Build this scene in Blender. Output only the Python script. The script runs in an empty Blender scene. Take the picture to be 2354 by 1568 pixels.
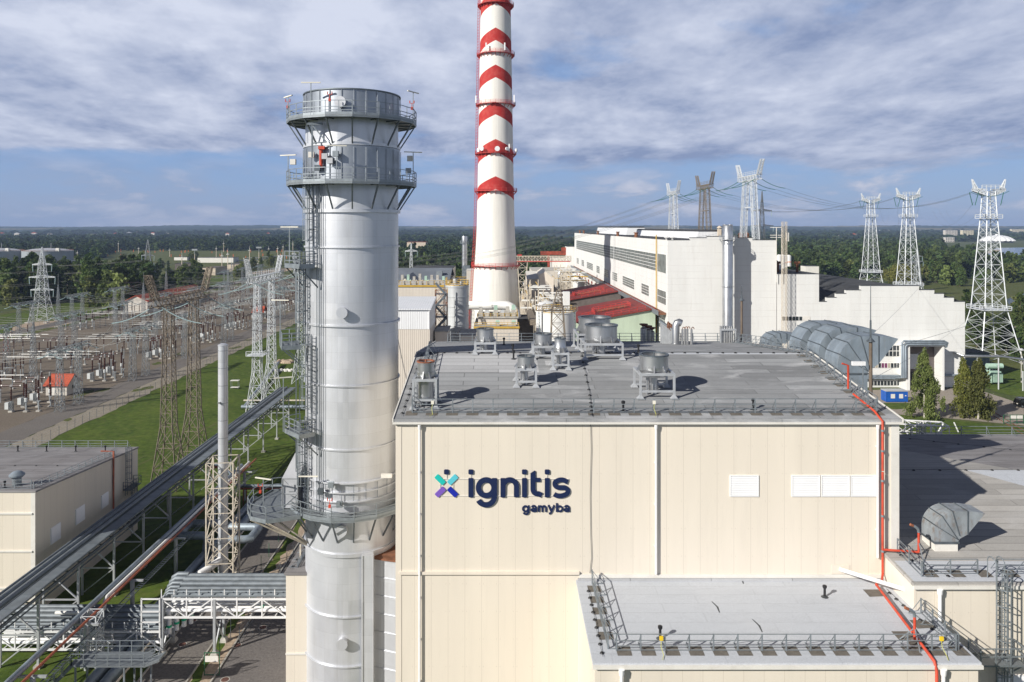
import bpy, math, random
import numpy as np
from mathutils import Vector, Matrix, noise as mnoise
random.seed(7); np.random.seed(7)
R = math.radians
scene = bpy.context.scene
col = scene.collection

# ---------------------------------------------------------------- camera (level, shifted like the corrected photograph)
F, CX, HY, H = 1700.0, 1145.0, 522.0, 45.0        # focal length, axis and horizon measured on the photo, camera height in m
cam_d = bpy.data.cameras.new('camera'); cam = bpy.data.objects.new('camera', cam_d); col.objects.link(cam)
cam.location = (0, 0, H); cam.rotation_euler = (R(90), 0, 0)
cam_d.sensor_width = 36; cam_d.lens = F/2353*36
cam_d.shift_x = (1176.5-CX)/2353; cam_d.shift_y = -(784-HY)/2353
cam_d.clip_start = 0.5; cam_d.clip_end = 40000
scene.camera = cam

# ---------------------------------------------------------------- light
SUN_EL, SUN_AZ = R(29), math.atan2(-.79, -.61)
ld = bpy.data.lights.new('sun', 'SUN'); ld.energy = 5.0; ld.angle = R(.5); ld.color = (1, .955, .88)
sun = bpy.data.objects.new('sun', ld); col.objects.link(sun)
sun.rotation_euler = Vector((.79*math.cos(SUN_EL), .61*math.cos(SUN_EL), -math.sin(SUN_EL))).to_track_quat('-Z', 'Y').to_euler()
vs = scene.view_settings; vs.view_transform = 'Standard'; vs.look = 'None'; vs.exposure = 0.2; vs.gamma = 1
cy = scene.cycles
cy.use_denoising = True; cy.max_bounces = 5; cy.diffuse_bounces = 2; cy.glossy_bounces = 3; cy.transparent_max_bounces = 4
cy.volume_bounces = 0; cy.caustics_reflective = False; cy.caustics_refractive = False; cy.sample_clamp_indirect = 4

def N(nt, t, **kw):
    n = nt.nodes.new(t)
    for k, v in kw.items():
        if k[0] == 'i' and k[1:].isdigit(): n.inputs[int(k[1:])].default_value = v
        else: setattr(n, k, v)
    return n
class NT:
    """small wrapper for wiring nodes"""
    def __init__(s, nt): s.nt = nt; s.L = nt.links.new
    def val(s, x, sock):
        if isinstance(x, (int, float, tuple)): sock.default_value = x
        else: s.L(x, sock)
    def math(s, op, a, b=0.0, c=0.0, clamp=False):
        n = s.nt.nodes.new('ShaderNodeMath'); n.operation = op; n.use_clamp = clamp
        for i, x in enumerate((a, b, c)): s.val(x, n.inputs[i])
        return n.outputs[0]
    def mix(s, f, a, b, mode='MIX'):
        n = s.nt.nodes.new('ShaderNodeMix'); n.data_type = 'RGBA'; n.blend_type = mode
        s.val(f, n.inputs[0])
        for x, i in ((a, 6), (b, 7)): s.val(x if not isinstance(x, tuple) or len(x) == 4 else (*x, 1), n.inputs[i])
        return n.outputs[2]
    def noise(s, vec, scale, detail=4, rough=.55, dist=0):
        n = s.nt.nodes.new('ShaderNodeTexNoise'); n.inputs['Scale'].default_value = scale; n.inputs['Detail'].default_value = detail
        n.inputs['Roughness'].default_value = rough; n.inputs['Distortion'].default_value = dist
        if vec is not None: s.L(vec, n.inputs['Vector'])
        return n.outputs['Fac']
    def ramp(s, x, a, b, lo=0.0, hi=1.0):
        n = s.nt.nodes.new('ShaderNodeMapRange'); n.inputs[1].default_value = a; n.inputs[2].default_value = b
        n.inputs[3].default_value = lo; n.inputs[4].default_value = hi; s.val(x, n.inputs[0]); return n.outputs[0]
    def scale(s, vec, sc):
        n = s.nt.nodes.new('ShaderNodeMapping'); n.inputs['Scale'].default_value = sc; s.L(vec, n.inputs['Vector']); return n.outputs[0]
    def pos(s): return s.nt.nodes.new('ShaderNodeNewGeometry').outputs['Position']
    def sep(s, v):
        n = s.nt.nodes.new('ShaderNodeSeparateXYZ'); s.L(v, n.inputs[0]); return n.outputs
    def comb(s, x, y, z):
        n = s.nt.nodes.new('ShaderNodeCombineXYZ')
        for i, q in enumerate((x, y, z)): s.val(q, n.inputs[i])
        return n.outputs[0]

# ---------------------------------------------------------------- sky
w = bpy.data.worlds.new('World'); scene.world = w; w.use_nodes = True
nt = w.node_tree; nt.nodes.clear(); t = NT(nt)
SKY_STR = .1; SKYX = 31.2
sky = N(nt, 'ShaderNodeTexSky', sky_type='NISHITA', sun_disc=False, sun_elevation=SUN_EL, sun_rotation=SUN_AZ % (2*math.pi), altitude=100, air_density=1.0, dust_density=1.2, ozone_density=2.5)
tc = N(nt, 'ShaderNodeTexCoord'); sx, sy, sz = t.sep(tc.outputs['Generated'])
zz = t.math('ADD', t.math('MAXIMUM', sz, 0.0), .15)
u = t.math('DIVIDE', sx, zz); v = t.math('DIVIDE', sy, zz)
pv = t.comb(t.math('ADD', t.math('MULTIPLY', u, .8), SKYX), t.math('MULTIPLY', v, .62), 3.7)
n1 = t.noise(pv, 1.7, 9, .58, .1); n2 = t.noise(t.scale(pv, (1,.95,1)), 4.0, 9, .6, .12); n3 = t.noise(pv, .42, 2, .5, .2)
pd = t.scale(tc.outputs['Generated'], (7, 7, 26)); nc = t.noise(pd, 1.0, 8, .6, .25)
hi = t.ramp(t.math('ADD', sz, t.math('MULTIPLY', t.math('SUBTRACT', n3, .5), .06)), .05, .105)                       # the thick deck hangs over the upper sky
dens = t.math('ADD', t.math('ADD', t.math('MULTIPLY', n1, .60), t.math('MULTIPLY', n3, .30)), t.math('MULTIPLY', hi, .30))
low = t.math('MULTIPLY', t.ramp(t.math('ADD', nc, t.ramp(sx, -.5, .5, .07, -.03)), .47, .60), t.ramp(sz, .10, .05))
cover = t.math('MAXIMUM', t.ramp(dens, .565, .675), t.math('MULTIPLY', low, .8))
lum = t.ramp(t.math('ADD', t.math('ADD', t.math('MULTIPLY', n2, .55), t.math('MULTIPLY', n1, .45)), t.ramp(sz, .07, .24, -.045, .02)), .37, .63)
k = 1.06/SKY_STR
c_dark, c_lite = (.205*k, .262*k, .415*k), (.56*k, .60*k, .715*k)
ccol = t.mix(lum, c_dark, c_lite)
lowc = t.mix(t.ramp(nc, .5, .72), (.27*k, .33*k, .47*k), (.64*k, .62*k, .67*k))
ccol = t.mix(t.ramp(sz, .06, .09), lowc, ccol)
blue = t.mix(t.ramp(sz, .0, .12), (.27*k, .35*k, .52*k), (.17*k, .315*k, .60*k))
skyc = t.mix(.85, sky.outputs[0], blue)
mixc = t.mix(cover, skyc, ccol)
# unseen sky overhead is darkened on purpose, to weaken the fill light
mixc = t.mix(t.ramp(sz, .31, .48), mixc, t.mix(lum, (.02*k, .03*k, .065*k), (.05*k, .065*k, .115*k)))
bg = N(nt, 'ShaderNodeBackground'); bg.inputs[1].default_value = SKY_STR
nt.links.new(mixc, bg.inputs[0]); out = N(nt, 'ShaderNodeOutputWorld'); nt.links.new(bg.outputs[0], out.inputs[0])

# ---------------------------------------------------------------- measuring helpers (photo measurements -> metres)
def PX(px, Y): return (px-CX)/F*Y
def PZ(py, Y): return H-(py-HY)/F*Y
def W(px, py, Y): return (PX(px, Y), Y, PZ(py, Y))
def G(px, py, z=0.0):
    Y = (H-z)*F/(py-HY); return (PX(px, Y), Y)

# ---------------------------------------------------------------- mesh building
class MB:
    def __init__(s): s.v = []; s.f = []; s.mi = []; s.m = 0
    def add(s, vs, fs):
        o = len(s.v); s.v += [tuple(p) for p in vs]
        for f in fs: s.f.append([i+o for i in f]); s.mi.append(s.m)
        return s
    def box(s, x0, x1, y0, y1, z0, z1):
        return s.add([(x0,y0,z0),(x1,y0,z0),(x1,y1,z0),(x0,y1,z0),(x0,y0,z1),(x1,y0,z1),(x1,y1,z1),(x0,y1,z1)],
                     [(0,3,2,1),(4,5,6,7),(0,1,5,4),(1,2,6,5),(2,3,7,6),(3,0,4,7)])
    def obox(s, c, sx, sy, sz, rz=0):
        """box with its base centre at c, turned by rz"""
        ca, sa = math.cos(rz), math.sin(rz); vs = []
        for z in (0, sz):
            for x, y in ((-sx/2,-sy/2),(sx/2,-sy/2),(sx/2,sy/2),(-sx/2,sy/2)):
                vs.append((c[0]+x*ca-y*sa, c[1]+x*sa+y*ca, c[2]+z))
        return s.add(vs, [(0,3,2,1),(4,5,6,7),(0,1,5,4),(1,2,6,5),(2,3,7,6),(3,0,4,7)])
    def beam(s, p, q, w, h=None, cap=True):
        h = h or w; p, q = Vector(p), Vector(q); d = q-p
        if d.length < 1e-6: return s
        d.normalize(); a = d.cross(Vector((0,0,1)))
        if a.length < .02: a = Vector((1,0,0))
        a.normalize(); b = a.cross(d); a *= w/2; b *= h/2
        vs = [p-a-b, p+a-b, p+a+b, p-a+b, q-a-b, q+a-b, q+a+b, q-a+b]
        fs = [(0,1,5,4),(1,2,6,5),(2,3,7,6),(3,0,4,7)]
        if cap: fs += [(0,3,2,1),(4,5,6,7)]
        return s.add(vs, fs)
    def tube(s, p, q, r, n=8, r2=None, cap=True):
        p, q = Vector(p), Vector(q); r2 = r if r2 is None else r2; d = (q-p)
        if d.length < 1e-6: return s
        d.normalize(); a = d.cross(Vector((0,0,1)))
        if a.length < .02: a = Vector((1,0,0))
        a.normalize(); b = a.cross(d)
        vs = [];
        for c, rr in ((p, r), (q, r2)):
            for i in range(n):
                t = 2*math.pi*i/n; vs.append(c+a*rr*math.cos(t)+b*rr*math.sin(t))
        fs = [(i, i+n, (i+1)%n+n, (i+1)%n) for i in range(n)]
        if cap: fs += [tuple(range(n)), tuple(range(2*n-1, n-1, -1))]
        return s.add(vs, fs)
    def path(s, pts, r, n=8, cap=True):
        P = [Vector(p) for p in pts]; rings = []; up = None
        for i, p in enumerate(P):
            d = (P[min(i+1, len(P)-1)]-P[max(i-1, 0)]).normalized()
            if up is None:
                up = d.cross(Vector((0,0,1)))
                if up.length < .02: up = Vector((1,0,0))
            a = (up-d*up.dot(d)).normalized(); up = a; b = a.cross(d); k = 1.0
            if 0 < i < len(P)-1:
                c = (P[i+1]-p).normalized().dot((p-P[i-1]).normalized()); k = 1/max(.5, math.sqrt((1+c)/2))
            rings.append([p+(a*math.cos(2*math.pi*j/n)+b*math.sin(2*math.pi*j/n))*r*(1+(k-1)*.5) for j in range(n)])
        fs = []
        for i in range(len(P)-1):
            for j in range(n): fs.append((i*n+j, (i+1)*n+j, (i+1)*n+(j+1)%n, i*n+(j+1)%n))
        if cap: fs += [tuple(range(n)), tuple(range(len(P)*n-1, (len(P)-1)*n-1, -1))]
        return s.add([q for g in rings for q in g], fs)
    def lathe(s, x, y, prof, n=24, cap=True, a0=0.0):
        vs = []; fs = []
        for r, z in prof:
            for i in range(n):
                t = a0+2*math.pi*i/n; vs.append((x+r*math.cos(t), y+r*math.sin(t), z))
        for k in range(len(prof)-1):
            for i in range(n): fs.append((k*n+i, k*n+(i+1)%n, (k+1)*n+(i+1)%n, (k+1)*n+i))
        if cap: fs += [tuple(range(n-1, -1, -1)), tuple(range((len(prof)-1)*n, len(prof)*n))]
        return s.add(vs, fs)
    def ring(s, x, y, r0, r1, z0, z1, n=32):
        vs = []; fs = []
        for r, z in ((r0,z0),(r1,z0),(r1,z1),(r0,z1)):
            for i in range(n):
                t = 2*math.pi*i/n; vs.append((x+r*math.cos(t), y+r*math.sin(t), z))
        for k in range(4):
            for i in range(n): fs.append((k*n+i, k*n+(i+1)%n, ((k+1)%4)*n+(i+1)%n, ((k+1)%4)*n+i))
        return s.add(vs, fs)
    def prism(s, pts, z0, z1):
        n = len(pts); vs = [(x,y,z0) for x,y in pts]+[(x,y,z1) for x,y in pts]
        return s.add(vs, [tuple(range(n-1,-1,-1)), tuple(range(n,2*n))]+[(i,(i+1)%n,(i+1)%n+n,i+n) for i in range(n)])
    def prismY(s, pts, y0, y1):
        n = len(pts); vs = [(x,y0,z) for x,z in pts]+[(x,y1,z) for x,z in pts]
        return s.add(vs, [tuple(range(n)), tuple(range(2*n-1,n-1,-1))]+[(i,i+n,(i+1)%n+n,(i+1)%n) for i in range(n)])
    def prismX(s, pts, x0, x1):
        n = len(pts); vs = [(x0,y,z) for y,z in pts]+[(x1,y,z) for y,z in pts]
        return s.add(vs, [tuple(range(n-1,-1,-1)), tuple(range(n,2*n))]+[(i,(i+1)%n,(i+1)%n+n,i+n) for i in range(n)])
    def poly(s, pts): return s.add(pts, [tuple(range(len(pts)))])
    def build(s, name, m, parent=None, smooth=None, loc=None):
        me = bpy.data.meshes.new(name); o = bpy.data.objects.new(name, me); col.objects.link(o)
        base = Vector(loc) if loc else ORG.get(parent.name if parent else None, Vector((0,0,0)))
        me.from_pydata([(p[0]-base[0], p[1]-base[1], p[2]-base[2]) for p in s.v], [], s.f)
        ms = m if isinstance(m, (list, tuple)) else [m]
        for q in ms: me.materials.append(M[q] if isinstance(q, str) else q)
        if len(ms) > 1: me.polygons.foreach_set('material_index', s.mi)
        if smooth:
            me.shade_smooth(); me.set_sharp_from_angle(angle=R(smooth if smooth > 1 else 35))
        me.update()
        if parent: o.parent = parent; ORG[o.name] = base
        elif loc: o.location = loc; ORG[o.name] = base
        else: ORG[o.name] = base
        return o
ORG = {None: Vector((0,0,0))}
def tag(o, label, cat, group=None):
    o['label'] = label; o['category'] = cat
    if group: o['group'] = group
    return o
def T(name, label, cat, loc=(0,0,0), group=None):
    o = bpy.data.objects.new(name, None); col.objects.link(o); o.location = loc; o.empty_display_size = .3
    ORG[o.name] = Vector(loc); return tag(o, label, cat, group)
def struct(o): o['kind'] = 'structure'; return o
def stuff(o): o['kind'] = 'stuff'; return o
def dup(root, loc, rz=0.0, label=None, sc=None, tilt=None):
    r = root.copy(); col.objects.link(r); r.location = loc; r.rotation_euler = (tilt or 0, 0, rz)
    if sc: r.scale = sc if isinstance(sc, tuple) else (sc,)*3
    if label: r['label'] = label
    for ch in root.children:
        c = ch.copy(); col.objects.link(c); c.parent = r
        for g in ch.children:
            d = g.copy(); col.objects.link(d); d.parent = c
    return r

# shapes used by many things
def lattice(mb, b, tp, n, leg, br, horiz=True, x=True, faces=(0,1,2,3)):
    """four-legged lattice between bottom corners b and top corners tp"""
    b = [Vector(p) for p in b]; tp = [Vector(p) for p in tp]
    for i in range(4): mb.beam(b[i], tp[i], leg, cap=False)
    for k in range(n):
        t0, t1 = k/n, (k+1)/n
        lo = [b[i].lerp(tp[i], t0) for i in range(4)]; hi_ = [b[i].lerp(tp[i], t1) for i in range(4)]
        for i in faces:
            j = (i+1) % 4
            if x == 'z':
                if k % 2: mb.beam(lo[i], hi_[j], br, cap=False)
                else: mb.beam(lo[j], hi_[i], br, cap=False)
            else:
                mb.beam(lo[i], hi_[j], br, cap=False); mb.beam(lo[j], hi_[i], br, cap=False)
            if horiz: mb.beam(hi_[i], hi_[j], br, cap=False)
def sq(c, a, z, rz=0.0):
    ca, sa = math.cos(rz), math.sin(rz)
    return [(c[0]+x*ca-y*sa, c[1]+x*sa+y*ca, z) for x, y in ((-a,-a),(a,-a),(a,a),(-a,a))]
def truss(mb, p, q, w, h, n, ch, br):
    """box girder truss from p to q (axis along the bottom centre)"""
    p, q = Vector(p), Vector(q); d = (q-p).normalized(); a = d.cross(Vector((0,0,1))).normalized()*w/2; u = Vector((0,0,h))
    mb_b = [p-a, p+a, p+a+u, p-a+u]; mb_t = [q-a, q+a, q+a+u, q-a+u]
    lattice(mb, mb_b, mb_t, n, ch, br, x='z')
def rail_pts(pts, step):
    out = []
    for a, b in zip(pts[:-1], pts[1:]):
        a, b = Vector(a), Vector(b); n = max(1, round((b-a).length/step))
        for i in range(n): out.append(a.lerp(b, i/n))
    out.append(Vector(pts[-1])); return out
def railing(mb, pts, h=1.1, step=1.5, r=.025, rails=(1.0, .52), toe=0.0):
    P = rail_pts(pts, step)
    for p in P: mb.beam(p, p+Vector((0,0,h)), r*2.2, cap=False)
    for a, b in zip(pts[:-1], pts[1:]):
        for f in rails: mb.beam(Vector(a)+Vector((0,0,h*f)), Vector(b)+Vector((0,0,h*f)), r*2, cap=False)
        if toe: mb.beam(Vector(a)+Vector((0,0,toe/2)), Vector(b)+Vector((0,0,toe/2)), .03, toe)
def ladder(mb, cage, x, y, ang, z0, z1, wid=.5, r=.03, cz=2.3, cr=.36, hoop=.9):
    """ladder facing outward along ang; cage goes into the second mesh"""
    o = Vector((math.cos(ang), math.sin(ang), 0)); s = Vector((-o.y, o.x, 0)); b = Vector((x, y, 0))
    for k in (-1, 1): mb.beam(b+s*k*wid/2+Vector((0,0,z0)), b+s*k*wid/2+Vector((0,0,z1)), r*2)
    z = z0+.3
    while z < z1: mb.beam(b-s*wid/2+Vector((0,0,z)), b+s*wid/2+Vector((0,0,z)), r, cap=False); z += .33
    if cage is None: return
    z = z0+cz; hs = []
    while z <= z1+.01: hs.append(z); z += hoop
    def pt(t, z): return b+o*(cr*(1-math.cos(t))*.95)+s*(math.sin(t)*cr+0)+Vector((0,0,z))
    K = [R(35)+R(290)*i/10 for i in range(11)]
    K = [R(20)+R(320)*i/9 for i in range(10)]
    for z in hs:
        for a, c in zip(K[:-1], K[1:]): cage.beam(pt(a, z), pt(c, z), r*1.6, cap=False)
    if len(hs) > 1:
        for i in (1, 3, 4, 5, 6, 8): cage.beam(pt(K[i], hs[0]), pt(K[i], hs[-1]), r*1.3, cap=False)
def sag(p, q, d, n=14):
    p, q = Vector(p), Vector(q)
    return [p.lerp(q, i/n)-Vector((0,0,4*d*(i/n)*(1-i/n))) for i in range(n+1)]

# ---------------------------------------------------------------- materials
M = {}
def new_mat(name, rough=.6, metal=0.0):
    m = bpy.data.materials.new(name); m.use_nodes = True; nt = m.node_tree; b = nt.nodes['Principled BSDF']
    b.inputs['Roughness'].default_value = rough; b.inputs['Metallic'].default_value = metal; M[name] = m
    return m, NT(nt), b
def mat(name, c, rough=.6, metal=0.0, var=.12, sc=.6, zs=1.0, dirt=None, dirt_amt=.5, bump=0.0, spec=None, fine=.0):
    """plain weathered surface: slow tint variation, streaks when zs<1, optional dirt colour in patches"""
    m, t, b = new_mat(name, rough, metal); p = t.scale(t.pos(), (sc, sc, sc*zs))
    n = t.noise(p, 1.0, 5, .6)
    c0 = tuple(x*(1-var*1.6) for x in c); c1 = tuple(min(1, x*(1+var*1.6)) for x in c)
    cc = t.mix(t.ramp(n, .28, .72), c0, c1)
    if fine:
        f = t.noise(t.pos(), 22, 3, .7); cc = t.mix(fine, cc, t.mix(t.ramp(f, .35, .65), tuple(x*.55 for x in c), tuple(min(1, x*1.4) for x in c)))
    if dirt:
        d = t.noise(t.scale(t.pos(), (sc*1.7, sc*1.7, sc*zs*1.7)), 1.3, 7, .68)
        cc = t.mix(t.math('MULTIPLY', t.ramp(d, .52, .72), dirt_amt), cc, dirt)
    t.L(cc, b.inputs['Base Color'])
    t.L(t.ramp(n, .3, .7, rough*.88, min(1, rough*1.12)), b.inputs['Roughness'])
    if spec is not None: b.inputs['Specular IOR Level'].default_value = spec
    if bump:
        bn = t.nt.nodes.new('ShaderNodeBump'); bn.inputs['Strength'].default_value = bump; bn.inputs['Distance'].default_value = .05
        t.L(t.noise(t.pos(), 6, 4), bn.inputs['Height']); t.L(bn.outputs[0], b.inputs['Normal'])
    return m
def panel_mat(name, c, pitch=1.25, vpitch=None, seam=.022, dark=.72, rough=.5, var=.05, dirt=(.42,.38,.32), dirt_amt=.22, rivets=0.0, z0=0.0):
    """sheet cladding with upright seams that follow the wall's direction; flat bands when vpitch is given"""
    m, t, b = new_mat(name, rough); P = t.pos(); px, py, pz = t.sep(P)
    g = t.nt.nodes.new('ShaderNodeNewGeometry'); nx, ny, nz = t.sep(g.outputs['Normal'])
    side = t.math('GREATER_THAN', t.math('ABSOLUTE', nx), .6)
    u = t.math('ADD', t.math('MULTIPLY', px, t.math('SUBTRACT', 1.0, side)), t.math('MULTIPLY', py, side))
    fu = t.math('FRACT', t.math('DIVIDE', t.math('ADD', u, 500.0), pitch)) if pitch else None
    n = t.noise(t.scale(P, (.35, .35, .05)), 1.0, 5, .6)
    cc = t.mix(t.ramp(n, .25, .75), tuple(x*(1-var) for x in c), tuple(min(1, x*(1+var)) for x in c))
    if pitch:
        cell = t.math('FLOOR', t.math('DIVIDE', t.math('ADD', u, 500.0), pitch))
        wn = t.nt.nodes.new('ShaderNodeTexWhiteNoise'); wn.noise_dimensions = '1D'; t.L(cell, wn.inputs['W'])
        cc = t.mix(t.math('MULTIPLY', wn.outputs['Value'], .06), cc, tuple(x*.75 for x in c))
    d = t.noise(t.scale(P, (1.6, 1.6, .12)), 1.0, 7, .7)
    cc = t.mix(t.math('MULTIPLY', t.ramp(d, .52, .8), dirt_amt), cc, dirt)
    if pitch:
        s_ = t.math('LESS_THAN', fu, seam/pitch)
        cc = t.mix(t.math('MULTIPLY', s_, 1-dark), cc, (.2, .15, .1))
        if rivets:
            fz = t.math('FRACT', t.math('DIVIDE', pz, rivets))
            rv = t.math('MULTIPLY', t.math('LESS_THAN', t.math('ABSOLUTE', t.math('SUBTRACT', t.math('ABSOLUTE', t.math('SUBTRACT', fu, .5)), .39)), .02), t.math('LESS_THAN', fz, .045/rivets))
            cc = t.mix(t.math('MULTIPLY', rv, .45), cc, (.25, .2, .15))
    if vpitch:
        fz = t.math('FRACT', t.math('DIVIDE', t.math('SUBTRACT', pz, z0), vpitch))
        nb = t.noise(t.scale(P, (.12, .12, .9)), 1.0, 5, .7)
        s_ = t.math('MULTIPLY', t.math('LESS_THAN', fz, .07/vpitch), t.ramp(nb, .42, .62, .12, 1.0))
        cc = t.mix(t.math('MULTIPLY', s_, .38), cc, (.22, .16, .12))
        cell = t.math('FLOOR', t.math('DIVIDE', t.math('SUBTRACT', pz, z0), vpitch)); wn = t.nt.nodes.new('ShaderNodeTexWhiteNoise'); wn.noise_dimensions = '2D'
        t.L(t.comb(t.math('FLOOR', t.math('DIVIDE', u, 6.0)), cell, 0.0), wn.inputs['Vector'])
        cc = t.mix(t.math('MULTIPLY', wn.outputs['Value'], .10), cc, tuple(x*.8 for x in c))
    t.L(cc, b.inputs['Base Color']); return m
def corr_mat(name, c, pitch=.28, axis='u', rough=.45, var=.05):
    """ribbed sheet: a bump that runs with the wall"""
    m, t, b = new_mat(name, rough); P = t.pos(); px, py, pz = t.sep(P)
    g = t.nt.nodes.new('ShaderNodeNewGeometry'); nx, ny, nz = t.sep(g.outputs['True Normal'])
    side = t.math('GREATER_THAN', t.math('ABSOLUTE', nx), .6)
    u = t.math('ADD', t.math('MULTIPLY', px, t.math('SUBTRACT', 1.0, side)), t.math('MULTIPLY', py, side))
    if axis == 'x': u = px
    s_ = t.math('SINE', t.math('MULTIPLY', u, 2*math.pi/pitch))
    n = t.noise(t.scale(P, (.5, .5, .15)), 1.0, 5, .6)
    cc = t.mix(t.ramp(n, .3, .7), tuple(x*(1-var) for x in c), tuple(min(1, x*(1+var)) for x in c))
    bn = t.nt.nodes.new('ShaderNodeBump'); bn.inputs['Strength'].default_value = .28; bn.inputs['Distance'].default_value = .05
    t.L(s_, bn.inputs['Height']); t.L(bn.outputs[0], b.inputs['Normal']); t.L(cc, b.inputs['Base Color']); return m
def roof_mat(name, c, c2, row=1.0, stain=.5, brick=9.0, lite=None, tone=1.0):
    """bitumen felt laid in strips, with ponding stains"""
    m, t, b = new_mat(name, .85); P = t.pos()
    br = t.nt.nodes.new('ShaderNodeTexBrick'); br.offset = .37; br.inputs['Scale'].default_value = 1.0
    br.inputs['Brick Width'].default_value = brick; br.inputs['Row Height'].default_value = row; br.inputs['Mortar Size'].default_value = .045
    br.inputs['Mortar Smooth'].default_value = .3; br.inputs['Bias'].default_value = 0
    br.inputs['Color1'].default_value = (*[x*(1-.2*tone) for x in c], 1); br.inputs['Color2'].default_value = (*[min(1, x*(1+.16*tone)) for x in c], 1); br.inputs['Mortar'].default_value = (*[x*(1-.62*min(1, tone+.1)) for x in c], 1)
    t.L(t.scale(P, (1, 1, 1)), br.inputs['Vector'])
    big = t.noise(P, .11, 6, .62, .8); mid = t.noise(t.scale(P, (.5, 1.5, 1)), .8, 7, .7, .5); fine = t.noise(P, 14, 4, .7)
    cc = t.mix(t.math('MULTIPLY', t.ramp(big, .40, .66), stain), br.outputs['Color'], c2)
    cc = t.mix(t.math('MULTIPLY', t.ramp(mid, .5, .78), stain*.9), cc, tuple(x*.45 for x in c))
    if lite: cc = t.mix(t.math('MULTIPLY', t.ramp(t.noise(t.scale(P, (.22, .6, 1)), .8, 6, .65, .6), .54, .72), .65), cc, lite)
    cc = t.mix(.22, cc, t.mix(t.ramp(fine, .35, .65), tuple(x*.5 for x in c), tuple(min(1, x*1.5) for x in c)))
    t.L(cc, b.inputs['Base Color']); return m
def ground_mat(name, cols, sc=.05, fine=3.0, rough=.95):
    m, t, b = new_mat(name, rough); P = t.pos()
    a = t.noise(P, sc, 6, .62, .6); d = t.noise(P, sc*9, 5, .65, .3); f = t.noise(P, fine, 4, .75)
    cc = t.mix(t.ramp(a, .38, .62), cols[0], cols[1]); cc = t.mix(t.math('MULTIPLY', t.ramp(d, .5, .7), .7), cc, cols[2])
    cc = t.mix(.46, cc, t.mix(t.ramp(f, .3, .7), tuple(x*.4 for x in cols[0]), tuple(min(1, x*1.7) for x in cols[1])))
    t.L(cc, b.inputs['Base Color']); b.inputs['Specular IOR Level'].default_value = .2; return m
def leaf_mat(name, c, c2):
    m, t, b = new_mat(name, .7); oi = t.nt.nodes.new('ShaderNodeObjectInfo')
    n = t.noise(t.pos(), .9, 3, .6); cc = t.mix(t.ramp(n, .3, .7), c, c2)
    hs = t.nt.nodes.new('ShaderNodeHueSaturation'); t.L(cc, hs.inputs['Color'])
    t.L(t.ramp(oi.outputs['Random'], 0, 1, .475, .515), hs.inputs['Hue']); t.L(t.ramp(t.math('FRACT', t.math('MULTIPLY', oi.outputs['Random'], 7.31)), 0, 1, .6, 1.65), hs.inputs['Value'])
    t.L(hs.outputs[0], b.inputs['Base Color']); b.inputs['Specular IOR Level'].default_value = .25
    tr = t.nt.nodes.new('ShaderNodeBsdfTranslucent'); t.L(hs.outputs[0], tr.inputs['Color']); mx = t.nt.nodes.new('ShaderNodeMixShader'); mx.inputs[0].default_value = .35
    t.L(b.outputs[0], mx.inputs[1]); t.L(tr.outputs[0], mx.inputs[2]); t.L(mx.outputs[0], t.nt.nodes['Material Output'].inputs['Surface']); return m

panel_mat('cream', (.765, .695, .588), 1.25, seam=.03, dark=.74, rivets=2.05, var=.045, dirt_amt=.16)
panel_mat('cream_plain', (.78, .705, .60), None, dirt_amt=.2)
panel_mat('white_wall', (.775, .775, .75), None, vpitch=1.8, dirt=(.45,.38,.3), dirt_amt=.3, var=.06, rough=.8)
panel_mat('silver_cladding', (.56, .57, .58), 1.8, seam=.03, dark=.6, rough=.5, dirt_amt=.3)
mat('trim', (.76, .735, .68), .45, var=.04, dirt=(.45,.4,.33), dirt_amt=.25)
mat('white_paint', (.80, .80, .80), .35, var=.04)
mat('pipe_white', (.86, .86, .86), .3, var=.03, dirt=(.5,.47,.42), dirt_amt=.15)
mat('steel_paint', (.52, .54, .56), .4, .35, var=.07, sc=1.5, dirt=(.30,.24,.19), dirt_amt=.15)
mat('galv', (.30, .335, .36), .5, .55, var=.14, sc=1.4, fine=.12)
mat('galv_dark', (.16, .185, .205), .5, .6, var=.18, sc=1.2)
mat('duct_galv', (.27, .32, .365), .55, .35, var=.16, sc=.9, zs=.35, dirt=(.28,.25,.2), dirt_amt=.3)
mat('duct_rust', (.36, .39, .41), .55, .35, var=.16, sc=1.1, zs=.5, dirt=(.23,.14,.08), dirt_amt=.75)
mat('dark', (.012, .012, .013), .5)
mat('black_plastic', (.018, .018, .02), .45)
mat('dark_grey', (.06, .065, .07), .6, var=.2)
mat('louvre_white', (.86, .86, .86), .4, var=.02)
mat('red_pipe', (.53, .065, .03), .55, var=.2, sc=1.5, dirt=(.35,.12,.07), dirt_amt=.4)
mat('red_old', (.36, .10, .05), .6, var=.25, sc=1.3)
mat('red_paint', (.52, .045, .035), .5, var=.15, sc=.3, zs=.3, dirt=(.6,.4,.36), dirt_amt=.3)
mat('red_tile', (.44, .085, .04), .8, var=.18, sc=2)
mat('red_roof', (.20, .022, .015), .62, var=.22, sc=.16, dirt=(.10,.015,.012), dirt_amt=.5)
mat('rust', (.20, .085, .045), .85, var=.3, sc=1.5)
mat('rust_red', (.27, .05, .025), .75, var=.3, sc=.7)
mat('brown_steel', (.20, .165, .125), .8, var=.3, sc=2.5, dirt=(.40,.36,.30), dirt_amt=.8)
mat('cream_steel', (.62, .56, .46), .6, var=.15, sc=2.5, dirt=(.34,.18,.09), dirt_amt=.6)
mat('white_lattice', (.66, .69, .71), .5, .1, var=.08, sc=1.2)
mat('lattice_grey', (.29, .315, .33), .55, .3, var=.15, sc=1.2)
mat('lattice_dark', (.12, .13, .14), .7, .2, var=.2)
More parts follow.
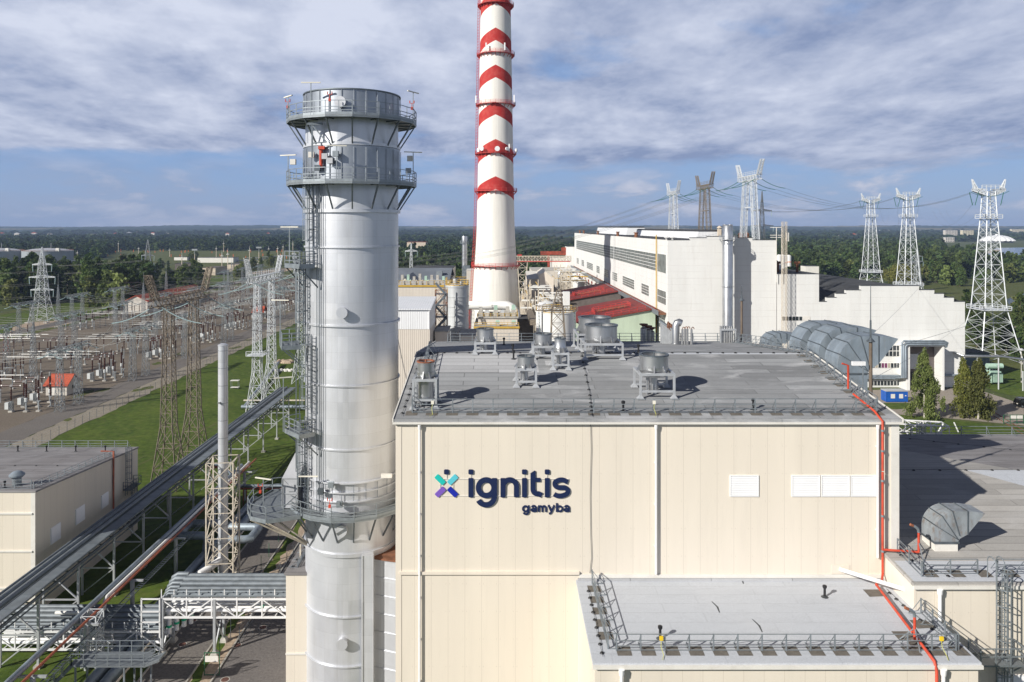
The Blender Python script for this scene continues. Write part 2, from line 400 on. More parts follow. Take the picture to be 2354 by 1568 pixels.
mat('porcelain', (.055, .017, .012), .25, var=.15, sc=4)
mat('insulator_glass', (.34, .45, .46), .2, var=.08, sc=3)
mat('insulator_green', (.04, .15, .12), .25, var=.1, sc=3)
mat('cabinet', (.62, .645, .64), .5, var=.06)
mat('lagging', (.20, .228, .25), .55, .3, var=.16, sc=1.2, dirt=(.3,.3,.3), dirt_amt=.3)
mat('busbar', (.42, .42, .41), .35, .4, var=.05)
mat('concrete', (.45, .43, .39), .9, var=.18, sc=1.2)
mat('kerb', (.40, .38, .34), .9, var=.2, sc=1.5)
mat('green_wall', (.47, .56, .43), .6, var=.07, sc=.5, zs=.2)
mat('yellow', (.56, .36, .06), .5, var=.1)
mat('orange', (.70, .16, .04), .5)
mat('blue_cabin', (.012, .10, .43), .45, var=.1)
mat('green_steel', (.40, .56, .46), .5, var=.08)
mat('green_dark', (.025, .12, .06), .5)
mat('tank_grey', (.55, .57, .58), .5, .2, var=.12, sc=.4, zs=.2, dirt=(.32,.26,.2), dirt_amt=.35)
mat('tank_white', (.80, .80, .77), .5, var=.06, sc=.4, zs=.2, dirt=(.45,.38,.3), dirt_amt=.3)
mat('tank_oil', (.30, .33, .36), .6, var=.1, sc=.1, zs=.2, dirt=(.25,.15,.1), dirt_amt=.3)
mat('wire', (.24, .25, .25), .5, .5)
mat('wire_light', (.40, .395, .37), .5, .4)
mat('glass', (.028, .035, .04), .12, var=.3, sc=.8)
mat('glass_grey', (.16, .18, .17), .35, var=.3, sc=.5, dirt=(.34,.36,.36), dirt_amt=.6)
mat('window_white', (.78, .78, .76), .5)
mat('curtain', (.16, .04, .10), .8)
mat('curtain_pale', (.42, .38, .3), .8)
mat('navy', (.012, .022, .075), .35, var=.05)
mat('teal', (.015, .52, .46), .4, var=.03); mat('cyan', (.11, .56, .66), .4, var=.03)
mat('violet', (.21, .11, .52), .4, var=.03); mat('royal', (.012, .025, .38), .4, var=.03)
mat('copper_rim', (.28, .10, .05), .6, var=.3, sc=2)
mat('brick_beige', (.62, .53, .42), .85, var=.1, sc=.5, dirt=(.3,.2,.14), dirt_amt=.2)
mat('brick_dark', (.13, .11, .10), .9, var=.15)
mat('block_pale', (.60, .56, .50), .8, var=.05, sc=.2)
mat('block_cream', (.66, .60, .44), .8, var=.05, sc=.2)
mat('roof_dark', (.05, .052, .055), .8, var=.25, sc=.15)
mat('roof_sheet', (.17, .19, .22), .6, var=.1, sc=.12)
mat('felt_pad', (.15, .135, .115), .95, var=.3, sc=3, fine=.4)
mat('mesh_grey', (.50, .51, .53), .5, .2, var=.05)
mat('grating', (.24, .265, .28), .55, .5, var=.1, sc=3)
mat('car_black', (.008, .008, .009), .15, var=0)
mat('bark', (.12, .095, .07), .9, var=.3, sc=2); mat('bark_birch', (.46, .43, .38), .8, var=.3, sc=2.5, dirt=(.05,.05,.05), dirt_amt=.8)
mat('manhole', (.12, .055, .04), .8, var=.2, sc=2)
mat('lamp_glass', (.75, .72, .62), .3); mat('brown_pole', (.15, .115, .085), .75, var=.15, sc=1.5)
mat('green_tape', (.01, .42, .22), .5); mat('sign_yellow', (.8, .55, .02), .5); mat('cable_yellow', (.5, .5, .12), .6)
corr_mat('corr_white', (.78, .79, .80), .45); corr_mat('corr_roof', (.72, .74, .77), .5, 'x'); corr_mat('corr_beige', (.66, .60, .52), .4)
roof_mat('roof_felt', (.292, .30, .308), (.37, .378, .385), 1.0, .45, 8.0, (.66, .66, .67), 1.7)
roof_mat('roof_light', (.50, .525, .565), (.58, .59, .615), 1.15, .3, 7.0, None, .12)
roof_mat('roof_mixed', (.42, .405, .38), (.33, .305, .28), 1.0, .5, 12.0, (.52, .51, .50))
roof_mat('roof_warm', (.235, .222, .222), (.36, .35, .355), 1.0, .7, 12.0, (.42, .42, .43))
roof_mat('membrane', (.47, .475, .485), (.54, .54, .55), 1.0, .35, 6.0)
ground_mat('grass', ((.038,.074,.010),(.088,.125,.018),(.145,.138,.05)), .07, .7)
ground_mat('field', ((.045,.075,.02),(.10,.115,.04),(.20,.165,.085)), .006, .3)
ground_mat('rough_grass', ((.06,.085,.022),(.105,.115,.035),(.17,.145,.075)), .02, .9)
ground_mat('gravel', ((.15,.124,.098),(.20,.168,.135),(.12,.112,.07)), .03, 3)
ground_mat('tarmac', ((.135,.125,.12),(.165,.152,.145),(.11,.10,.095)), .08, 4)
ground_mat('path', ((.15,.135,.125),(.18,.165,.15),(.12,.11,.10)), .08, 4)
ground_mat('yard', ((.27,.235,.20),(.33,.29,.245),(.20,.17,.145)), .05, 3)
ground_mat('dirt', ((.36,.275,.20),(.44,.35,.26),(.28,.21,.15)), .06, 2)
ground_mat('gravel_pale', ((.23,.20,.165),(.29,.26,.21),(.17,.15,.11)), .06, 3)
leaf_mat('leaf_birch', (.11,.145,.038), (.19,.215,.07)); leaf_mat('leaf_yellow', (.125,.155,.032), (.205,.21,.05))
leaf_mat('leaf_mid', (.048,.085,.02), (.10,.135,.04)); leaf_mat('leaf_dark', (.042,.075,.022), (.085,.118,.036)); leaf_mat('leaf_pine', (.027,.054,.02), (.055,.084,.031))
leaf_mat('leaf_willow', (.07,.10,.035), (.11,.13,.05))

# aluminium of the big stack: course seams, faint rolled bands, dust
m, t, b = new_mat('alu', .44, .45); P = t.pos(); px, py, pz = t.sep(P)
n = t.noise(t.scale(P, (.3, .3, .22)), 1.0, 5, .6); n2 = t.noise(t.scale(P, (1.2, 1.2, .1)), 1.0, 6, .7)
cc = t.mix(t.ramp(n, .3, .7), (.60, .62, .66), (.68, .70, .74)); cc = t.mix(t.math('MULTIPLY', t.ramp(n2, .48, .75), .42), cc, (.43, .42, .40))
wn = t.nt.nodes.new('ShaderNodeTexWhiteNoise'); wn.noise_dimensions = '1D'; t.L(t.math('FLOOR', t.math('DIVIDE', pz, 1.47)), wn.inputs['W'])
cc = t.mix(t.math('MULTIPLY', wn.outputs['Value'], .12), cc, (.5, .5, .5)); cc = t.mix(t.math('MULTIPLY', t.math('LESS_THAN', t.math('FRACT', t.math('DIVIDE', pz, 1.47)), .02), .25), cc, (.3, .3, .3))
th_ = t.math('FLOOR', t.math('MULTIPLY', t.math('ARCTAN2', t.math('ADD', px, 13.8), t.math('SUBTRACT', py, 70.0)), 3.3)); wp = t.nt.nodes.new('ShaderNodeTexWhiteNoise'); wp.noise_dimensions = '2D'
t.L(t.comb(th_, t.math('FLOOR', t.math('DIVIDE', pz, 1.47)), 0.0), wp.inputs['Vector'])
cc = t.mix(t.math('MULTIPLY', wp.outputs['Value'], .2), cc, (.88, .89, .92)); sm = t.math('LESS_THAN', t.math('FRACT', t.math('MULTIPLY', t.math('ARCTAN2', t.math('ADD', px, 13.8), t.math('SUBTRACT', py, 70.0)), 3.3)), .012); cc = t.mix(t.math('MULTIPLY', sm, .25), cc, (.3, .3, .3))
t.L(cc, b.inputs['Base Color']); t.L(t.math('ADD', t.ramp(n, .3, .7, .33, .45), t.math('MULTIPLY', wp.outputs['Value'], .07)), b.inputs['Roughness'])
m, t, b = new_mat('alu_dark', .48, .85); P = t.pos()
n = t.noise(t.scale(P, (.6, .6, .4)), 1.0, 6, .65); t.L(t.mix(t.ramp(n, .3, .7), (.29, .32, .355), (.43, .46, .50)), b.inputs['Base Color'])
m, t, b = new_mat('steel_drum', .38, .9); P = t.pos()
n = t.noise(t.scale(P, (.9, .9, .5)), 1.0, 5, .6); cc = t.mix(t.ramp(n, .3, .7), (.47, .48, .49), (.62, .63, .64))
t.L(t.mix(t.math('MULTIPLY', t.ramp(t.noise(t.scale(P, (2, 2, .3)), 1.0, 6, .7), .5, .75), .5), cc, (.30, .28, .26)), b.inputs['Base Color'])

# chimney: white concrete with slip-form ribs and painted red chevrons
m, t, b = new_mat('chimney', .8); P = t.nt.nodes.new('ShaderNodeTexCoord').outputs['Object']; px, py, pz = t.sep(P)
ang = t.math('ABSOLUTE', t.math('ARCTAN2', px, t.math('MULTIPLY', py, -1.0)))
tri = t.math('SUBTRACT', 1.0, t.math('ABSOLUTE', t.math('SUBTRACT', t.math('DIVIDE', ang, math.pi/2), 1.0)))
q = t.math('SUBTRACT', t.math('ADD', pz, t.math('MULTIPLY', tri, 4.7)), 59.3)
red = t.math('MULTIPLY', t.math('LESS_THAN', t.math('FRACT', t.math('DIVIDE', q, 14.05)), .34), t.math('GREATER_THAN', q, 0.0))
n = t.noise(t.scale(P, (.5, .5, .05)), 1.0, 6, .65)
wht = t.mix(t.ramp(n, .35, .75), (.84, .82, .76), (.70, .675, .62))
rib = t.math('SINE', t.math('MULTIPLY', t.math('ARCTAN2', px, py), 44.0))
wht = t.mix(t.math('MULTIPLY', t.ramp(rib, -.6, -1.0), .12), wht, (.5, .47, .42))
rd = t.mix(t.ramp(t.noise(P, .5, 6, .7), .45, .75), (.43, .022, .018), (.50, .085, .065))
t.L(t.mix(red, wht, rd), b.inputs['Base Color'])
bn = t.nt.nodes.new('ShaderNodeBump'); bn.inputs['Strength'].default_value = .25; bn.inputs['Distance'].default_value = .1
t.L(t.noise(t.scale(P, (.8, .8, .12)), 1.0, 4), bn.inputs['Height']); t.L(bn.outputs[0], b.inputs['Normal'])
# water
m, t, b = new_mat('water', .12); b.inputs['Base Color'].default_value = (.03, .05, .075, 1)
bn = t.nt.nodes.new('ShaderNodeBump'); bn.inputs['Strength'].default_value = .25; bn.inputs['Distance'].default_value = .3
t.L(t.noise(t.pos(), .5, 4), bn.inputs['Height']); t.L(bn.outputs[0], b.inputs['Normal'])
# ================================================================ ground and setting
def sheet(name, m, pts, z):
    mb = MB(); mb.poly([(x, y, z) for x, y in pts]); return struct(mb.build(name, m))
def rect(x0, x1, y0, y1): return [(x0,y0),(x1,y0),(x1,y1),(x0,y1)]
sheet('ground', 'field', rect(-9000, 9000, -300, 11000), -.06)
def ragged(x0, x1, y0, y1, j=.5, st=2.5):
    n = int((y1-y0)/st); ys = [y0+(y1-y0)*i/n for i in range(n+1)]
    return [(x0+random.uniform(-j,j), y) for y in ys]+[(x1+random.uniform(-j,j), y) for y in reversed(ys)]
sheet('lawn', 'grass', ragged(-95, -36, 55, 420, .6), -.03)
for x, w_ in ((-69,.7),(-71.2,.6)): sheet('worn_track', 'rough_grass', [(x+random.uniform(-.25,.25)+(y-138)*.2, y) for y in range(132,172,3)]+[(x+w_+random.uniform(-.25,.25)+(y-138)*.2, y) for y in reversed(range(132,172,3))], -.022)
for i in range(26):
    cx_, cy_ = (random.uniform(-101,-95) if i % 2 else random.uniform(-113,-109)), random.uniform(130,420); r0_ = random.uniform(.6,1.8)
    sheet('grass_patch', 'rough_grass', [(cx_+r0_*random.uniform(.5,1.2)*math.cos(a*.7), cy_+2.2*r0_*random.uniform(.5,1.2)*math.sin(a*.7)) for a in range(9)], -.006-i*.0001)
sheet('lawn', 'grass', rect(-95, -60, 420, 640), -.035)
sheet('plant_yard', 'yard', rect(-30, 100, 88, 520), -.03)
sheet('switchyard_gravel', 'gravel', rect(-196, -109, 120, 640), -.02)
sheet('service_road', 'path', ragged(-109, -101, 90, 640, .35), -.012)
sheet('gravel_verge', 'gravel_pale', ragged(-101, -94.7, 90, 640, .5), -.016)
sheet('field_road', 'path', [(-204,120),(-196.5,120),(-210,700),(-219,700)], -.01)
sheet('grass_strip', 'grass', [(-250,120),(-204.5,120),(-219.5,700),(-260,700)], -.025)
sheet('footpath', 'path', rect(-35.6, -31, 48, 170), -.014)
sheet('grass_verge', 'dirt', rect(-31, -28.4, 48, 150), -.018)
sheet('grass_patch', 'grass', ragged(-30.7, -29.6, 70, 130, .3, 1.2), -.012)
sheet('road', 'tarmac', rect(-28.4, -14, 48, 230), -.012)
for i, (x, y0, y1) in enumerate(((-35.75, 48, 170), (-30.9, 48, 150), (-28.5, 48, 230))):
    struct(MB().box(x, x+.16, y0, y1, -.06, .11).build('kerb', 'kerb'))
sheet('bare_soil', 'dirt', [G(70,740),G(150,736),G(170,742),G(120,752),G(20,766),G(30,752)], -.018)
sheet('sandy_track', 'dirt', [G(480,640),G(520,633),G(690,612),G(690,618),G(560,640),G(500,648)], -.03)
sheet('sandy_track', 'dirt', [G(380,664),G(470,648),G(560,642),G(480,656),G(395,670)], -.028)
sheet('clearing', 'rough_grass', [G(225,612),G(270,577),G(480,577),G(700,578),G(700,640),G(560,655),G(420,645),G(300,640)], -.045)
sheet('bank', 'rough_grass', [G(0,720),G(160,690),G(230,720),G(0,800)], -.04)
# east side
sheet('paved_yard', 'yard', [G(1985,897),G(2120,893),G(2240,893),G(2353,930),G(2353,978),G(2060,950),G(2010,950)], -.02)
sheet('lawn', 'grass', [G(1990,960),G(2060,952),G(2353,984),G(2353,1040),G(1990,1040)], -.015)
sheet('lawn', 'grass', [G(2030,926),G(2098,926),G(2105,937),G(2060,941),G(2030,939)], -.012)
sheet('lawn', 'grass', [G(2225,862),G(2300,850),G(2500,850),G(2500,930),G(2300,905),G(2250,885)], -.015)
sheet('marsh', 'rough_grass', [G(2120,690),G(2130,655),G(2280,648),G(2500,648),G(2500,850),G(2225,850),G(2225,760)], -.045)
sheet('lake', 'water', [G(2262,584),G(2290,570),G(2420,568),G(2600,572),G(2600,588),G(2360,592),G(2320,606),G(2310,590)], -.03)
sheet('lake', 'water', [G(2312,688),G(2340,676),G(2420,670),G(2420,700),G(2350,703),G(2318,700)], -.03)
sheet('canal', 'water', [G(2222,722),G(2240,732),G(2300,752),G(2370,790),G(2370,822),G(2300,780),G(2222,755)], -.025)
sheet('beach', 'dirt', [G(2180,582),G(2262,580),G(2290,573),G(2300,576),G(2262,585),G(2190,586)], -.02)
sheet('sand_bank', 'gravel_pale', [G(2268,752),G(2290,746),G(2353,752),G(2353,760),G(2300,757)], -.018)
# railway track beyond the lawn
for s in (0, 1.5):
    a, b = G(2250,935), G(2400,1030); struct(MB().beam((a[0]+s, a[1], .04), (b[0]+s, b[1], .04), .1, .16).build('railway_track', 'rust'))

# ================================================================ main building
RX0, RX1, RY0, RYR, RY1, RZE, RZR = -7.62, 29.78, 55.0, 70.8, 91.9, 30.55, 32.75
def roofz(y): return RZE+(RZR-RZE)*((y-RY0)/(RYR-RY0) if y < RYR else (RY1-y)/(RY1-RYR))
hall = T('power_unit_hall', 'tall cream clad hall with blue company lettering on its front wall', 'building', ((RX0+RX1)/2, RY0, 0))
MB().prismX([(RY0,0),(RY1,0),(RY1,RZE-.05),(RYR,RZR-.05),(RY0,RZE-.05)], RX0, RX1).build('wall', 'cream', hall)
mb = MB(); o = .16; rt = .22
mb.prismX([(RY0-o,RZE-.1),(RYR,RZR-.05),(RYR,RZR+rt),(RY0-o,RZE+rt-.02)], RX0-o, RX1+o)
mb.prismX([(RYR,RZR-.05),(RY1+o,RZE-.1),(RY1+o,RZE+rt-.02),(RYR,RZR+rt)], RX0-o, RX1+o)
roof = mb.build('roof', 'roof_felt', hall)
def rz_(y): return roofz(y)+rt
def roofy(py):
    """distance at which a sight line at photo row py meets the front slope"""
    k = (RZR-RZE)/(RYR-RY0); return (H-(RZE+rt)+k*RY0)/((py-HY)/F+k)
def onroof(px, py):
    y = roofy(py); return PX(px, y), y
pads = []
for i in range(24):
    x = -6.55+i*1.53
    y = 55.95; mb = MB()
    mb.add([(x-.45,y-.42,rz_(y-.42)+.012),(x+.45,y-.42,rz_(y-.42)+.012),(x+.47,y+.42,rz_(y+.42)+.012),(x-.44,y+.42,rz_(y+.42)+.012)], [(0,1,2,3)])
    mb.build('felt_pad', 'felt_pad', roof)
for i in range(17):
    y = 57.4+i*1.55; mb = MB()
    for x in (28.75,): mb.add([(x-.5,y-.4,rz_(y-.4)+.012),(x+.42,y-.4,rz_(y-.4)+.012),(x+.42,y+.4,rz_(y+.4)+.012),(x-.5,y+.4,rz_(y+.4)+.012)], [(0,1,2,3)])
    if not (y-.4 < RYR < y+.4): mb.build('felt_pad', 'felt_pad', roof)
def patch(name, m, x0, x1, y0, y1, dz=.008):
    return MB().add([(x0,y0,rz_(y0)+dz),(x1,y0,rz_(y0)+dz),(x1,y1,rz_(y1)+dz),(x0,y1,rz_(y1)+dz)], [(0,1,2,3)]).build(name, m, roof)
patch('membrane_patch', 'membrane', -5.6, 3.6, 65.2, 70.6)
patch('membrane_patch', 'membrane', 4.3, 7.4, 67.0, 68.4)
patch('ridge_strip', 'roof_light', 11.5, 29.3, 70.35, 70.75, .010)
# edge flashing, gutter and corner trims
mb = MB()
mb.box(RX0-.2, RX1+.2, RY0-.30, RY0-.165, RZE-.15, RZE-.01); mb.build('gutter', 'trim', hall)
for x0 in (RX0-.24, RX1+.165):
    mb = MB(); mb.prismX([(RY0-.2,RZE+.0),(RYR,RZR+.05),(RYR,RZR+.3),(RY0-.2,RZE+.27)], x0, x0+.09)
    mb.prismX([(RYR,RZR+.05),(RY1+.2,RZE+.0),(RY1+.2,RZE+.27),(RYR,RZR+.3)], x0, x0+.09)
    mb.build('verge_flashing', 'trim', hall)
for x0, x1 in ((RX0-.012, RX0+.42), (RX1-.6, RX1+.012)):
    MB().box(x0, x1, RY0-.03, RY0-.002, 0, RZE-.25).build('corner_trim', 'trim' if x1 > 20 else 'cream_plain', hall)
zt = PZ(1316, 55)
MB().box(PX(918,55), PX(1331,55), RY0-.16, RY0-.003, zt-.10, zt+.10).build('drip_ledge', 'cream_plain', hall)
MB().box(PX(1331,55), RX1-.6, RY0-.10, RY0-.003, 18.95, 19.2).build('drip_ledge', 'trim', hall)
for px, zb in ((964, 0), (1508, 19.3), (2018, 20.5)):
    x = PX(px, 54.75); mb = MB(); mb.tube((x,54.8,zb), (x,54.8,RZE-.25), .08, 12); mb.tube((x,54.8,RZE-.5), (x,54.8,RZE-.2), .11, 12, .14)
    z = zb+2
    while z < RZE-1: mb.box(x-.1, x+.1, 54.8, 54.99, z, z+.05); z += 3.1
    mb.build('downpipe', 'pipe_white', hall, smooth=40)
for px0, px1 in ((1677,1743),(1819,1884),(1887,1952),(1954.5,2013)):
    x0, x1, z0, z1 = PX(px0,55), PX(px1,55), PZ(1141,55), PZ(1092,55)
    mb = MB()
    for a in ((x0,x1,z0,z0+.06),(x0,x1,z1-.06,z1),(x0,x0+.06,z0+.06,z1-.06),(x1-.06,x1,z0+.06,z1-.06)): mb.box(a[0],a[1],54.93,54.998,a[2],a[3])
    mb.box(x0+.06,x1-.06,54.985,54.997,z0+.06,z1-.06)
    fr = mb.build('louvre', 'louvre_white', hall); mb = MB(); n = 11
    for i in range(n):
        z = z0+.08+(z1-z0-.16)*i/n; d = (z1-z0-.16)/n
        mb.add([(x0+.06,54.93,z),(x1-.06,54.93,z),(x1-.06,54.98,z+d*.8),(x0+.06,54.98,z+d*.8)], [(0,1,2,3)])
    mb.build('slats', 'louvre_white', fr)
mb = MB(); xs = PX(1357, 54.9)
mb.path([(xs, 54.93, RZE+.1),(xs+.05,54.93,28.5),(xs-.03,54.93,25),(xs+.02,54.93,22),(xs+.08,54.93,20.5),(xs-.05,54.93,19.3)], .018, 5)
tag(mb.build('lightning_down_lead', 'dark_grey'), 'thin dark down lead running down the cream front wall beside the lettering', 'cable')

# ---------------------------------------------------------------- company lettering
sg = T('company_sign', 'navy company lettering with a four colour cross mark on the cream wall', 'sign', (PX(1155,54.8), 54.99, PZ(1183,55)))
K = 1/3.563
def sp(cx, cy): # crop px -> wall X, Z
    px, py = 890.4+cx*K, 919.2+cy*K; return PX(px, 54.85), PZ(py, 54.85)
DY = [54.975]
def flat(pts, m, name='letter', parent=None, d=.055, build=True):
    q = [sp(*p) for p in pts]; y = DY[0]; DY[0] -= .0031
    mb = MB(); mb.prismY(q[::-1], y-d, y)
    return mb.build(name, m, parent or sg)
def stroke(path, wd): # constant width outline of a polyline, crop px
    L = []; Rr = []
    for i, p in enumerate(path):
        a = path[max(i-1,0)]; b = path[min(i+1,len(path)-1)]; dx, dy = b[0]-a[0], b[1]-a[1]; l = math.hypot(dx, dy); nx_, ny_ = -dy/l*wd/2, dx/l*wd/2
        L.append((p[0]+nx_, p[1]+ny_)); Rr.append((p[0]-nx_, p[1]-ny_))
    return L, Rr
def arc(cx, cy, r, a0, a1, n=22, ry=None): # degrees, y down, 0 = right
    return [(cx+r*math.cos(R(a0+(a1-a0)*i/n)), cy+(ry or r)*math.sin(R(a0+(a1-a0)*i/n))) for i in range(n+1)]
def letter(shapes, m='navy', d=.055, name='letter'):
    """shapes: list of ('p', polygon) or ('s', path, width); joined as one letter"""
    mb = MB()
    for s in shapes:
        y = DY[0]; DY[0] -= .0023
        if DY[0] < 54.94: DY[0] = 54.975
        if s[0] == 'p': mb.prismY([sp(*p) for p in s[1]][::-1], y-d, y)
        else:
            L, Rr = stroke(s[1], s[2])
            for i in range(len(L)-1): pass
            n = len(L); vs = []
            for yy in (y-d, y):
                for p in L: x, z = sp(*p); vs.append((x, yy, z))
                for p in Rr: x, z = sp(*p); vs.append((x, yy, z))
            fs = []
            for i in range(n-1):
                fs += [(i, i+1, n+i+1, n+i), (2*n+i, 2*n+n+i, 2*n+n+i+1, 2*n+i+1), (i, 2*n+i, 2*n+i+1, i+1), (n+i, n+i+1, 3*n+i+1, 3*n+i)]
            fs += [(0, n, 3*n, 2*n), (n-1, 3*n-1, 4*n-1, 2*n-1)]
            mb.add(vs, fs)
    return mb.build(name, m, sg)
def rrect(x0, y0, x1, y1, r=8):
    return arc(x1-r,y0+r,r,-90,0,4)+arc(x1-r,y1-r,r,0,90,4)+arc(x0+r,y1-r,r,90,180,4)+arc(x0+r,y0+r,r,180,270,4)
def rot(pts, a, c): 
    ca, sa = math.cos(R(a)), math.sin(R(a)); return [(c[0]+x*ca-y*sa, c[1]+x*sa+y*ca) for x, y in pts]
bar = rrect(-46,-21,46,21,7)
for c, a, m_ in (((430,657),44,'teal'),((533,657),-44,'cyan'),((432,758),-44,'violet'),((533,758),44,'royal')):
    letter([('p', rot(bar, a, c))], m_, name='mark_bar')
for x, y in ((462,573),(662,573),(1101,573),(1288,573)): letter([('p', rrect(x,y,x+40,y+40,9))], name='letter_dot')
for x in (662,1101,1288): letter([('p', rrect(x,643,x+41,801,8))])
letter([('s', arc(808,722,64,0,360,36), 44), ('p', rrect(854,643,897,790,7)), ('s', [(875.5,770)]+arc(806,793,69,2,152,20), 43)])
letter([('p', rrect(925,643,966,801,7)), ('s', [(946,760),(946,722)][:1]+arc(1001,712,55,180,360,18)+[(1056,795)], 42), ('p', rrect(1035,712,1077,801,7))])
letter([('p', [(1171,605),(1203,583),(1213,586),(1213,640),(1171,640)]), ('s', [(1192,630),(1192,735)]+arc(1230,735,38,180,80,12)[1:]+[(1264,785)], 42), ('p', rrect(1171,642,1254,675,6))])
letter([('s', [(1478,676)]+arc(1424,694,52,-38,-128,8,36)+arc(1410,690,40,-150,-260,8,32)+arc(1436,752,42,-70,70,12,32)+arc(1412,748,62,62,140,10,42), 39)])
fm = MB()
for z in (652, 791):
    a = sp(430, z); b = sp(1490, z); fm.beam((a[0],54.972,a[1]), (b[0],54.972,b[1]), .04)
for x, y0, y1 in ((484,613,650),(684,613,643),(1122,613,643),(1308,613,643),(431,690,735),(538,690,735)):
    a = sp(x, y0); b = sp(x, y1); fm.beam((a[0],54.972,a[1]), (b[0],54.972,b[1]), .035)
fm.build('fixing_rail', 'trim', sg)
def small(shapes):
    DY[0] = 54.99; return letter(shapes, d=.06, name='small_letter')
LW = 15
def ltr_a(x): return [('s', arc(x+26,890,18,200,350,12)+[(x+44.5,893),(x+44.5,922)], LW), ('s', arc(x+26,906,18,0,360,24,10.5), LW)]
small([('s', arc(1130,896,21,0,360,26), LW), ('s', [(1156,868),(1156,918)]+arc(1134,918,22,8,155,14), LW)])
small(ltr_a(1172))
small([('s', [(1240,922),(1240,868)], LW), ('s', [(1240,890)]+arc(1254,889,14,190,360,12)+[(1268,922)], LW), ('s', arc(1283,889,15,180,360,12)+[(1298,922)], LW)])
small([('s', [(1318,866),(1342,920)], LW), ('s', [(1366,866),(1343,920),(1336,932),(1322,936)], LW)])
small([('s', [(1387,850),(1387,922)], LW), ('s', arc(1411,896,21,0,360,26), LW)])
small(ltr_a(1443))
a, b = sp(1110, 875), sp(1490, 875); MB().beam((a[0],54.972,a[1]), (b[0],54.972,b[1]), .035).build('fixing_rail', 'trim', sg)

# ---------------------------------------------------------------- roof edge railings
def rail_thing(label, pts, weights=True, h=1.05, step=1.53, mname='galv'):
    o = T('roof_railing', label, 'railing', tuple(pts[0]), 'roof edge railings'); mb = MB()
    P = rail_pts(pts, step); cx_ = sum(p.x for p in P)/len(P)
    for p in P: mb.beam(p, p+Vector((0,0,h)), .05, cap=False)
    mb.build('post', mname, o) if False else None
    rails = MB()
    for a, b in zip(pts[:-1], pts[1:]):
        for f in (1.0, .62, .3, .06): rails.beam(Vector(a)+Vector((0,0,h*f)), Vector(b)+Vector((0,0,h*f)), .045, cap=False)
    rails.build('rails', mname, o)
    d = (Vector(pts[-1])-Vector(pts[0])).normalized(); nrm = Vector((-d.y, d.x, 0))
    for p in P:
        q = MB(); q.beam(p, p+Vector((0,0,h)), .075); q.beam(p+nrm*.75+Vector((0,0,.05)), p+Vector((0,0,h*.95)), .035); q.beam(p, p+nrm*.85+Vector((0,0,.06)), .05); q.build('post', mname, o)
    return o
e = .02
rail_thing('long galvanised railing along the front eave of the lettered hall', [(-6.5,56.0,rz_(56)+e),(28.6,56.0,rz_(56)+e)])
rail_thing('galvanised railing up the left verge of the lettered hall roof', [(-6.6,72.5,rz_(72.5)+e),(-6.6,RYR,RZR+rt+e),(-6.55,56.2,rz_(56.2)+e)])
rail_thing('galvanised railing down the right verge of the lettered hall roof', [(28.9,56.4,rz_(56.4)+e),(28.9,RYR,RZR+rt+e),(28.9,90.6,rz_(90.6)+e)])
rail_thing('grey railing along the rear eave of the lettered hall', [(28.4,90.8,rz_(90.8)+e),(-6.2,90.8,rz_(90.8)+e)])

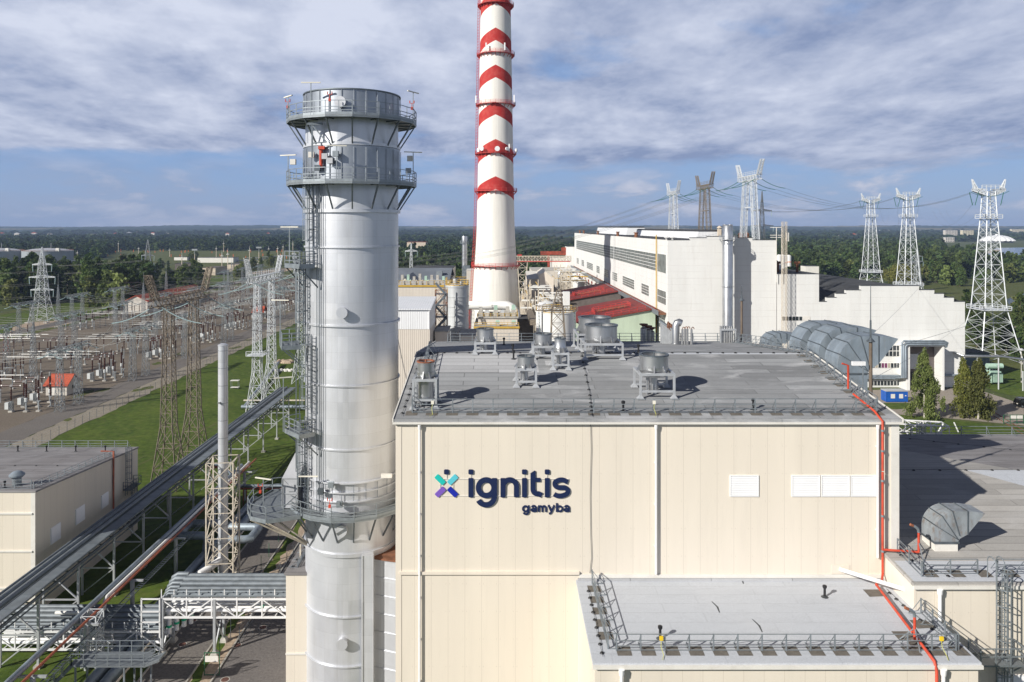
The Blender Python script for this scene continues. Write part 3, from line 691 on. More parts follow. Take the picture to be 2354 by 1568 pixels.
# ---------------------------------------------------------------- roof exhausts on stands
def exhaust(label, cxp, fr_px, footy, fr_top, drum_px, dtop, back=False, drop=0.5, inner='dark_grey', rim='galv_dark', tall=False):
    """drum of width drum_px on a square steel stand; photo rows for stand feet, stand top and drum rim"""
    yf = roofy(footy) if not back else back; k = yf/F; x = PX(cxp, yf); hw = fr_px*k/2; yc = yf+hw; kc = yc/F
    zf = rz_(yf); zt = PZ(fr_top, yf); r = drum_px*kc/2; zd = PZ(dtop+drum_px*.06, yc)
    o = T('roof_exhaust', label, 'roof vent', (x, yc, rz_(yc)), 'steel exhaust drums on the hall roof')
    mb = MB(); b = .16
    for i, j in ((-1,-1),(1,-1),(1,1),(-1,1)):
        lx_, ly_ = x+i*(hw-b/2), yc+j*(hw-b/2); q = MB(); q.beam((lx_,ly_,rz_(ly_)), (lx_,ly_,zt-.18), .17)
        zz_ = rz_(ly_); q.add([(lx_-.3,ly_-.3,zz_+.01),(lx_+.3,ly_-.3,zz_+.01),(lx_+.3,ly_+.3,zz_+.01),(lx_-.3,ly_+.3,zz_+.01),(lx_,ly_,zz_+.42)], [(0,1,4),(1,2,4),(2,3,4),(3,0,4)]); q.build('leg', 'steel_paint', o)
    for i in (-1,1):
        mb.beam((x-hw,yc+i*(hw-.1),zt-.09), (x+hw,yc+i*(hw-.1),zt-.09), .2, .2); mb.beam((x+i*(hw-.1),yc-hw+.2,zt-.09), (x+i*(hw-.1),yc+hw-.2,zt-.09), .19, .19)
        zl = zf+(zt-zf)*.30; mb.beam((x-hw+.1,yc+i*(hw-.1),zl), (x+hw-.1,yc+i*(hw-.1),zl), .16, .16)
    mb.build('stand', 'steel_paint', o)
    zb = zt+.0; mb = MB()
    lo = zt-(zt-zf)*drop
    if tall: prof = [(r*.93, zf+.5),(r*.93, zt-.1),(r*1.02, zt+.05),(r*1.02, zt+(zd-zt)*.38),(r*.98, zt+(zd-zt)*.40),(r*.98, zd-.12)]
    else: lo = zt-(zt-zf)*.24; prof = [(r*.3, lo),(r*.9, lo+.06),(r*.96, lo+.2),(r*.96, zt-.05),(r, zt+.05),(r, zt+(zd-zt)*.30),(r*1.015, zt+(zd-zt)*.31),(r*1.015, zt+(zd-zt)*.34),(r, zt+(zd-zt)*.35),(r, zd-.1)]
    prof = prof+[(r*1.03, zd-.1),(r*1.03, zd),(r*.9, zd),(r*.9, zd-.35),(.02, zd-.4)]
    mb.lathe(x, yc, prof, 40, cap=False); mb.build('drum', 'steel_drum', o, smooth=35)
    mb = MB(); mb.ring(x, yc, r*.86, r*1.06, zd+.003, zd+.09, 40); mb.beam((x-r*.9,yc,zd-.1), (x+r*.9,yc,zd-.1), .06); mb.tube((x,yc,zd-.1), (x,yc,zd+.18), .07); mb.build('rim', rim, o, smooth=35)
    mb = MB(); mb.lathe(x, yc, [(.02, zd-.28),(r*.89, zd-.26)], 32, cap=False); mb.build('damper_blade', inner, o)
    for a in (-100, -60, 20, 110, 180):
        q = MB(); c, s = math.cos(R(a)), math.sin(R(a)); h_ = min(.8, (zd-zt)*.45)
        p0 = (x+c*r, yc+s*r); d = (-s*.05, c*.05)
        q.add([(p0[0]-d[0],p0[1]-d[1],zt),(p0[0]+c*.3-d[0],p0[1]+s*.3-d[1],zt),(p0[0]-d[0],p0[1]-d[1],zt+h_),(p0[0]+d[0],p0[1]+d[1],zt),(p0[0]+c*.3+d[0],p0[1]+s*.3+d[1],zt),(p0[0]+d[0],p0[1]+d[1],zt+h_)],
              [(0,1,2),(3,5,4),(0,3,4,1),(1,4,5,2),(0,2,5,3)]); q.build('gusset', 'steel_drum', o)
    mb = MB(); rz0 = rz_(yc)
    mb.tube((x,yc,rz0-.1), (x,yc,lo+.3), r*.26, 16)
    for dx, dy in ((-.55,-.3),(-.3,.35)): mb.tube((x+dx*r,yc+dy*r,rz0-.1), (x+dx*r,yc+dy*r,zt-.3), .09, 8)
    mb.build('outlet_pipe', 'steel_drum', o, smooth=40); return o
exhaust('slim steel exhaust with rusty copper inner rim at the front left roof corner', 975.5, 57, 941, 872, 39.5, 829.5, inner='copper_rim', rim='copper_rim', tall=True)
exhaust('small steel exhaust standing alone in the middle of the front roof slope', 1209.3, 49, 891, 847.5, 39, 817.3, drop=.3)
exhaust('big single steel exhaust on the front roof slope with a wide shadow', 1511, 82, 918, 859, 64.5, 812)
exhaust('steel exhaust standing by the left end of the roof ridge', 1114.5, 50, 815.5, 787.5, 38.4, 754.5)
exhaust('steel exhaust on a white stand directly behind the narrow one', 1249.5, 52, 827, 795.5, 38.8, 766)
exhaust('narrowest steel exhaust on the tall white stand near the ridge', 1288.8, 39.5, 851.5, 811.5, 26, 777.5, drop=.2)
exhaust('widest steel exhaust drum nearer the front on the ridge', 1388, 90, 828, 790, 72, 743.6)
exhaust('wide steel exhaust drum behind its twin on the rear slope', 1372, 92, 0, 768, 72.5, 726, back=76.5)

# black breather pipes and conductor lines
def breather(label, x, y, z, h=.75):
    o = T('breather_pipe', label, 'vent pipe', (x,y,z), 'black breather pipes on the roofs')
    MB().tube((x,y,z-.05), (x,y,z+h), .085, 12).build('pipe', 'black_plastic', o, smooth=40)
    MB().lathe(x, y, [(.12,z+h-.12),(.15,z+h-.05),(.15,z+h+.06),(.09,z+h+.1)], 14).build('cap', 'black_plastic', o, smooth=40)
    MB().lathe(x, y, [(.26,z+.005),(.1,z+.1)], 14, cap=False).build('flashing_collar', 'dark_grey', o, smooth=40)
for lab, px, py in (('black breather pipe in front of the narrow exhausts near the left ridge end', 1394-890+890-0, 905),):
    pass
for lab, cxp, cyp in (('black breather pipe on the pale membrane, nearer of two close together', 1079, 400), ('black breather pipe by the ridge, farther of two close together', 1073, 345),
                      ('black breather pipe standing close to the front railing left of the large exhaust', 2018, 852)):
    x, y = onroof(890.4+cxp/3.725, 718.1+cyp/3.725); breather(lab, x, y, rz_(y))
for lab, cxp, cyp in (('black breather pipe at the ridge right of the widest drums', 110, 335), ('black breather pipe beside the front railing towards the red fire pipe', 1050, 795)):
    x, y = onroof(1436.2+cxp/3.563, 718.1+cyp/3.563); breather(lab, x, y, rz_(y))
for lab, px in (('black breather pipe on the rear slope right of the left ridge exhaust', 1340.), ('black breather pipe on the rear slope beside the widest drums', 1158.)):
    breather(lab, PX(px, 84), 84, rz_(84))
def conductor(label, pts, nb, zoff=.06):
    o = T('lightning_conductor', label, 'lightning conductor', tuple(pts[0]), 'roof lightning conductor lines'); P = []
    for a, b in zip(pts[:-1], pts[1:]):
        n = max(2, int((Vector(b)-Vector(a)).length/.8))
        for i in range(n): P.append(Vector(a).lerp(Vector(b), i/n)+Vector((random.uniform(-.05,.05), random.uniform(-.05,.05), zoff+random.uniform(0,.05))))
    P.append(Vector(pts[-1])+Vector((0,0,zoff))); MB().path(P, .014, 5).build('cable', 'dark_grey', o)
    for i in range(nb):
        t_ = (i+.5)/nb*(len(pts)-1); k = int(t_); p = Vector(pts[k]).lerp(Vector(pts[k+1]), t_-k)
        MB().lathe(p.x, p.y, [(.14,p.z),(.12,p.z+.06),(.05,p.z+.11)], 10).build('weight_block', 'black_plastic', o, smooth=40)
conductor('lightning conductor line along the ridge of the lettered hall', [(-7,RYR-.15,rz_(RYR-.15)),(29.3,RYR-.15,rz_(RYR-.15))], 30)
conductor('lightning conductor line climbing the middle of the front roof slope', [(7.0,55.2,rz_(55.2)),(7.4,60,rz_(60)),(7.9,70.5,rz_(70.5))], 12)
conductor('lightning conductor line up the left roof edge of the lettered hall', [(-7.25,55.3,rz_(55.3)),(-7.25,70.5,rz_(70.5))], 12)

# pipe groups at the rear edge of the roof
yb = 86.5; zb = rz_(yb)
o = T('flat_duct_bank', 'grey slatted frame of flat ducts at the rear roof edge', 'duct', (PX(1532,yb), yb, zb), None)
mb = MB()
for i in range(9): x = PX(1524+i*2.6, yb); y = yb+1.2-i*.16; mb.beam((x,y,zb-.1), (x,y,PZ(743+i*1.9,yb)), .11, .3)
mb.build('slats', 'steel_paint', o); mb = MB(); mb.beam((PX(1522,yb),yb+1.3,PZ(741,yb)), (PX(1548,yb),yb-.3,PZ(759,yb)), .35, .2); mb.build('header', 'galv', o)
mb = MB()
for i in range(4):
    x = PX(1534+i*3.6, yb); z = PZ(746+i*3, yb); mb.path([(x,yb,z-.4)]+[(x+.0,yb-.35+.35*math.cos(R(a)),z+.35*math.sin(R(a))) for a in range(0,181,30)], .07, 6)
mb.build('vent_bend', 'rust', o, smooth=50)
x = PX(1553, yb-1); mb = MB(); mb.path([(x,yb-1,zb-.1),(x,yb-1,PZ(748,yb-1)),(x+.12,yb-1,PZ(743,yb-1)),(x+.38,yb-1,PZ(741,yb-1)),(x+.62,yb-1,PZ(743,yb-1))], .42, 16)
o = T('gooseneck_pipe', 'thick silver gooseneck pipe at the rear roof edge', 'pipe', (x,yb-1,zb)); mb.build('pipe', 'steel_drum', o, smooth=50)
MB().tube((x,yb-1,zb), (x,yb-1,zb+.25), .55, 16).build('collar', 'steel_drum', o, smooth=50)
for i, (px, py, nm) in enumerate(((1568,757,'leftmost'),(1574,756,'second'),(1579.5,756,'third'),(1589,757,'rightmost'))):
    x = PX(px, yb-1.2); z = PZ(py, yb-1.2); o = T('vent_stack_pipe', f'{nm} of four thin silver pipes in a row at the rear roof edge', 'pipe', (x,yb-1.2,zb), 'thin silver vent pipes')
    mb = MB(); mb.tube((x,yb-1.2,zb-.1), (x,yb-1.2,z), .12, 10); mb.tube((x,yb-1.2,zb), (x,yb-1.2,zb+.5), .2, 10); mb.build('pipe', 'steel_drum', o, smooth=50)
    MB().path([(x,yb-1.2,z-.02)]+[(x+.15-.15*math.cos(R(a)),yb-1.2,z+.25*math.sin(R(a))) for a in range(0,181,30)], .045, 6).build('vent_bend', 'rust', o, smooth=50)
for i, (px, nm) in enumerate(((1479.,'left'),(1489.,'middle'),(1497.,'right'))):
    yy = 93.5+i*.6; x = PX(px, yy); z = PZ(750+i*4, yy); o = T('silencer_cylinder', f'{nm} one of three silver silencer cylinders just behind the rear eave', 'silencer', (x,yy,25), 'silver silencers behind the eave')
    MB().lathe(x, yy, [(.42,22),(.42,z-.25),(.2,z-.1),(.2,z)], 18).build('drum', 'steel_drum', o, smooth=40); MB().lathe(x, yy, [(.2,z),(.55,z+.22),(.55,z+.3)], 16).build('flared_top', 'rust', o, smooth=40)
yy = 89.3; zz0 = rz_(yy)
o = T('vent_manifold', 'steel frame with a row of upright pipes at the right rear roof corner', 'pipe rack', (PX(1672,yy),yy,zz0)); mb = MB()
for px in (1656, 1690): mb.beam((PX(px,yy),yy,zz0-.1), (PX(px,yy),yy,PZ(757,yy)), .14)
mb.beam((PX(1654,yy),yy,PZ(758,yy)), (PX(1692,yy),yy,PZ(758,yy)), .2); mb.build('frame', 'steel_paint', o)
for px in (1662,1667,1672.5,1678,1683): MB().tube((PX(px,yy),yy+.25,zz0-.1), (PX(px,yy),yy+.25,PZ(750,yy)), .16, 10).build('pipe', 'steel_drum', o, smooth=40)
MB().tube((PX(1655,yy),yy,zz0), (PX(1655,yy),yy,PZ(749,yy)), .07, 8).build('thin_pipe', 'steel_drum', o, smooth=40)

# lightning masts standing against the right wall
for lab, x, y, z0, zp, zt_ in (('brown lightning mast by the right wall near the big hoods', 30.4, 60.4, 18, PZ(784,60.4), PZ(655,60.4)), ('brown lightning mast by the right wall near the rear corner', 30.0, 91.2, 18, PZ(690,91.2), PZ(668,91.2))):
    o = T('lightning_mast', lab, 'lightning mast', (x,y,z0), 'brown lightning masts'); MB().tube((x,y,z0), (x,y,zp), .15, 10, .14).build('pole', 'brown_pole', o, smooth=50)
    MB().tube((x,y,zp), (x,y,zt_), .05, 8, .025).build('rod', 'galv_dark', o, smooth=50); mb = MB(); mb.lathe(x, y, [(.33,zp-.05),(.33,zp),(.06,zp+.3)], 10)
    for i in range(4): a = i*math.pi/2+.4; mb.tube((x+.08*math.cos(a),y+.08*math.sin(a),zp), (x+.06*math.cos(a),y+.06*math.sin(a),zp+1.7), .025, 5)
    mb.build('rod_clamp', 'galv_dark', o)

# ================================================================ annexes
AX0, AX1, AY0, AY1, AZ = 5.9, 29.35, 45.25, 55.0, 18.25
def annex(name, label, x0, x1, y0, y1, ze, prof, roofm, wallm='cream'):
    o = T(name, label, 'building', ((x0+x1)/2, y0, 0)); ys = [p[0] for p in prof]
    MB().prismX([(y0,0),(y1,0)]+[(y,z-.04) for y,z in reversed(prof)], x0, x1).build('wall', wallm, o)
    mb = MB()
    for (a, za), (b, zb_) in zip(prof[:-1], prof[1:]):
        oa = .14 if a == y0 else 0; mb.prismX([(a-oa,za-.06),(b,zb_-.06),(b,zb_+.18),(a-oa,za+.18)], x0-.12, x1+.12)
    r = mb.build('roof', roofm, o)
    MB().box(x0-.16, x1+.16, y0-.28, y0-.145, ze-.16, ze+.06).build('gutter', 'trim', o); return o, r
anx, anr = annex('low_annex', 'low cream annex with a pale flat roof in front of the lettered hall', AX0, AX1, AY0, AY1-.02, AZ, [(AY0,AZ),(AY1-.02,AZ+.35)], 'roof_light')
def az(y): return AZ+.35*(y-AY0)/(AY1-AY0)+.18
MB().box(AX0+.0, AX1, 54.78, 54.96, az(54.8)-.1, 18.93).build('upstand', 'membrane', anx)
for i in range(15):
    x = AX0+2.0+i*1.5; mb = MB(); y = 46.35
    mb.add([(x-.5,y-.55,az(y-.55)+.012),(x+.4,y-.55,az(y-.55)+.012),(x+.42,y+.5,az(y+.5)+.012),(x-.5,y+.5,az(y+.5)+.012)], [(0,1,2,3)]); mb.build('felt_pad', 'felt_pad', anr)
for i in range(5):
    y = 47.9+i*1.45; mb = MB(); x = AX0+1.1
    mb.add([(x-.5,y-.45,az(y-.45)+.012),(x+.45,y-.4,az(y-.4)+.012),(x+.45,y+.4,az(y+.4)+.012),(x-.5,y+.45,az(y+.45)+.012)], [(0,1,2,3)]); mb.build('felt_pad', 'felt_pad', anr)
for x, y in ((27.0,53.1),(26.3,47.9),(26.7,46.9),(28.2,49.2)):
    mb = MB(); mb.add([(x-.6,y-.5,az(y-.5)+.012),(x+.7,y-.4,az(y-.4)+.012),(x+.5,y+.5,az(y+.5)+.012),(x-.6,y+.5,az(y+.5)+.012)], [(0,1,2,3)]); mb.build('felt_pad', 'felt_pad', anr)
for x, y, l in ((15.1,50.6,1.4),(17.2,48.3,1.5),(18.0,54.4,.9)):
    MB().add([(x,y,az(y)+.008),(x+.07,y,az(y)+.008),(x+.16-.35*0,y+l*.5,az(y+l*.5)+.008),(x-.06,y+l,az(y+l)+.008),(x-.13,y+l,az(y+l)+.008),(x+.03,y+l*.5,az(y+l*.5)+.008)], [(0,1,2,3,4,5)]).build('seam_crack', 'dark_grey', anr)
for x in (PX(1427,45.2), PX(2163,45.2)):
    mb = MB(); mb.tube((x,44.98,0), (x,44.98,AZ-.16), .11, 12); mb.tube((x,44.98,AZ-.5), (x,44.98,AZ-.15), .16, 12, .19); mb.build('downpipe', 'pipe_white', anx, smooth=40)
rail_thing('galvanised railing along the front eave of the low annex', [(AX0+1.5,46.3,az(46.3)),(AX1-.7,46.3,az(46.3))], step=1.5)
rail_thing('galvanised railing along the left side of the low annex roof', [(AX0+1.0,54.4,az(54.4)),(AX0+1.0,46.5,az(46.5))], step=1.5)
rail_thing('short galvanised railing at the right side of the low annex roof', [(AX1-.5,46.4,az(46.4)),(AX1-.5,50.5,az(50.5))], step=1.5)
breather('black breather pipe on the annex roof close to its front railing', PX(1517,47.6), 47.6, az(47.6)); breather('black breather pipe on the annex roof close to the lettered wall', PX(1895,52.6), 52.6, az(52.6))
conductor('lightning conductor line along the left side of the annex roof', [(AX0+.55,45.6,az(45.6)),(AX0+.6,53.8,az(53.8))], 9)
conductor('lightning conductor line along the right side of the annex roof', [(AX1-1.3,53.5,az(53.5)),(AX1-1.1,50.2,az(50.2)),(AX1-.4,46.0,az(46))], 8)
BX0, BX1, BY0, BYR, BY1, BZ, BZR = 28.62, 70.0, 50.9, 69.0, 87.4, 20.35, 22.2
an2, an2r = annex('side_annex', 'wide cream side annex with a broad dark felt roof right of the lettered hall', BX0, BX1, BY0, BY1, BZ, [(BY0,BZ),(BYR,BZR),(BY1,BZ)], 'roof_mixed')
def bz(y): return (BZ+(BZR-BZ)*((y-BY0+.14)/(BYR-BY0+.14) if y < BYR else (BY1-y)/(BY1-BYR)))+.18
def bpatch(m, pts, dz=.009): MB().poly([(x,y,bz(y)+dz) for x,y in pts]).build('membrane_patch', m, an2r)
bpatch('roof_light', [(BX0+.05,BY0+.1),(BX1,BY0+.1),(BX1,53.3),(BX0+.05,53.6)])
bpatch('roof_light', [(34.5,68.9),(31.8,68.9)][:0] or [(43.5,69-.1),(70,68.9),(70,58.5),(50.0,62.0)], .007)
bpatch('roof_warm', [(48,69.2),(70,69.2),(70,87),(37,87)], .007)
mb = MB(); mb.tube((PX(2159,50.7),50.66,0), (PX(2159,50.7),50.66,BZ-.16), .12, 12); mb.tube((PX(2159,50.7),50.66,BZ-.5), (PX(2159,50.7),50.66,BZ-.15), .17, 12, .2); mb.build('downpipe', 'pipe_white', an2, smooth=40)
x0 = PX(2291, 50.8); z1 = PZ(1553, 50.8); mb = MB(); mb.box(x0, x0+3.2, 50.8, 50.898, z1-2.0, z1); lv = mb.build('louvre', 'louvre_white', an2); mb = MB()
for i in range(12): z = z1-1.9+i*.155; mb.add([(x0+.06,50.77,z),(x0+3.1,50.77,z),(x0+3.1,50.797,z+.13),(x0+.06,50.797,z+.13)], [(0,1,2,3)])
mb.build('slats', 'louvre_white', lv)
for i in range(8):
    x = BX0+1.7+i*1.9; y = 52.0; MB().add([(x-.5,y-.5,bz(y-.5)+.02),(x+.4,y-.5,bz(y-.5)+.02),(x+.42,y+.4,bz(y+.4)+.02),(x-.5,y+.4,bz(y+.4)+.02)], [(0,1,2,3)]).build('felt_pad', 'felt_pad', an2r)
rail_thing('galvanised railing along the front eave of the side annex', [(BX0+1.2,51.9,bz(51.9)),(BX0+5.0,51.9,bz(51.9))], step=1.9)
rail_thing('galvanised railing along the side annex eave right of the caged ladder', [(BX0+6.4,51.9,bz(51.9)),(BX0+22,51.9,bz(51.9))], step=1.9)
rail_thing('galvanised railing along the far eave of the side annex roof', [(69,86.6,bz(86.6)),(30.5,86.6,bz(86.6))], step=3.0)
rail_thing('short galvanised railing on the left edge of the side annex roof', [(BX0+.9,54.7,bz(54.7)),(BX0+.9,51.6,bz(51.6))], step=1.5)
conductor('lightning conductor line along the ridge of the side annex', [(BX0+1.5,BYR-.2,bz(BYR-.2)),(69,BYR-.2,bz(BYR-.2))], 16)
conductor('lightning conductor line slanting over the far slope of the side annex', [(46,85,bz(85)),(62,71,bz(71))], 9)
conductor('lightning conductor line at the left eave of the side annex', [(BX0+.7,54.6,bz(54.6)),(BX0+3.0,51.3,bz(51.3))], 5)
MB().prismX([(BY0,18.0),(BY0,BZ-.05),(54.98,20.6),(54.98,18.0)], BX0-.01, BX0-.004).build('side_cladding', 'cream_plain', an2)

# slanting white pipe from the wall to the side annex
a, b = (PX(1930,54.9),54.95,PZ(1309,54.9)), (PX(2086,52.2),52.1,PZ(1356,52.2)); o = T('overflow_pipe', 'white slanting pipe between the lettered wall and the side annex', 'pipe', a)
MB().tube(a, b, .15, 14).build('pipe', 'pipe_white', o, smooth=40); MB().box(a[0]-.6, a[0]+.75, 54.96, 54.99, a[2]-.35, a[2]+.3).build('wall_plate', 'cream_plain', o)

# red fire main
o = T('fire_main', 'red fire water pipe running down beside the right corner of the hall', 'pipe', (28.0,54.8,18.8)); xr = PX(2027, 54.7)
def redpath(pts, r=.085): return MB().path(pts, r, 10).build('pipe_run', 'red_pipe', o, smooth=50)
yk = 54.62
x1, y1 = onroof(1961, 919); 
redpath([(x1,y1,rz_(y1)+.45),(xr-.1,55.6,rz_(55.6)+.3),(xr,yk,RZE+.1),(xr,yk,27)]); redpath([(xr,yk,26.9),(xr,yk,19.3)])
xx, yy = 30.8, 54.2; zx = bz(yy)+.3; redpath([(xr,yk,zx),(xx,yy,zx)]); redpath([(xx,yy,zx),(xx,yy,zx+1.45)])
redpath([(xr,yk,19.4),(28.0,54.0,az(54)+.45),(27.3,53.45,az(53.4)+.45)]); redpath([(27.3,53.45,az(53.4)+.45),(26.55,46.7,az(46.7)+.4),(26.6,45.1,AZ+.25),(26.62,44.92,AZ-.2),(26.62,44.92,12)], .09)
x2, y2 = 26.45, 47.0; redpath([(x2,y2,az(y2)+.3),(x2,y2,az(y2)+1.75)])
xh, yh = onroof(1949, 905); redpath([(xh,yh,rz_(yh)+.4),(xh,yh,rz_(yh)+2.3),(xh-.5,yh,rz_(yh)+2.45)], .08)
for p in ((xx,yy,zx+1.45),(x2,y2,az(y2)+1.75)):
    MB().path([p,(p[0]-.05,p[1],p[2]+.25),(p[0]-.25,p[1],p[2]+.42),(p[0]-.4,p[1],p[2]+.48)], .1, 8).build('hydrant_elbow', 'galv', o, smooth=50)
    mb = MB(); mb.tube((p[0]-.4,p[1],p[2]+.48), (p[0]-.62,p[1],p[2]+.58), .1, 8); mb.build('hydrant_valve', 'copper_rim', o, smooth=50)
    mb = MB()
    for a_ in (20, 140, 260): mb.beam((p[0],p[1],p[2]-.7), (p[0]+1.0*math.cos(R(a_)),p[1]+1.0*math.sin(R(a_)),p[2]-1.9), .06)
    mb.build('support_tripod', 'galv', o)
mb = MB(); 
for z in (29.9, 28.4, 26.2, 23.6, 21.0): mb.tube((xr,yk,z), (xr,yk,z+.14), .125, 10)
mb.build('pipe_coupling', 'galv', o, smooth=50)
o = T('floodlight_camera', 'white camera housing on a railing post at the right roof corner', 'camera', (xh+1.0,yh,rz_(yh)+1.4)); MB().box(xh+.3, xh+1.35, yh-.15, yh+.1, rz_(yh)+2.3, rz_(yh)+2.62).build('housing', 'pipe_white', o); MB().beam((xh+1.2,yh,rz_(yh)), (xh+1.2,yh,rz_(yh)+2.3), .08).build('post', 'galv', o)
for lab, x, y, zf in (('yellow tagged junction box with cable at the annex railing', PX(1518,46.4), 46.25, az(46.3)), ('yellow tagged junction box at the right end of the annex railing', PX(2158,46.4), 46.2, az(46.3)), ('pale junction box with a yellow cable on the hall railing left of the large exhaust', PX(1503,55.9), 55.9, rz_(56)),
                     ('pale junction box with a yellow cable on the hall railing by the copper rimmed exhaust', PX(994,55.9), 55.9, rz_(56))):
    o = T('junction_box', lab, 'junction box', (x,y,zf+.75)); MB().box(x-.11, x+.11, y-.1, y, zf+.72, zf+.98).build('box', 'sign_yellow' if 'yellow tagged' in lab else 'lamp_glass', o)
    MB().path([(x,y-.05,zf+.72),(x-.05,y-.2,zf+.4),(x+.05,y-.5,zf+.05),(x-.12,y-.95,zf+.04)], .018, 5).build('cable', 'cable_yellow', o, smooth=50)

# caged ladder on the side annex front wall, with its stile returns
o = T('caged_ladder', 'galvanised caged ladder climbing the side annex front wall', 'ladder', (BX0+5.7,50.5,4)); a, c = MB(), MB()
ladder(a, c, BX0+5.7, 50.55, R(-90), 3.0, BZ+1.5, wid=.55, r=.035, cz=6, cr=.45, hoop=1.15)
for s in (-.3, .3):
    zc = BZ+1.5; a.path([(BX0+5.7+s,50.55,zc)]+[(BX0+5.7+s,50.55+.45-.45*math.cos(R(q)),zc+.4*math.sin(R(q))) for q in range(0,181,30)]+[(BX0+5.7+s,51.45,bz(51.4))], .035, 6)
a.build('rungs', 'galv', o); c.build('cage', 'galv', o)
pz = 15.6; MB().box(BX0+3.6, BX0+6.6, 49.4, 50.75, pz, pz+.12).build('landing', 'grating', o)
mb = MB(); railing(mb, [(BX0+3.6,50.7,pz+.12),(BX0+3.6,49.4,pz+.12),(BX0+6.6,49.4,pz+.12),(BX0+6.6,50.7,pz+.12)], 1.1, 1.0, .03); mb.build('landing_rail', 'galv', o)
mb = MB(); mb.beam((BX0+3.7,50.8,pz-1.2), (BX0+3.7,49.5,pz), .08); mb.beam((BX0+6.5,50.8,pz-1.2), (BX0+6.5,49.5,pz), .08); mb.build('bracket', 'galv', o)

# ---------------------------------------------------------------- sheet metal air hoods
def hood(name, label, x0, yc, dep, zc, wv, ht, reach, m, base_z, base='duct_galv', group=None):
    """square duct that turns from upright to level and ends in a slanted mouth; zc is the collar height"""
    o = T(name, label, 'air hood', (x0+wv/2, yc, base_z), group); rr = wv*.92; y0, y1 = yc-dep/2, yc+dep/2
    out = [(x0, zc)]+[(x0+rr-rr*math.cos(R(a)), zc+ht-rr+rr*math.sin(R(a))) for a in range(0, 91, 10)] if ht >= rr else [(x0+rr-rr*math.cos(R(a)), zc+ht*math.sin(R(a))) for a in range(0, 91, 10)]
    tip = (x0+reach, zc+ht*.93); top = [(x0+reach*.75, zc+ht)]; inner = [(x0+wv+(reach-wv)*.35, zc+ht*.24), (x0+wv+.12, zc+.22), (x0+wv, zc)]
    pts = out+top+[tip]+inner; mb = MB(); mb.prismY(pts[::-1], y0, y1); mb.build('hood', m, o)
    fl = MB()
    for i in (3, 6, 9):
        if i < len(out):
            p = Vector((out[i][0], 0, out[i][1])); q = Vector((x0+wv, 0, zc+.15)) if i < 9 else Vector((x0+wv+.1, 0, zc+ht*.2)); n_ = (p-q).normalized()*.06; p = p+n_
            for y in (y0-.03, y1+.03): fl.beam((p.x,y,p.z), (q.x,y,q.z), .05)
            fl.beam((p.x,y0-.03,p.z), (p.x,y1+.03,p.z), .06)
    xm = x0+wv+(reach-wv)*.35; fl.beam((xm,y0-.03,zc+ht*.24), (xm,y0-.03,zc+ht+.03), .06); fl.beam((xm,y0-.03,zc+ht+.03), (xm,y1+.03,zc+ht+.03), .06)
    fl.build('flange', 'galv_dark', o)
    MB().box(x0-.06, x0+wv+.06, y0-.06, y1+.06, zc-.14, zc-.002).build('collar', 'galv_dark', o)
    MB().box(x0+.02, x0+wv-.02, y0+.02, y1-.02, base_z, zc-.14).build('riser', base, o); return o
HG = 'big air hoods beside the hall'
hood('air_hood', 'nearest of three big bluish grey hoods beside the hall', 30.15, 67.0, 2.7, PZ(857,65.7), 2.65, 3.25, 5.35, 'duct_galv', 21, group=HG)
hood('air_hood', 'middle of three big bluish grey hoods beside the hall', 30.15, 71.0, 2.7, PZ(835,69.7), 2.65, 3.35, 5.45, 'duct_galv', 21, group=HG)
hood('air_hood', 'farthest of three big bluish grey hoods beside the hall', 30.15, 75.3, 2.7, PZ(815,74), 2.65, 3.1, 5.5, 'duct_galv', 21, group=HG)
hood('air_hood', 'small low grey hood behind the three big ones', 30.15, 84.2, 2.3, PZ(795,83), 1.6, 1.35, 3.35, 'duct_galv', 20.5, group=HG)
hood('air_hood', 'weathered hood with rust streaks on the side annex roof', 32.35, 55.7, 1.7, bz(55)+.7, 1.75, 2.25, 3.75, 'duct_rust', bz(55)-.3, 'trim')
# ================================================================ silver boiler stack
SX, SY, SR = -13.8, 70.0, 4.31
def SZ(py): return H-(py-HY)/F*SY
st = T('boiler_stack', 'big round silver boiler stack with platforms and ladders beside the lettered hall', 'smokestack', (SX,SY,0))
zr = [SZ(225), SZ(284), SZ(341), SZ(344), SZ(425), SZ(486.6), SZ(566), SZ(736), SZ(866), SZ(1004), SZ(1064), SZ(1231), SZ(1364), SZ(1471), SZ(1575)]
mb = MB(); mb.lathe(SX, SY, [(SR,0)]+[(SR,z) for z in np.linspace(3, zr[5], 14)]+[(SR,zr[4]-.2)], 72, cap=False); mb.build('lower_shell', 'alu', st, smooth=30)
mb = MB(); mb.lathe(SX, SY, [(SR,zr[4]-.2),(SR*1.035,zr[4]-.1),(SR*1.035,zr[3]-.05),(SR,zr[3])], 72, cap=False); mb.build('middle_drum', 'alu_dark', st, smooth=30)
mb = MB(); mb.lathe(SX, SY, [(SR,zr[3]),(SR,zr[1]+.3)], 72, cap=False); mb.build('neck_shell', 'alu', st, smooth=30)
mb = MB(); mb.lathe(SX, SY, [(SR*1.03,zr[1]+.3),(SR*1.03,zr[0]),(SR*.985,zr[0]),(SR*.985,zr[0]-3.0)], 72, cap=False); mb.build('top_drum', 'alu_dark', st, smooth=30)
mb = MB(); mb.lathe(SX, SY, [(.05,zr[0]-2.9),(SR*.98,zr[0]-3.0)], 48, cap=False); mb.build('flue_mouth', 'dark', st)
mb = MB(); mb.ring(SX, SY, SR*1.0, SR*1.055, zr[0], zr[0]+.10, 72); mb.build('top_rim', 'galv_dark', st, smooth=30)
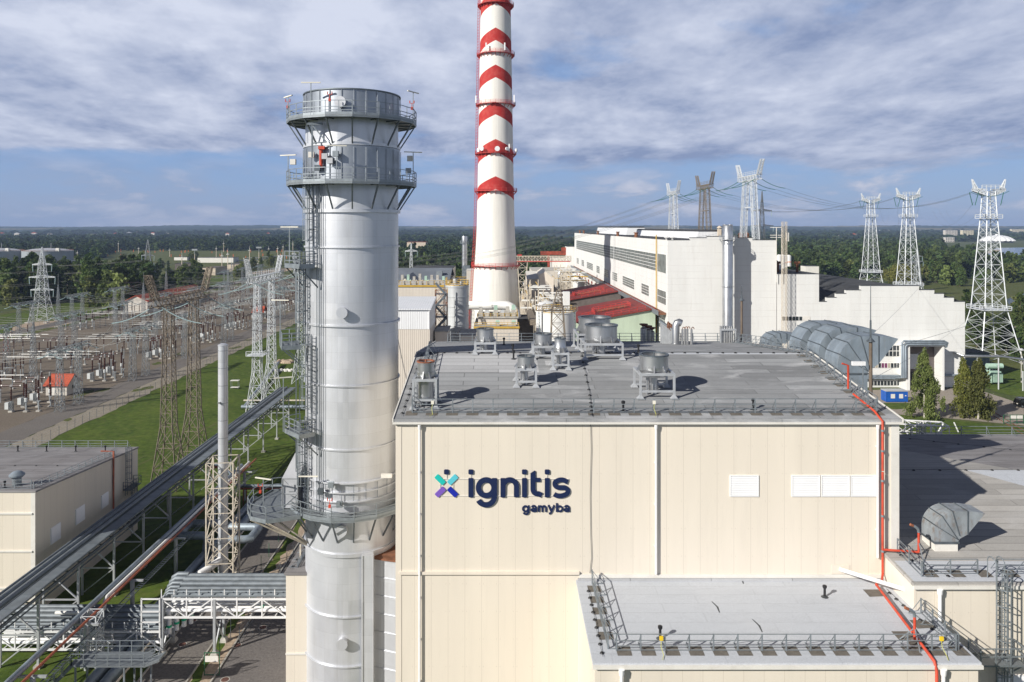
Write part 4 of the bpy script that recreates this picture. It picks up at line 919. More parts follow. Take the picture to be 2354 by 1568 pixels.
for z, h, p in ((zr[2],.28,.2),(zr[5],.3,.2),(zr[6],.14,.14),(zr[7],.16,.17),(zr[8],.12,.14),(zr[9],.14,.12),(zr[11],.30,.16),(zr[12],.12,.16),(zr[13],.12,.16),(zr[14],.12,.16)):
    MB().ring(SX, SY, SR-.02, SR+p, z-h/2, z+h/2, 72).build('stiffener_ring', 'alu' if h > .11 else 'alu_dark', st, smooth=30)
for zc, hh in ((SZ(1075), 0), (SZ(1095), 0), (SZ(1115), 0)):
    MB().ring(SX, SY, SR-.02, SR+.24, zc-.05, zc+.05, 72).build('expansion_flange', 'alu', st, smooth=30)
mb = MB()
for zlo, zhi, rr in ((SZ(1112), SZ(1078), SR+.2), (zr[4], zr[3]-.2, SR*1.05), (zr[1]+.3, zr[0]-.05, SR*1.045)):
    n = 26
    for i in range(n):
        a = 2*math.pi*i/n+.1; c, s = math.cos(a), math.sin(a); mb.beam((SX+c*rr,SY+s*rr,zlo), (SX+c*rr,SY+s*rr,zhi), .05)
mb.build('shell_ribs', 'alu_dark', st)
for px, py in ((788,718),(787,1216),(788,1475),(785,236)):
    x = PX(px, SY-SR); a = math.asin((x-SX)/SR); rr = SR*1.03 if py < 300 else SR; z = H-(py-HY)/F*(SY-rr); d = Vector((math.sin(a), -math.cos(a), 0)); c = Vector((SX,SY,z))
    mb = MB(); mb.tube(c+d*(rr-.1), c+d*(rr+.42), .44, 20); mb.tube(c+d*(rr+.42), c+d*(rr+.5), .50, 20); mb.build('manhole', 'alu', st, smooth=40)
def pol(r, a, z): return (SX+r*math.cos(a), SY+r*math.sin(a), z)
def platform(z, r0, r1, a0=0, a1=360, n=16, name='platform', rail=True, toe=.32, gap=None):
    pl = MB(); A = [R(a0+(a1-a0)*i/n) for i in range(n+1)]; vs = []; fs = []
    for i, a in enumerate(A):
        for r, zz in ((r0,z-.12),(r1,z-.12),(r1,z),(r0,z)): vs.append(pol(r, a, zz))
    for i in range(n):
        for k in range(4): fs.append((i*4+k, (i+1)*4+k, (i+1)*4+(k+1)%4, i*4+(k+1)%4))
    if a1-a0 < 359: fs += [(0,1,2,3), (n*4+3,n*4+2,n*4+1,n*4)]
    pl.add(vs, fs); p = pl.build(name, 'grating', st)
    rm = MB(); pts = [pol(r1-.04, a, z) for a in A]; railing(rm, pts, 1.2, 1.35, .028, (1.0,.55,.3), 0); rm.build('guard_rail', 'galv', p)
    tm = MB()
    for a, b in zip(pts[:-1], pts[1:]): tm.beam((a[0],a[1],z+.0), (b[0],b[1],z+.0), .05, .42)
    tm.build('toe_board', 'galv', p)
    for i, a in enumerate(A[:-1] if a1-a0 > 359 else A):
        bm_ = MB(); bm_.beam(pol(SR, a, z-2.6), pol(r1-.15, a, z-.15), .12); bm_.beam(pol(SR, a, z-.18), pol(r1-.1, a, z-.18), .10); bm_.build('bracket', 'galv_dark', p)
    return p
platform(SZ(284), SR+.05, 6.05, 11, 371, 16)
platform(SZ(425), SR+.2, 6.05, 11, 371, 16)
zp = SZ(1140)
p3 = platform(zp, SR+.08, 6.0, 150, 415, 14)
# widened west wing of the lower platform
pts = [(SX-5.0,SY-3.0),(SX-3.6,SY-4.9),(SX-6.3,SY-6.0),(SX-7.9,SY-5.2),(SX-8.7,SY-3.6),(SX-8.9,SY-1.4),(SX-8.0,SY+1.4),(SX-5.4,SY+2.2)]
MB().prism(pts[::-1], zp-.13, zp-.005).build('wing_deck', 'grating', p3); mb = MB(); P3 = [(x,y,zp) for x,y in pts[1:]]; railing(mb, P3, 1.2, 1.5, .03, (1.0,.5)); mb.build('wing_rail', 'galv', p3)
mb = MB()
for a, b in zip(P3[:-1], P3[1:]): mb.beam((a[0],a[1],zp-.06), (b[0],b[1],zp-.06), .06, .36)
mb.build('wing_toe_board', 'galv', p3); mb = MB()
for x, y in pts[2:6]: mb.beam((x,y,zp-.2), (SX-3.6,SY-2.3+(y-SY)*.1,zp-3.4), .13)
mb.build('wing_brackets', 'cream_steel', p3)
# instrument cabins on the lower platform
xa, xb, ya, yb_, zt = PX(648,66.8), PX(684,66.8), 66.8, 68.6, zp+2.75
c = MB().box(xa, xb, ya, yb_, zp+.1, zt).build('instrument_cabin', 'mesh_grey', st)
MB().add([(xa,ya,zt+.01),(xb,ya,zt+.01),(xb+.7,yb_+2.2,zt+2.6),(xa+.9,yb_+2.2,zt+2.6),(xa,yb_,zt+.01),(xb,yb_,zt+.01),(xb+.7,yb_+2.3,zt+.6),(xa+.9,yb_+2.3,zt+.6)], [(0,1,2,3),(0,3,7,4),(1,5,6,2),(2,6,7,3),(4,7,6,5)]).build('cabin_hood', 'mesh_grey', c); mb = MB(); yf = ya-.03
for z in (zp+.12, (zp+zt)/2, zt): mb.beam((xa,yf,z), (xb,yf,z), .06)
for x in (xa+.02, xb-.02): mb.beam((x,yf,zp+.1), (x,yf,zt), .06)
mb.beam((xa,yf,zp+.1), (xb,yf,(zp+zt)/2), .04); mb.beam((xa,yf,zt), (xb,yf,(zp+zt)/2), .04); mb.build('cabin_frame', 'steel_paint', c)
MB().box(SX-5.2,SX-4.6,SY-3.3,SY-2.9,zp+1.6,zp+2.2).build('control_box', 'mesh_grey', st)
MB().box(PX(876,65.5),PX(901,65.5),65.3,65.6,PZ(1097,65.5),PZ(1089,65.5)).build('signal_box', 'trim', st)
# ladders and rest landings on the west side
def ang(px): return math.pi*1.5-math.asin(min(.99, max(-.99, (CX-px-(CX-810))*SY/F/SR)))
def landing(a, z, w_, d, r0=SR+.35):
    c, s = math.cos(a), math.sin(a); n_ = Vector((c,s,0)); t_ = Vector((-s,c,0)); o_ = Vector((SX,SY,0))
    P = [o_+n_*r0-t_*w_/2, o_+n_*r0+t_*w_/2, o_+n_*(r0+d)+t_*w_/2, o_+n_*(r0+d)-t_*w_/2]
    mb = MB(); mb.prism([(p.x,p.y) for p in P], z-.12, z); l = mb.build('landing', 'grating', st); mb = MB()
    railing(mb, [(p.x,p.y,z) for p in (P[1],P[2],P[3],P[0])], 1.25, 1.0, .03, (1.0,.66,.33)); 
    for a_, b_ in ((P[1],P[2]),(P[2],P[3]),(P[3],P[0])): mb.beam((a_.x,a_.y,z-.05), (b_.x,b_.y,z-.05), .05, .4)
    mb.build('landing_rail', 'galv', l); mb = MB()
    for k in (0, 1): mb.beam(P[2+k]+Vector((0,0,z-.1)), P[1-k]-n_*.3+Vector((0,0,z-2.0)), .1)
    mb.build('landing_brackets', 'galv_dark', l)
zA, zB, zC = SZ(605), SZ(785), SZ(968)
landing(R(222), zA, 2.8, 1.5); landing(R(200), zB, 2.8, 1.7, SR+.5); landing(R(222), zC, 2.8, 1.5)
for a, z0, z1 in ((231, zA, SZ(425)+1.0),(216, zB, zA+1.2),(228, zC, zB+1.2),(220, zp, zC+1.2)):
    aa = R(a); rr = SR+.42; m1, m2 = MB(), MB(); p = pol(rr, aa, 0); ladder(m1, m2, p[0], p[1], aa, z0, z1, wid=.55, r=.04, cz=2.2, cr=.42, hoop=.95)
    k = 0; z = z0+1
    while z < z1: m1.beam(pol(SR-.05, aa-.05, z), pol(rr, aa-.05, z), .05); m1.beam(pol(SR-.05, aa+.05, z), pol(rr, aa+.05, z), .05); z += 2.2
    l = m1.build('ladder', 'galv_dark', st); m2.build('ladder_cage', 'galv', l)
mb = MB()
for a, r_, w_ in ((238.5,.3,.05),(240.5,.3,.04),(243,.35,.05),(246,.3,.035),(212,.75,.05),(209,1.0,.05),(206,.9,.04)):
    mb.beam(pol(SR+r_, R(a), zp), pol(SR+r_, R(a), zr[4] if a > 230 else zA), w_)
mb.build('conduits', 'galv_dark', st)
# lamps, beacons, small plant on the platforms
def lamp(px, py, zfoot, r, a, tub):
    p = pol(r, R(a), zfoot); zt = H-(py-HY)/F*p[1]; mb = MB(); mb.beam(p, (p[0],p[1],zt), .07); l = mb.build('lamp_post', 'galv', st)
    d = Vector((math.cos(R(tub)), math.sin(R(tub)), 0))*.85; c_ = Vector((p[0],p[1],zt)); mb = MB(); mb.beam(c_-d, c_+d, .12, .09); mb.build('tube_lamp', 'lamp_glass', l)
z1, z2 = SZ(284), SZ(425)
lamp(752, 190, z1, 5.9, 244, 0); lamp(680, 222, z1, 5.9, 203, -50); lamp(946, 212, z1, 5.9, -8, 60); lamp(680, 357, z2, 5.9, 203, -20); lamp(948, 350, z2, 5.9, -8, 20)
lamp(805, 335, z2, 5.9, 268, 10); lamp(686, 868, zB+.3 if False else zC, 6.6, 214, 20); lamp(672, 690, zB, 6.6, 203, -10); lamp(700, 522, zA, 6.2, 218, -12); lamp(700, 1095, zp, 5.6, 238, 0)
lamp(643, 1100, zp, 8.3, 212, -20)
for r, a, z in ((5.9,262,z1),(5.9,200,z1),(5.9,-12,z1),(5.9,262,zp),(8.3,196,zp)):
    p = pol(r, R(a), z+1.1); mb = MB(); mb.box(p[0]-.1,p[0]+.1,p[1]-.1,p[1]+.1,p[2],p[2]+.25); mb.tube((p[0],p[1],p[2]+.2), (p[0],p[1],p[2]+.6), .03, 6); mb.beam((p[0]-.2,p[1],p[2]+.6), (p[0]+.2,p[1],p[2]+.6), .04)
    mb.tube((p[0]-.2,p[1],p[2]+.6), (p[0]-.2,p[1],p[2]+.85), .045, 8); mb.tube((p[0]+.2,p[1],p[2]+.6), (p[0]+.2,p[1],p[2]+.85), .045, 8); mb.build('warning_beacon', 'red_pipe', st)
p = pol(4.75, R(246), 0); mb = MB(); mb.tube((p[0],p[1],SZ(395)), (p[0],p[1],SZ(350)), .16, 10); mb.box(p[0]-.2,p[0]+.35,p[1]-.25,p[1]+.1,SZ(355),SZ(348)); mb.build('actuator', 'red_pipe', st)
mb = MB(); q = pol(5.3, R(240), 0); zt_ = SZ(303); zb_ = SZ(372)
mb.beam((q[0],q[1],zb_), (q[0],q[1],zt_), .13); mb.beam((q[0],q[1],zt_), (q[0]+1.3,q[1]-.1,SZ(340)), .1); mb.beam((q[0],q[1],SZ(342)), (q[0]+1.3,q[1]-.1,SZ(340)), .1); mb.beam((q[0]-.5,q[1],zt_+.1), (q[0]+.9,q[1],zt_+.1), .2); mb.build('hoist_jib', 'galv_dark', st)
for a, z, m_ in ((252,z2+2.0,'mesh_grey'),(258,z2+1.6,'mesh_grey'),(264,z2+2.2,'galv'),(234,z2+2.2,'trim'),(206,z2+1.7,'trim'),(-4,z2+2.2,'trim'),(-10,z2+1.0,'galv'),(243,z2+1.0,'galv_dark'),(259,zp+2.5,'galv'),(247,zp+1.8,'galv_dark'),(268,zp+.8,'galv')):
    p = pol(4.9 if a > 220 else 5.5, R(a), z); MB().box(p[0]-.25,p[0]+.25,p[1]-.18,p[1]+.18,p[2],p[2]+.5).build('instrument_box', m_, st)

# rear boiler duct between stack and hall
o = T('flue_duct', 'ribbed silver duct joining the stack to the lettered hall', 'duct', (-9.5,66.5,0)); xa, ya, xb, yb2 = PX(850,66.6), 66.6, RX0-.02, 65.2; zt = SZ(1265)+.9
mb = MB(); mb.prism([(xa-1.2,71),(xa,ya),(xb,yb2),(xb,71)], 0, zt); mb.build('casing', 'alu', o)
i = 0; z = zt-.05
while z > 3: MB().beam((xa,ya-.03,z), (xb,yb2-.03,z), .08, .06).build('rib', 'alu', o); z -= 1.62
mb = MB(); mb.prism([(xa-.3,70),(xa-.3,ya-.3),(xb,yb2-.1),(xb,70)], zt, zt+.1); mb.build('cap', 'rust', o)
mb = MB(); xs = PX(841,65.6); mb.box(xs-.25,xs+.55,65.5,66.6,0,zt+.6); mb.box(xs-.38,xs-.25,65.42,65.9,0,zt+.6); mb.box(xs+.55,xs+.68,65.42,65.9,0,zt+.6); mb.build('corner_flange', 'alu', o)

# ================================================================ low building in front of the stack
lb = T('pump_house', 'low cream building with a grey felt roof in front of the stack', 'building', (-17,68,0)); zt = PZ(1318,68); x0, x1 = PX(657,68), PX(657,68)+6.5
MB().box(x0, x1, 68, 80, 0, zt-.1).build('wall', 'cream', lb); r = MB().box(x0-.12, x1+.12, 67.86, 80.1, zt-.1, zt+.12).build('roof', 'roof_warm', lb)
MB().box(x0-.02, x1, 67.9, 67.997, PZ(1502,68)-.08, PZ(1502,68)+.05).build('drip_ledge', 'trim', lb); mb = MB(); mb.box(x0+.55,x0+.68,70.6,70.8,zt,zt+1.5); mb.build('roof_post', 'cream_steel', lb)
rail_thing('low railing on the felt roof of the building in front of the stack', [(x0+.8,68.9,zt+.12),(x0+.8,79.5,zt+.12)], h=.5, step=1.6)
conductor('lightning conductor line on the felt roof in front of the stack', [(x0+.3,68.4,zt+.12),(x0+.4,79.5,zt+.12)], 8)

# ================================================================ west hall
VX, VY0, VY1, VZ0, VZ1 = -53.7, 85.8, 110.2, 14.3, 12.1
wh = T('west_hall', 'cream hall with a sloping grey roof and a shaded side wall', 'building', (-85,VY0,0))
MB().prismX([(VY0,0),(VY1,0),(VY1,VZ1-.06),(VY0,VZ0-.06)], -125, VX).build('wall', 'cream', wh)
MB().prismX([(VY0-.1,VZ0-.07),(VY1+.1,VZ1-.07),(VY1+.1,VZ1+.14),(VY0-.1,VZ0+.14)], -125, VX+.1).build('roof', 'roof_warm', wh)
def vz(y): return VZ0+(VZ1-VZ0)*(y-VY0)/(VY1-VY0)+.14
for z in (PZ(1181,85.7), PZ(1268,85.7), PZ(1353,85.7)): MB().box(-80, VX-.3, VY0-.14, VY0-.003, z-.09, z+.09).build('drip_ledge', 'trim', wh)
MB().box(VX-.5, VX+.015, VY0-.03, VY0-.004, 0, VZ0-.1).build('corner_trim', 'trim', wh)
def vpy(px, py): # point on the east wall
    Y = VX*F/(px-CX); return Y, PZ(py, Y)
for a in ((115.5,1215,138,1255),(173,1172,193.5,1210),(232,1140,248,1173)):
    y0, zt = vpy(a[0],a[1]); y1, _ = vpy(a[2],a[1]); _, zb_ = vpy(a[0],a[3]-2); mb = MB(); mb.box(VX+.005, VX+.09, y0, y1, zb_, zt); lv = mb.build('louvre', 'louvre_white', wh); mb = MB()
    for i in range(14): z = zb_+.06+(zt-zb_-.1)*i/14; mb.add([(VX+.15,y0+.06,z),(VX+.15,y1-.06,z),(VX+.093,y1-.06,z+.15),(VX+.093,y0+.06,z+.15)], [(0,1,2,3)])
    mb.build('slats', 'louvre_white', lv)
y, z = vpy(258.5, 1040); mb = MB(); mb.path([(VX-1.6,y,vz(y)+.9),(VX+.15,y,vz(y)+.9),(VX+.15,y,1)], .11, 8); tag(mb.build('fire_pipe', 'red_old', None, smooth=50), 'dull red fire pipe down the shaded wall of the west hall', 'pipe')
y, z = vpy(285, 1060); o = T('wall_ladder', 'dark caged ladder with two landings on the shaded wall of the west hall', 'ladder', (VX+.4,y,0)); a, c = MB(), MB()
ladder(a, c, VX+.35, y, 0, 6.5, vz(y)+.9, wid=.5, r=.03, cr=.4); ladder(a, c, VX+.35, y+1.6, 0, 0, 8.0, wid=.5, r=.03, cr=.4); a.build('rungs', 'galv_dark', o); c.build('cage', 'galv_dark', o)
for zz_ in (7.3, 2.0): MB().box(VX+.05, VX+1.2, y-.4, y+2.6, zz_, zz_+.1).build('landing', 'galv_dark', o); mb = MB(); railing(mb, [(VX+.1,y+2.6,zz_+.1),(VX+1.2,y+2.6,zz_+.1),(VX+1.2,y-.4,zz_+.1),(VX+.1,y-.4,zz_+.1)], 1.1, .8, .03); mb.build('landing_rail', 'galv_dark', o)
rail_thing('galvanised railing along the far edge of the west hall roof', [(-90,VY1-.6,vz(VY1-.6)),(VX-1.2,VY1-.6,vz(VY1-.6))], step=2.0)
rail_thing('galvanised railing along the near eave of the west hall roof', [(-80,VY0+.7,vz(VY0+.7)),(VX-.9,VY0+.7,vz(VY0+.7))], step=2.0)
rail_thing('low railing along the shaded side edge of the west hall roof', [(VX-.7,VY0+.8,vz(VY0+.8)),(VX-.7,VY1-5,vz(VY1-5))], step=1.6, h=.8)
Y = 88.2; x = PX(39, Y); o = T('roof_ventilator', 'round galvanised mushroom ventilator on the west hall roof', 'roof vent', (x,Y,vz(Y))); MB().tube((x,Y,vz(Y)-.1), (x,Y,vz(Y)+1.0), .5, 18).build('neck', 'galv', o, smooth=40)
MB().lathe(x, Y, [(.5,vz(Y)+.85),(.85,vz(Y)+1.15),(.85,vz(Y)+1.3),(.5,vz(Y)+1.6),(.2,vz(Y)+1.7)], 18).build('cowl', 'duct_galv', o, smooth=40)
for lab, px, py in (('black breather pipe at the far edge of the west hall roof, nearest the corner',242,1038),('black breather pipe at the far edge of the west hall roof, second from the corner',174,1038),('black breather pipe at the far edge of the west hall roof, third from the corner',107,1038),('black breather pipe at the far edge of the west hall roof, fourth from the corner',41,1038)):
    breather(lab, PX(px,107), 107, vz(107))
breather('black breather pipe by the near eave of the west hall roof', PX(11,86.9), 86.9, vz(86.9))
conductor('lightning conductor line across the west hall roof', [(-88,98,vz(98)),(VX-.5,98,vz(98))], 12)
o = T('wall_camera', 'white security camera on the corner of the west hall', 'camera', (VX+.3,VY0+.4,PZ(1318,VY0))); z = PZ(1318,VY0); MB().obox((VX-.1,VY0-.45,z), .22, .9, .22, R(-60)).build('housing', 'pipe_white', o); MB().beam((VX,VY0+.3,z-.1), (VX+.2,VY0-.2,z+.05), .06).build('arm', 'galv', o)

# ================================================================ pipe racks
XR = -47.0; ZR = 7.75
pr = T('pipe_rack', 'long straight pipe rack on tall trestles running past the west hall', 'pipe rack', (XR-2,40,0)); Y0, Y1 = 36, 172
mb = MB(); mb.box(XR-1.5, XR, Y0, Y1, ZR-.12, ZR); mb.build('cover_deck', 'lagging', pr)
mb = MB()
for x in (XR-.03, XR-1.47): mb.box(x-.04, x+.04, Y0, Y1, ZR-.02, ZR+.05)
for i in range(46): y = Y0+i*3; mb.box(XR-1.5, XR, y, y+.06, ZR+.002, ZR+.02)
mb.build('deck_edges', 'galv_dark', pr)
for x, r_, z in ((XR-2.2,.3,ZR-.1),(XR-3.0,.3,ZR-.1),(XR-3.8,.18,ZR-.2)):
    MB().tube((x,Y0,z), (x,Y1,z), r_, 12).build('pipe', 'lagging', pr, smooth=40)
mb = MB()
for x in (XR+.0, XR-3.9):
    mb.beam((x,Y0,ZR-.55), (x,Y1,ZR-.55), .16, .3); mb.beam((x,Y0,ZR-1.1), (x,Y1,ZR-1.1), .1, .12)
for i in range(60): y = Y0+i*2.28; mb.beam((XR-3.9,y,ZR-.72), (XR+.05,y,ZR-.72), .1, .12)
for k in range(4): mb.tube((XR-.5-k*.5,Y0,ZR-.42), (XR-.5-k*.5,Y1,ZR-.42), .09, 6)
mb.build('girder', 'galv_dark', pr)
ys = [F*47/(CX-p) for p in (84, 232, 346, 438, 512, 572)]
for i, y in enumerate([61.5, 68.5, 75.6, 82.8, 90.5, 98, 106, 114, 122, 130, 139, 148, 157, 166]):
    q = MB(); q.beam((XR,y,0), (XR,y,ZR-.7), .22, .22); q.beam((XR-3.9,y,0), (XR-3.9,y,ZR-.7), .22, .22); q.beam((XR-3.9,y,3.3), (XR,y,3.3), .14); q.beam((XR-3.9,y,ZR-.9), (XR-.1,y,3.4), .14); q.beam((XR-3.9,y,.2), (XR-.1,y,3.2), .12); q.build('trestle', 'steel_paint', pr)
    MB().box(XR-.35, XR+.35, y-.35, y+.35, -.05, .25).build('footing', 'concrete', pr)
o = T('steam_pipe', 'single grey pipe on white posts parallel to the long rack', 'pipe', (-43,45,0)); MB().tube((-43,32,5.05), (-43,124,5.05), .29, 14).build('pipe', 'duct_galv', o, smooth=40)
xr_ = -42.0
for i, y in enumerate((58, 66.5, 75.2, 84.6, 96, 109, 122)):
    q = MB(); q.tube((xr_+.15,y,0), (xr_+.15,y,4.5), .24, 12); q.beam((xr_-1.2,y,4.6), (xr_+1.4,y,4.6), .22, .2); q.build('post', 'steel_paint', o, smooth=40)
o = T('red_oxide_pipe', 'rust red pipe beside the grey pipe on the white posts', 'pipe', (-41.9,45,4.8)); MB().tube((-41.9,36,4.9), (-41.9,128,4.9), .13, 8).build('pipe', 'red_old', o, smooth=40)
o = T('insulated_pipe', 'pale insulated pipe that turns off the white posts', 'pipe', (-42.4,80,4.9)); MB().path([(-42.4,126,4.95),(-42.4,80.2,4.95),(-42.4,79.8,4.8),(-42.4,79.5,3.9),(-42.7,79.4,3.6),(-47.5,79.4,3.6)], .2, 10).build('pipe', 'tank_white', o, smooth=50)
o = T('cable_ladder', 'dark cable ladder tray hanging beside the red pipe', 'cable tray', (-40.6,40,4)); mb = MB()
for x in (-40.95, -40.35): mb.beam((x,40,4.3), (x,124,4.3), .05, .1)
for i in range(168): y = 40+i*.5; mb.beam((-40.95,y,4.3), (-40.35,y,4.3), .07, .03, cap=False)
mb.build('tray', 'galv_dark', o)
# cross bridges
def bridge(label, x0, x1, y, zb, zt, posts, lowpipes):
    o = T('pipe_bridge', label, 'pipe bridge', (x0, y, 0)); w_ = 2.6; mb = MB()
    for yy in (y, y+w_):
        for z in (zb, zt): mb.beam((x0,yy,z), (x1,yy,z), .16, .18)
        n = max(2, round((x1-x0)/2.6))
        for i in range(n+1):
            x = x0+(x1-x0)*i/n; mb.beam((x,yy,zb), (x,yy,zt), .13)
            if i < n: xn = x0+(x1-x0)*(i+1)/n; mb.beam((x,yy,zb if i%2 else zt), (xn,yy,zt if i%2 else zb), .11)
    n = round((x1-x0)/1.3)
    for i in range(n+1): x = x0+(x1-x0)*i/n; mb.beam((x,y,zt+.05), (x,y+w_+1.2,zt+.05), .1); mb.beam((x,y,zt), (x,y,zt+1.0), .08); mb.beam((x,y,zb), (x,y+w_,zb), .1)
    mb.build('truss', 'white_paint', o)
    for i, (dy, r_, dz) in enumerate(((.5,.19,.5),(1.15,.15,.45),(1.7,.17,.5),(2.3,.3,.62))): MB().tube((x0+.05,y+dy,zb+dz), (x1,y+dy,zb+dz), r_, 10).build('white_pipe', 'pipe_white', o, smooth=40)
    for dy, r_, dz in ((-.05,.09,.85),(.3,.13,.85),(.75,.16,.9),(1.3,.2,1.0),(2.0,.26,1.15),(2.8,.3,1.25),(3.6,.24,1.3)):
        MB().tube((x0+(1.2 if lowpipes else .0),y+dy,zt+dz-.5), (x1,y+dy,zt+dz-.5), r_, 12).build('lagged_pipe', 'lagging', o, smooth=40)
    for x, nm in posts:
        q = MB()
        for yy in (y, y+w_): q.beam((x,yy,.25), (x,yy,zt), .26, .26)
        q.beam((x,y,.4), (x,y+w_,zb), .12); q.beam((x,y+w_,.4), (x,y,zb), .12); q.build('post', 'steel_paint' , o)
        for yy in (y, y+w_): MB().lathe(x, yy, [(.55,-.05),(.5,.2),(.3,.45)], 4, a0=math.pi/4).build('footing', 'concrete', o)
    return o
xb0, xb1 = PX(373,78), -19.55
b1 = bridge('white truss bridge carrying lagged pipes over the road to the low building', xb0, xb1, 77.8, PZ(1419,77.8), PZ(1377,77.8), ((PX(493,77.8),0),(xb0+.1,0)), True)
MB().tube((PX(594,78),79,4.3), (PX(599,78),79,4.3), .34, 12).build('green_tape', 'green_tape', b1)
b2 = bridge('lower white truss bridge carrying pipes under the long rack', PX(-20,78), xb0-.1, 77.9, PZ(1493,77.9), PZ(1452,77.9), ((PX(208,77.9),0),), False)
o = T('pipe_riser', 'bundle of upright pipes linking the two pipe bridges', 'pipe', (xb0+.8,79,2))
for i, (dx, dy) in enumerate(((.5,.5),(1.0,1.2),(1.5,1.9),(2.0,2.5))):
    MB().tube((xb0+dx,78+dy,1.9), (xb0+dx,78+dy,PZ(1419,78)+.6), .24, 10).build('white_pipe', 'pipe_white', o, smooth=40); MB().tube((xb0+dx,78+dy,2.55), (xb0+dx,78+dy,2.8), .265, 10).build('green_tape', 'green_tape', o, smooth=40)
for i, dy in enumerate((.3,.75,1.3,2.0,2.8,3.6)):
    z1_ = PZ(1377,77.8)+.45+.1*i; r_ = .12+.03*i; zl_ = PZ(1452,77.9)+.4; xx_ = xb0+1.2-.0
    MB().path([(xx_+.2,77.8+dy,z1_),(xx_-.6-.25*i*.3,77.8+dy,z1_),(xx_-1.0-.1*i,77.8+dy,z1_-.35),(xx_-1.05-.1*i,77.8+dy,z1_-.8),(xx_-1.05-.1*i,77.8+dy,zl_)], min(r_,.24), 10).build('lagged_pipe', 'lagging', o, smooth=50)
mb = MB()
for x in (xb0-2.0, xb0-.1): mb.beam((x,77.6,PZ(1466,77.6)), (x,77.6,PZ(1375,77.6)), .12)
for py in (1377,1406,1430): mb.beam((xb0-2.0,77.6,PZ(py,77.6)), (xb0-.1,77.6,PZ(py,77.6)), .12)
mb.build('guard_frame', 'white_paint', o)
mb = MB(); lattice(mb, sq((PX(222,77),76.2),.75,0), sq((PX(222,77),76.2),.75,PZ(1405,76.5)), 6, .1, .06); tag(mb.build('lattice_post', 'white_lattice', loc=(PX(222,77),76.2,0)), 'slender white lattice post in front of the lower pipe bridge', 'lattice tower')

# thin steel flue inside a lattice frame
o = T('slim_flue', 'slim tall silver flue standing free of any building', 'smokestack', (PX(512.5,93.5),93.5,0)); xf, yf = PX(512.5,93.5), 93.5; zt = PZ(792,93.5)
MB().lathe(xf, yf, [(.60,0),(.60,zt-.15),(.64,zt-.15),(.64,zt-.05),(.3,zt+.12)], 24).build('shell', 'alu', o, smooth=40); mb = MB()
z = 3.0
while z < zt: mb.ring(xf, yf, .59, .625, z, z+.05, 24); z += 2.2
mb.build('band', 'alu_dark', o, smooth=40); MB().tube((xf-.2,yf-.6,PZ(925,93)), (xf-.25,yf-.85,PZ(925,93)), .14, 12).build('port', 'steel_drum', o)
o = T('flue_lattice', 'cream and rust lattice frame around the slim silver flue', 'lattice tower', (xf,yf,0)); zt2 = PZ(1058,93); mb = MB()
a = 1.62; P0, P1 = sq((xf,yf),a,0,R(6)), sq((xf,yf),a,zt2,R(6)); lattice(mb, P0, P1, 5, .15, .09); mb.build('lattice', 'cream_steel', o)
MB().path([(xf-1.9,yf-2.6,2.4),(xf-1.2,yf-1.6,2.6),(xf-.4,yf-.7,3.0),(xf,yf,3.2)], .42, 12).build('inlet_pipe', 'pipe_white', o, smooth=50)

# big district heating pipes near the ground with an expansion loop
for lab, x, loop in (('left one of the two thick silver pipes lying near the ground', -39.5, 1), ('right one of the two thick silver pipes lying near the ground', -38.0, 0)):
    o = T('heating_pipe', lab, 'pipe', (x,60,0), 'thick silver heating pipes'); q = MB()
    ye = 99+loop*.8; q.path([(x,44,.85),(x,ye,.85)], .58, 16); q.path([(x,ye+5.5,.85),(x,121-loop,.85)], .58, 16); q.build('pipe', 'duct_galv', o, smooth=50)
    d = -4.0 if loop else 4.5; zt = 2.9+loop*.2
    q = MB(); q.path([(x,ye-.5,.85),(x,ye,1.0),(x,ye+.3,1.7),(x,ye+.5,2.5),(x+d*.1,ye+.6,zt),(x+d*.85,ye+.7,zt),(x+d,ye+1.0,zt),(x+d,ye+4.4,zt),(x+d*.85,ye+4.8,zt),(x+d*.1,ye+4.9,zt),(x,ye+5.0,2.5),(x,ye+5.3,1.6),(x,ye+6,.85)], .5, 14); q.build('expansion_loop', 'duct_galv', o, smooth=50)
    for i in range(12): y = 48+i*6.2; MB().box(x-.5, x+.5, y, y+.4, -.05, .4).build('saddle', 'concrete', o)
o = T('yellow_gas_pipe', 'thin dull yellow pipe along the right thick silver pipe', 'pipe', (-36.9,60,.5)); MB().tube((-36.9,46,1.0), (-36.9,110,1.0), .12, 8).build('pipe', 'cream_steel', o)

# service footbridge with stairs over the thick pipes
o = T('service_platform', 'galvanised service platform with stairs over the thick pipes', 'platform', (-39,70,0)); z = PZ(1528,70.2); xa, xb = PX(166,70.2), PX(332,70.2)
MB().box(xa, xb, 70, 72.4, z-.14, z).build('deck', 'grating', o); mb = MB(); railing(mb, [(xa,70.05,z),(xb,70.05,z),(xb+1.5,70.05,z+.7)], 1.1, 1.2, .028); railing(mb, [(xa,72.35,z),(xb,72.35,z)], 1.1, 1.2, .028); railing(mb, [(xa,70.05,z),(xa-3.2,70.05,.1)], 1.05, 1.1, .028); railing(mb, [(xa,71.2,z),(xa-3.2,71.2,.1)], 1.05, 1.1, .028); mb.build('handrail', 'galv', o)
mb = MB()
for i in range(12): f = i/12; mb.box(xa-3.2*f-.28, xa-3.2*f, 70.1, 71.1, z*(1-f)-.06, z*(1-f))
mb.beam((xa,70.05,z-.1), (xa-3.3,70.05,-.05), .06, .25); mb.beam((xa,71.2,z-.1), (xa-3.3,71.2,-.05), .06, .25); mb.build('stair', 'grating', o); mb = MB()
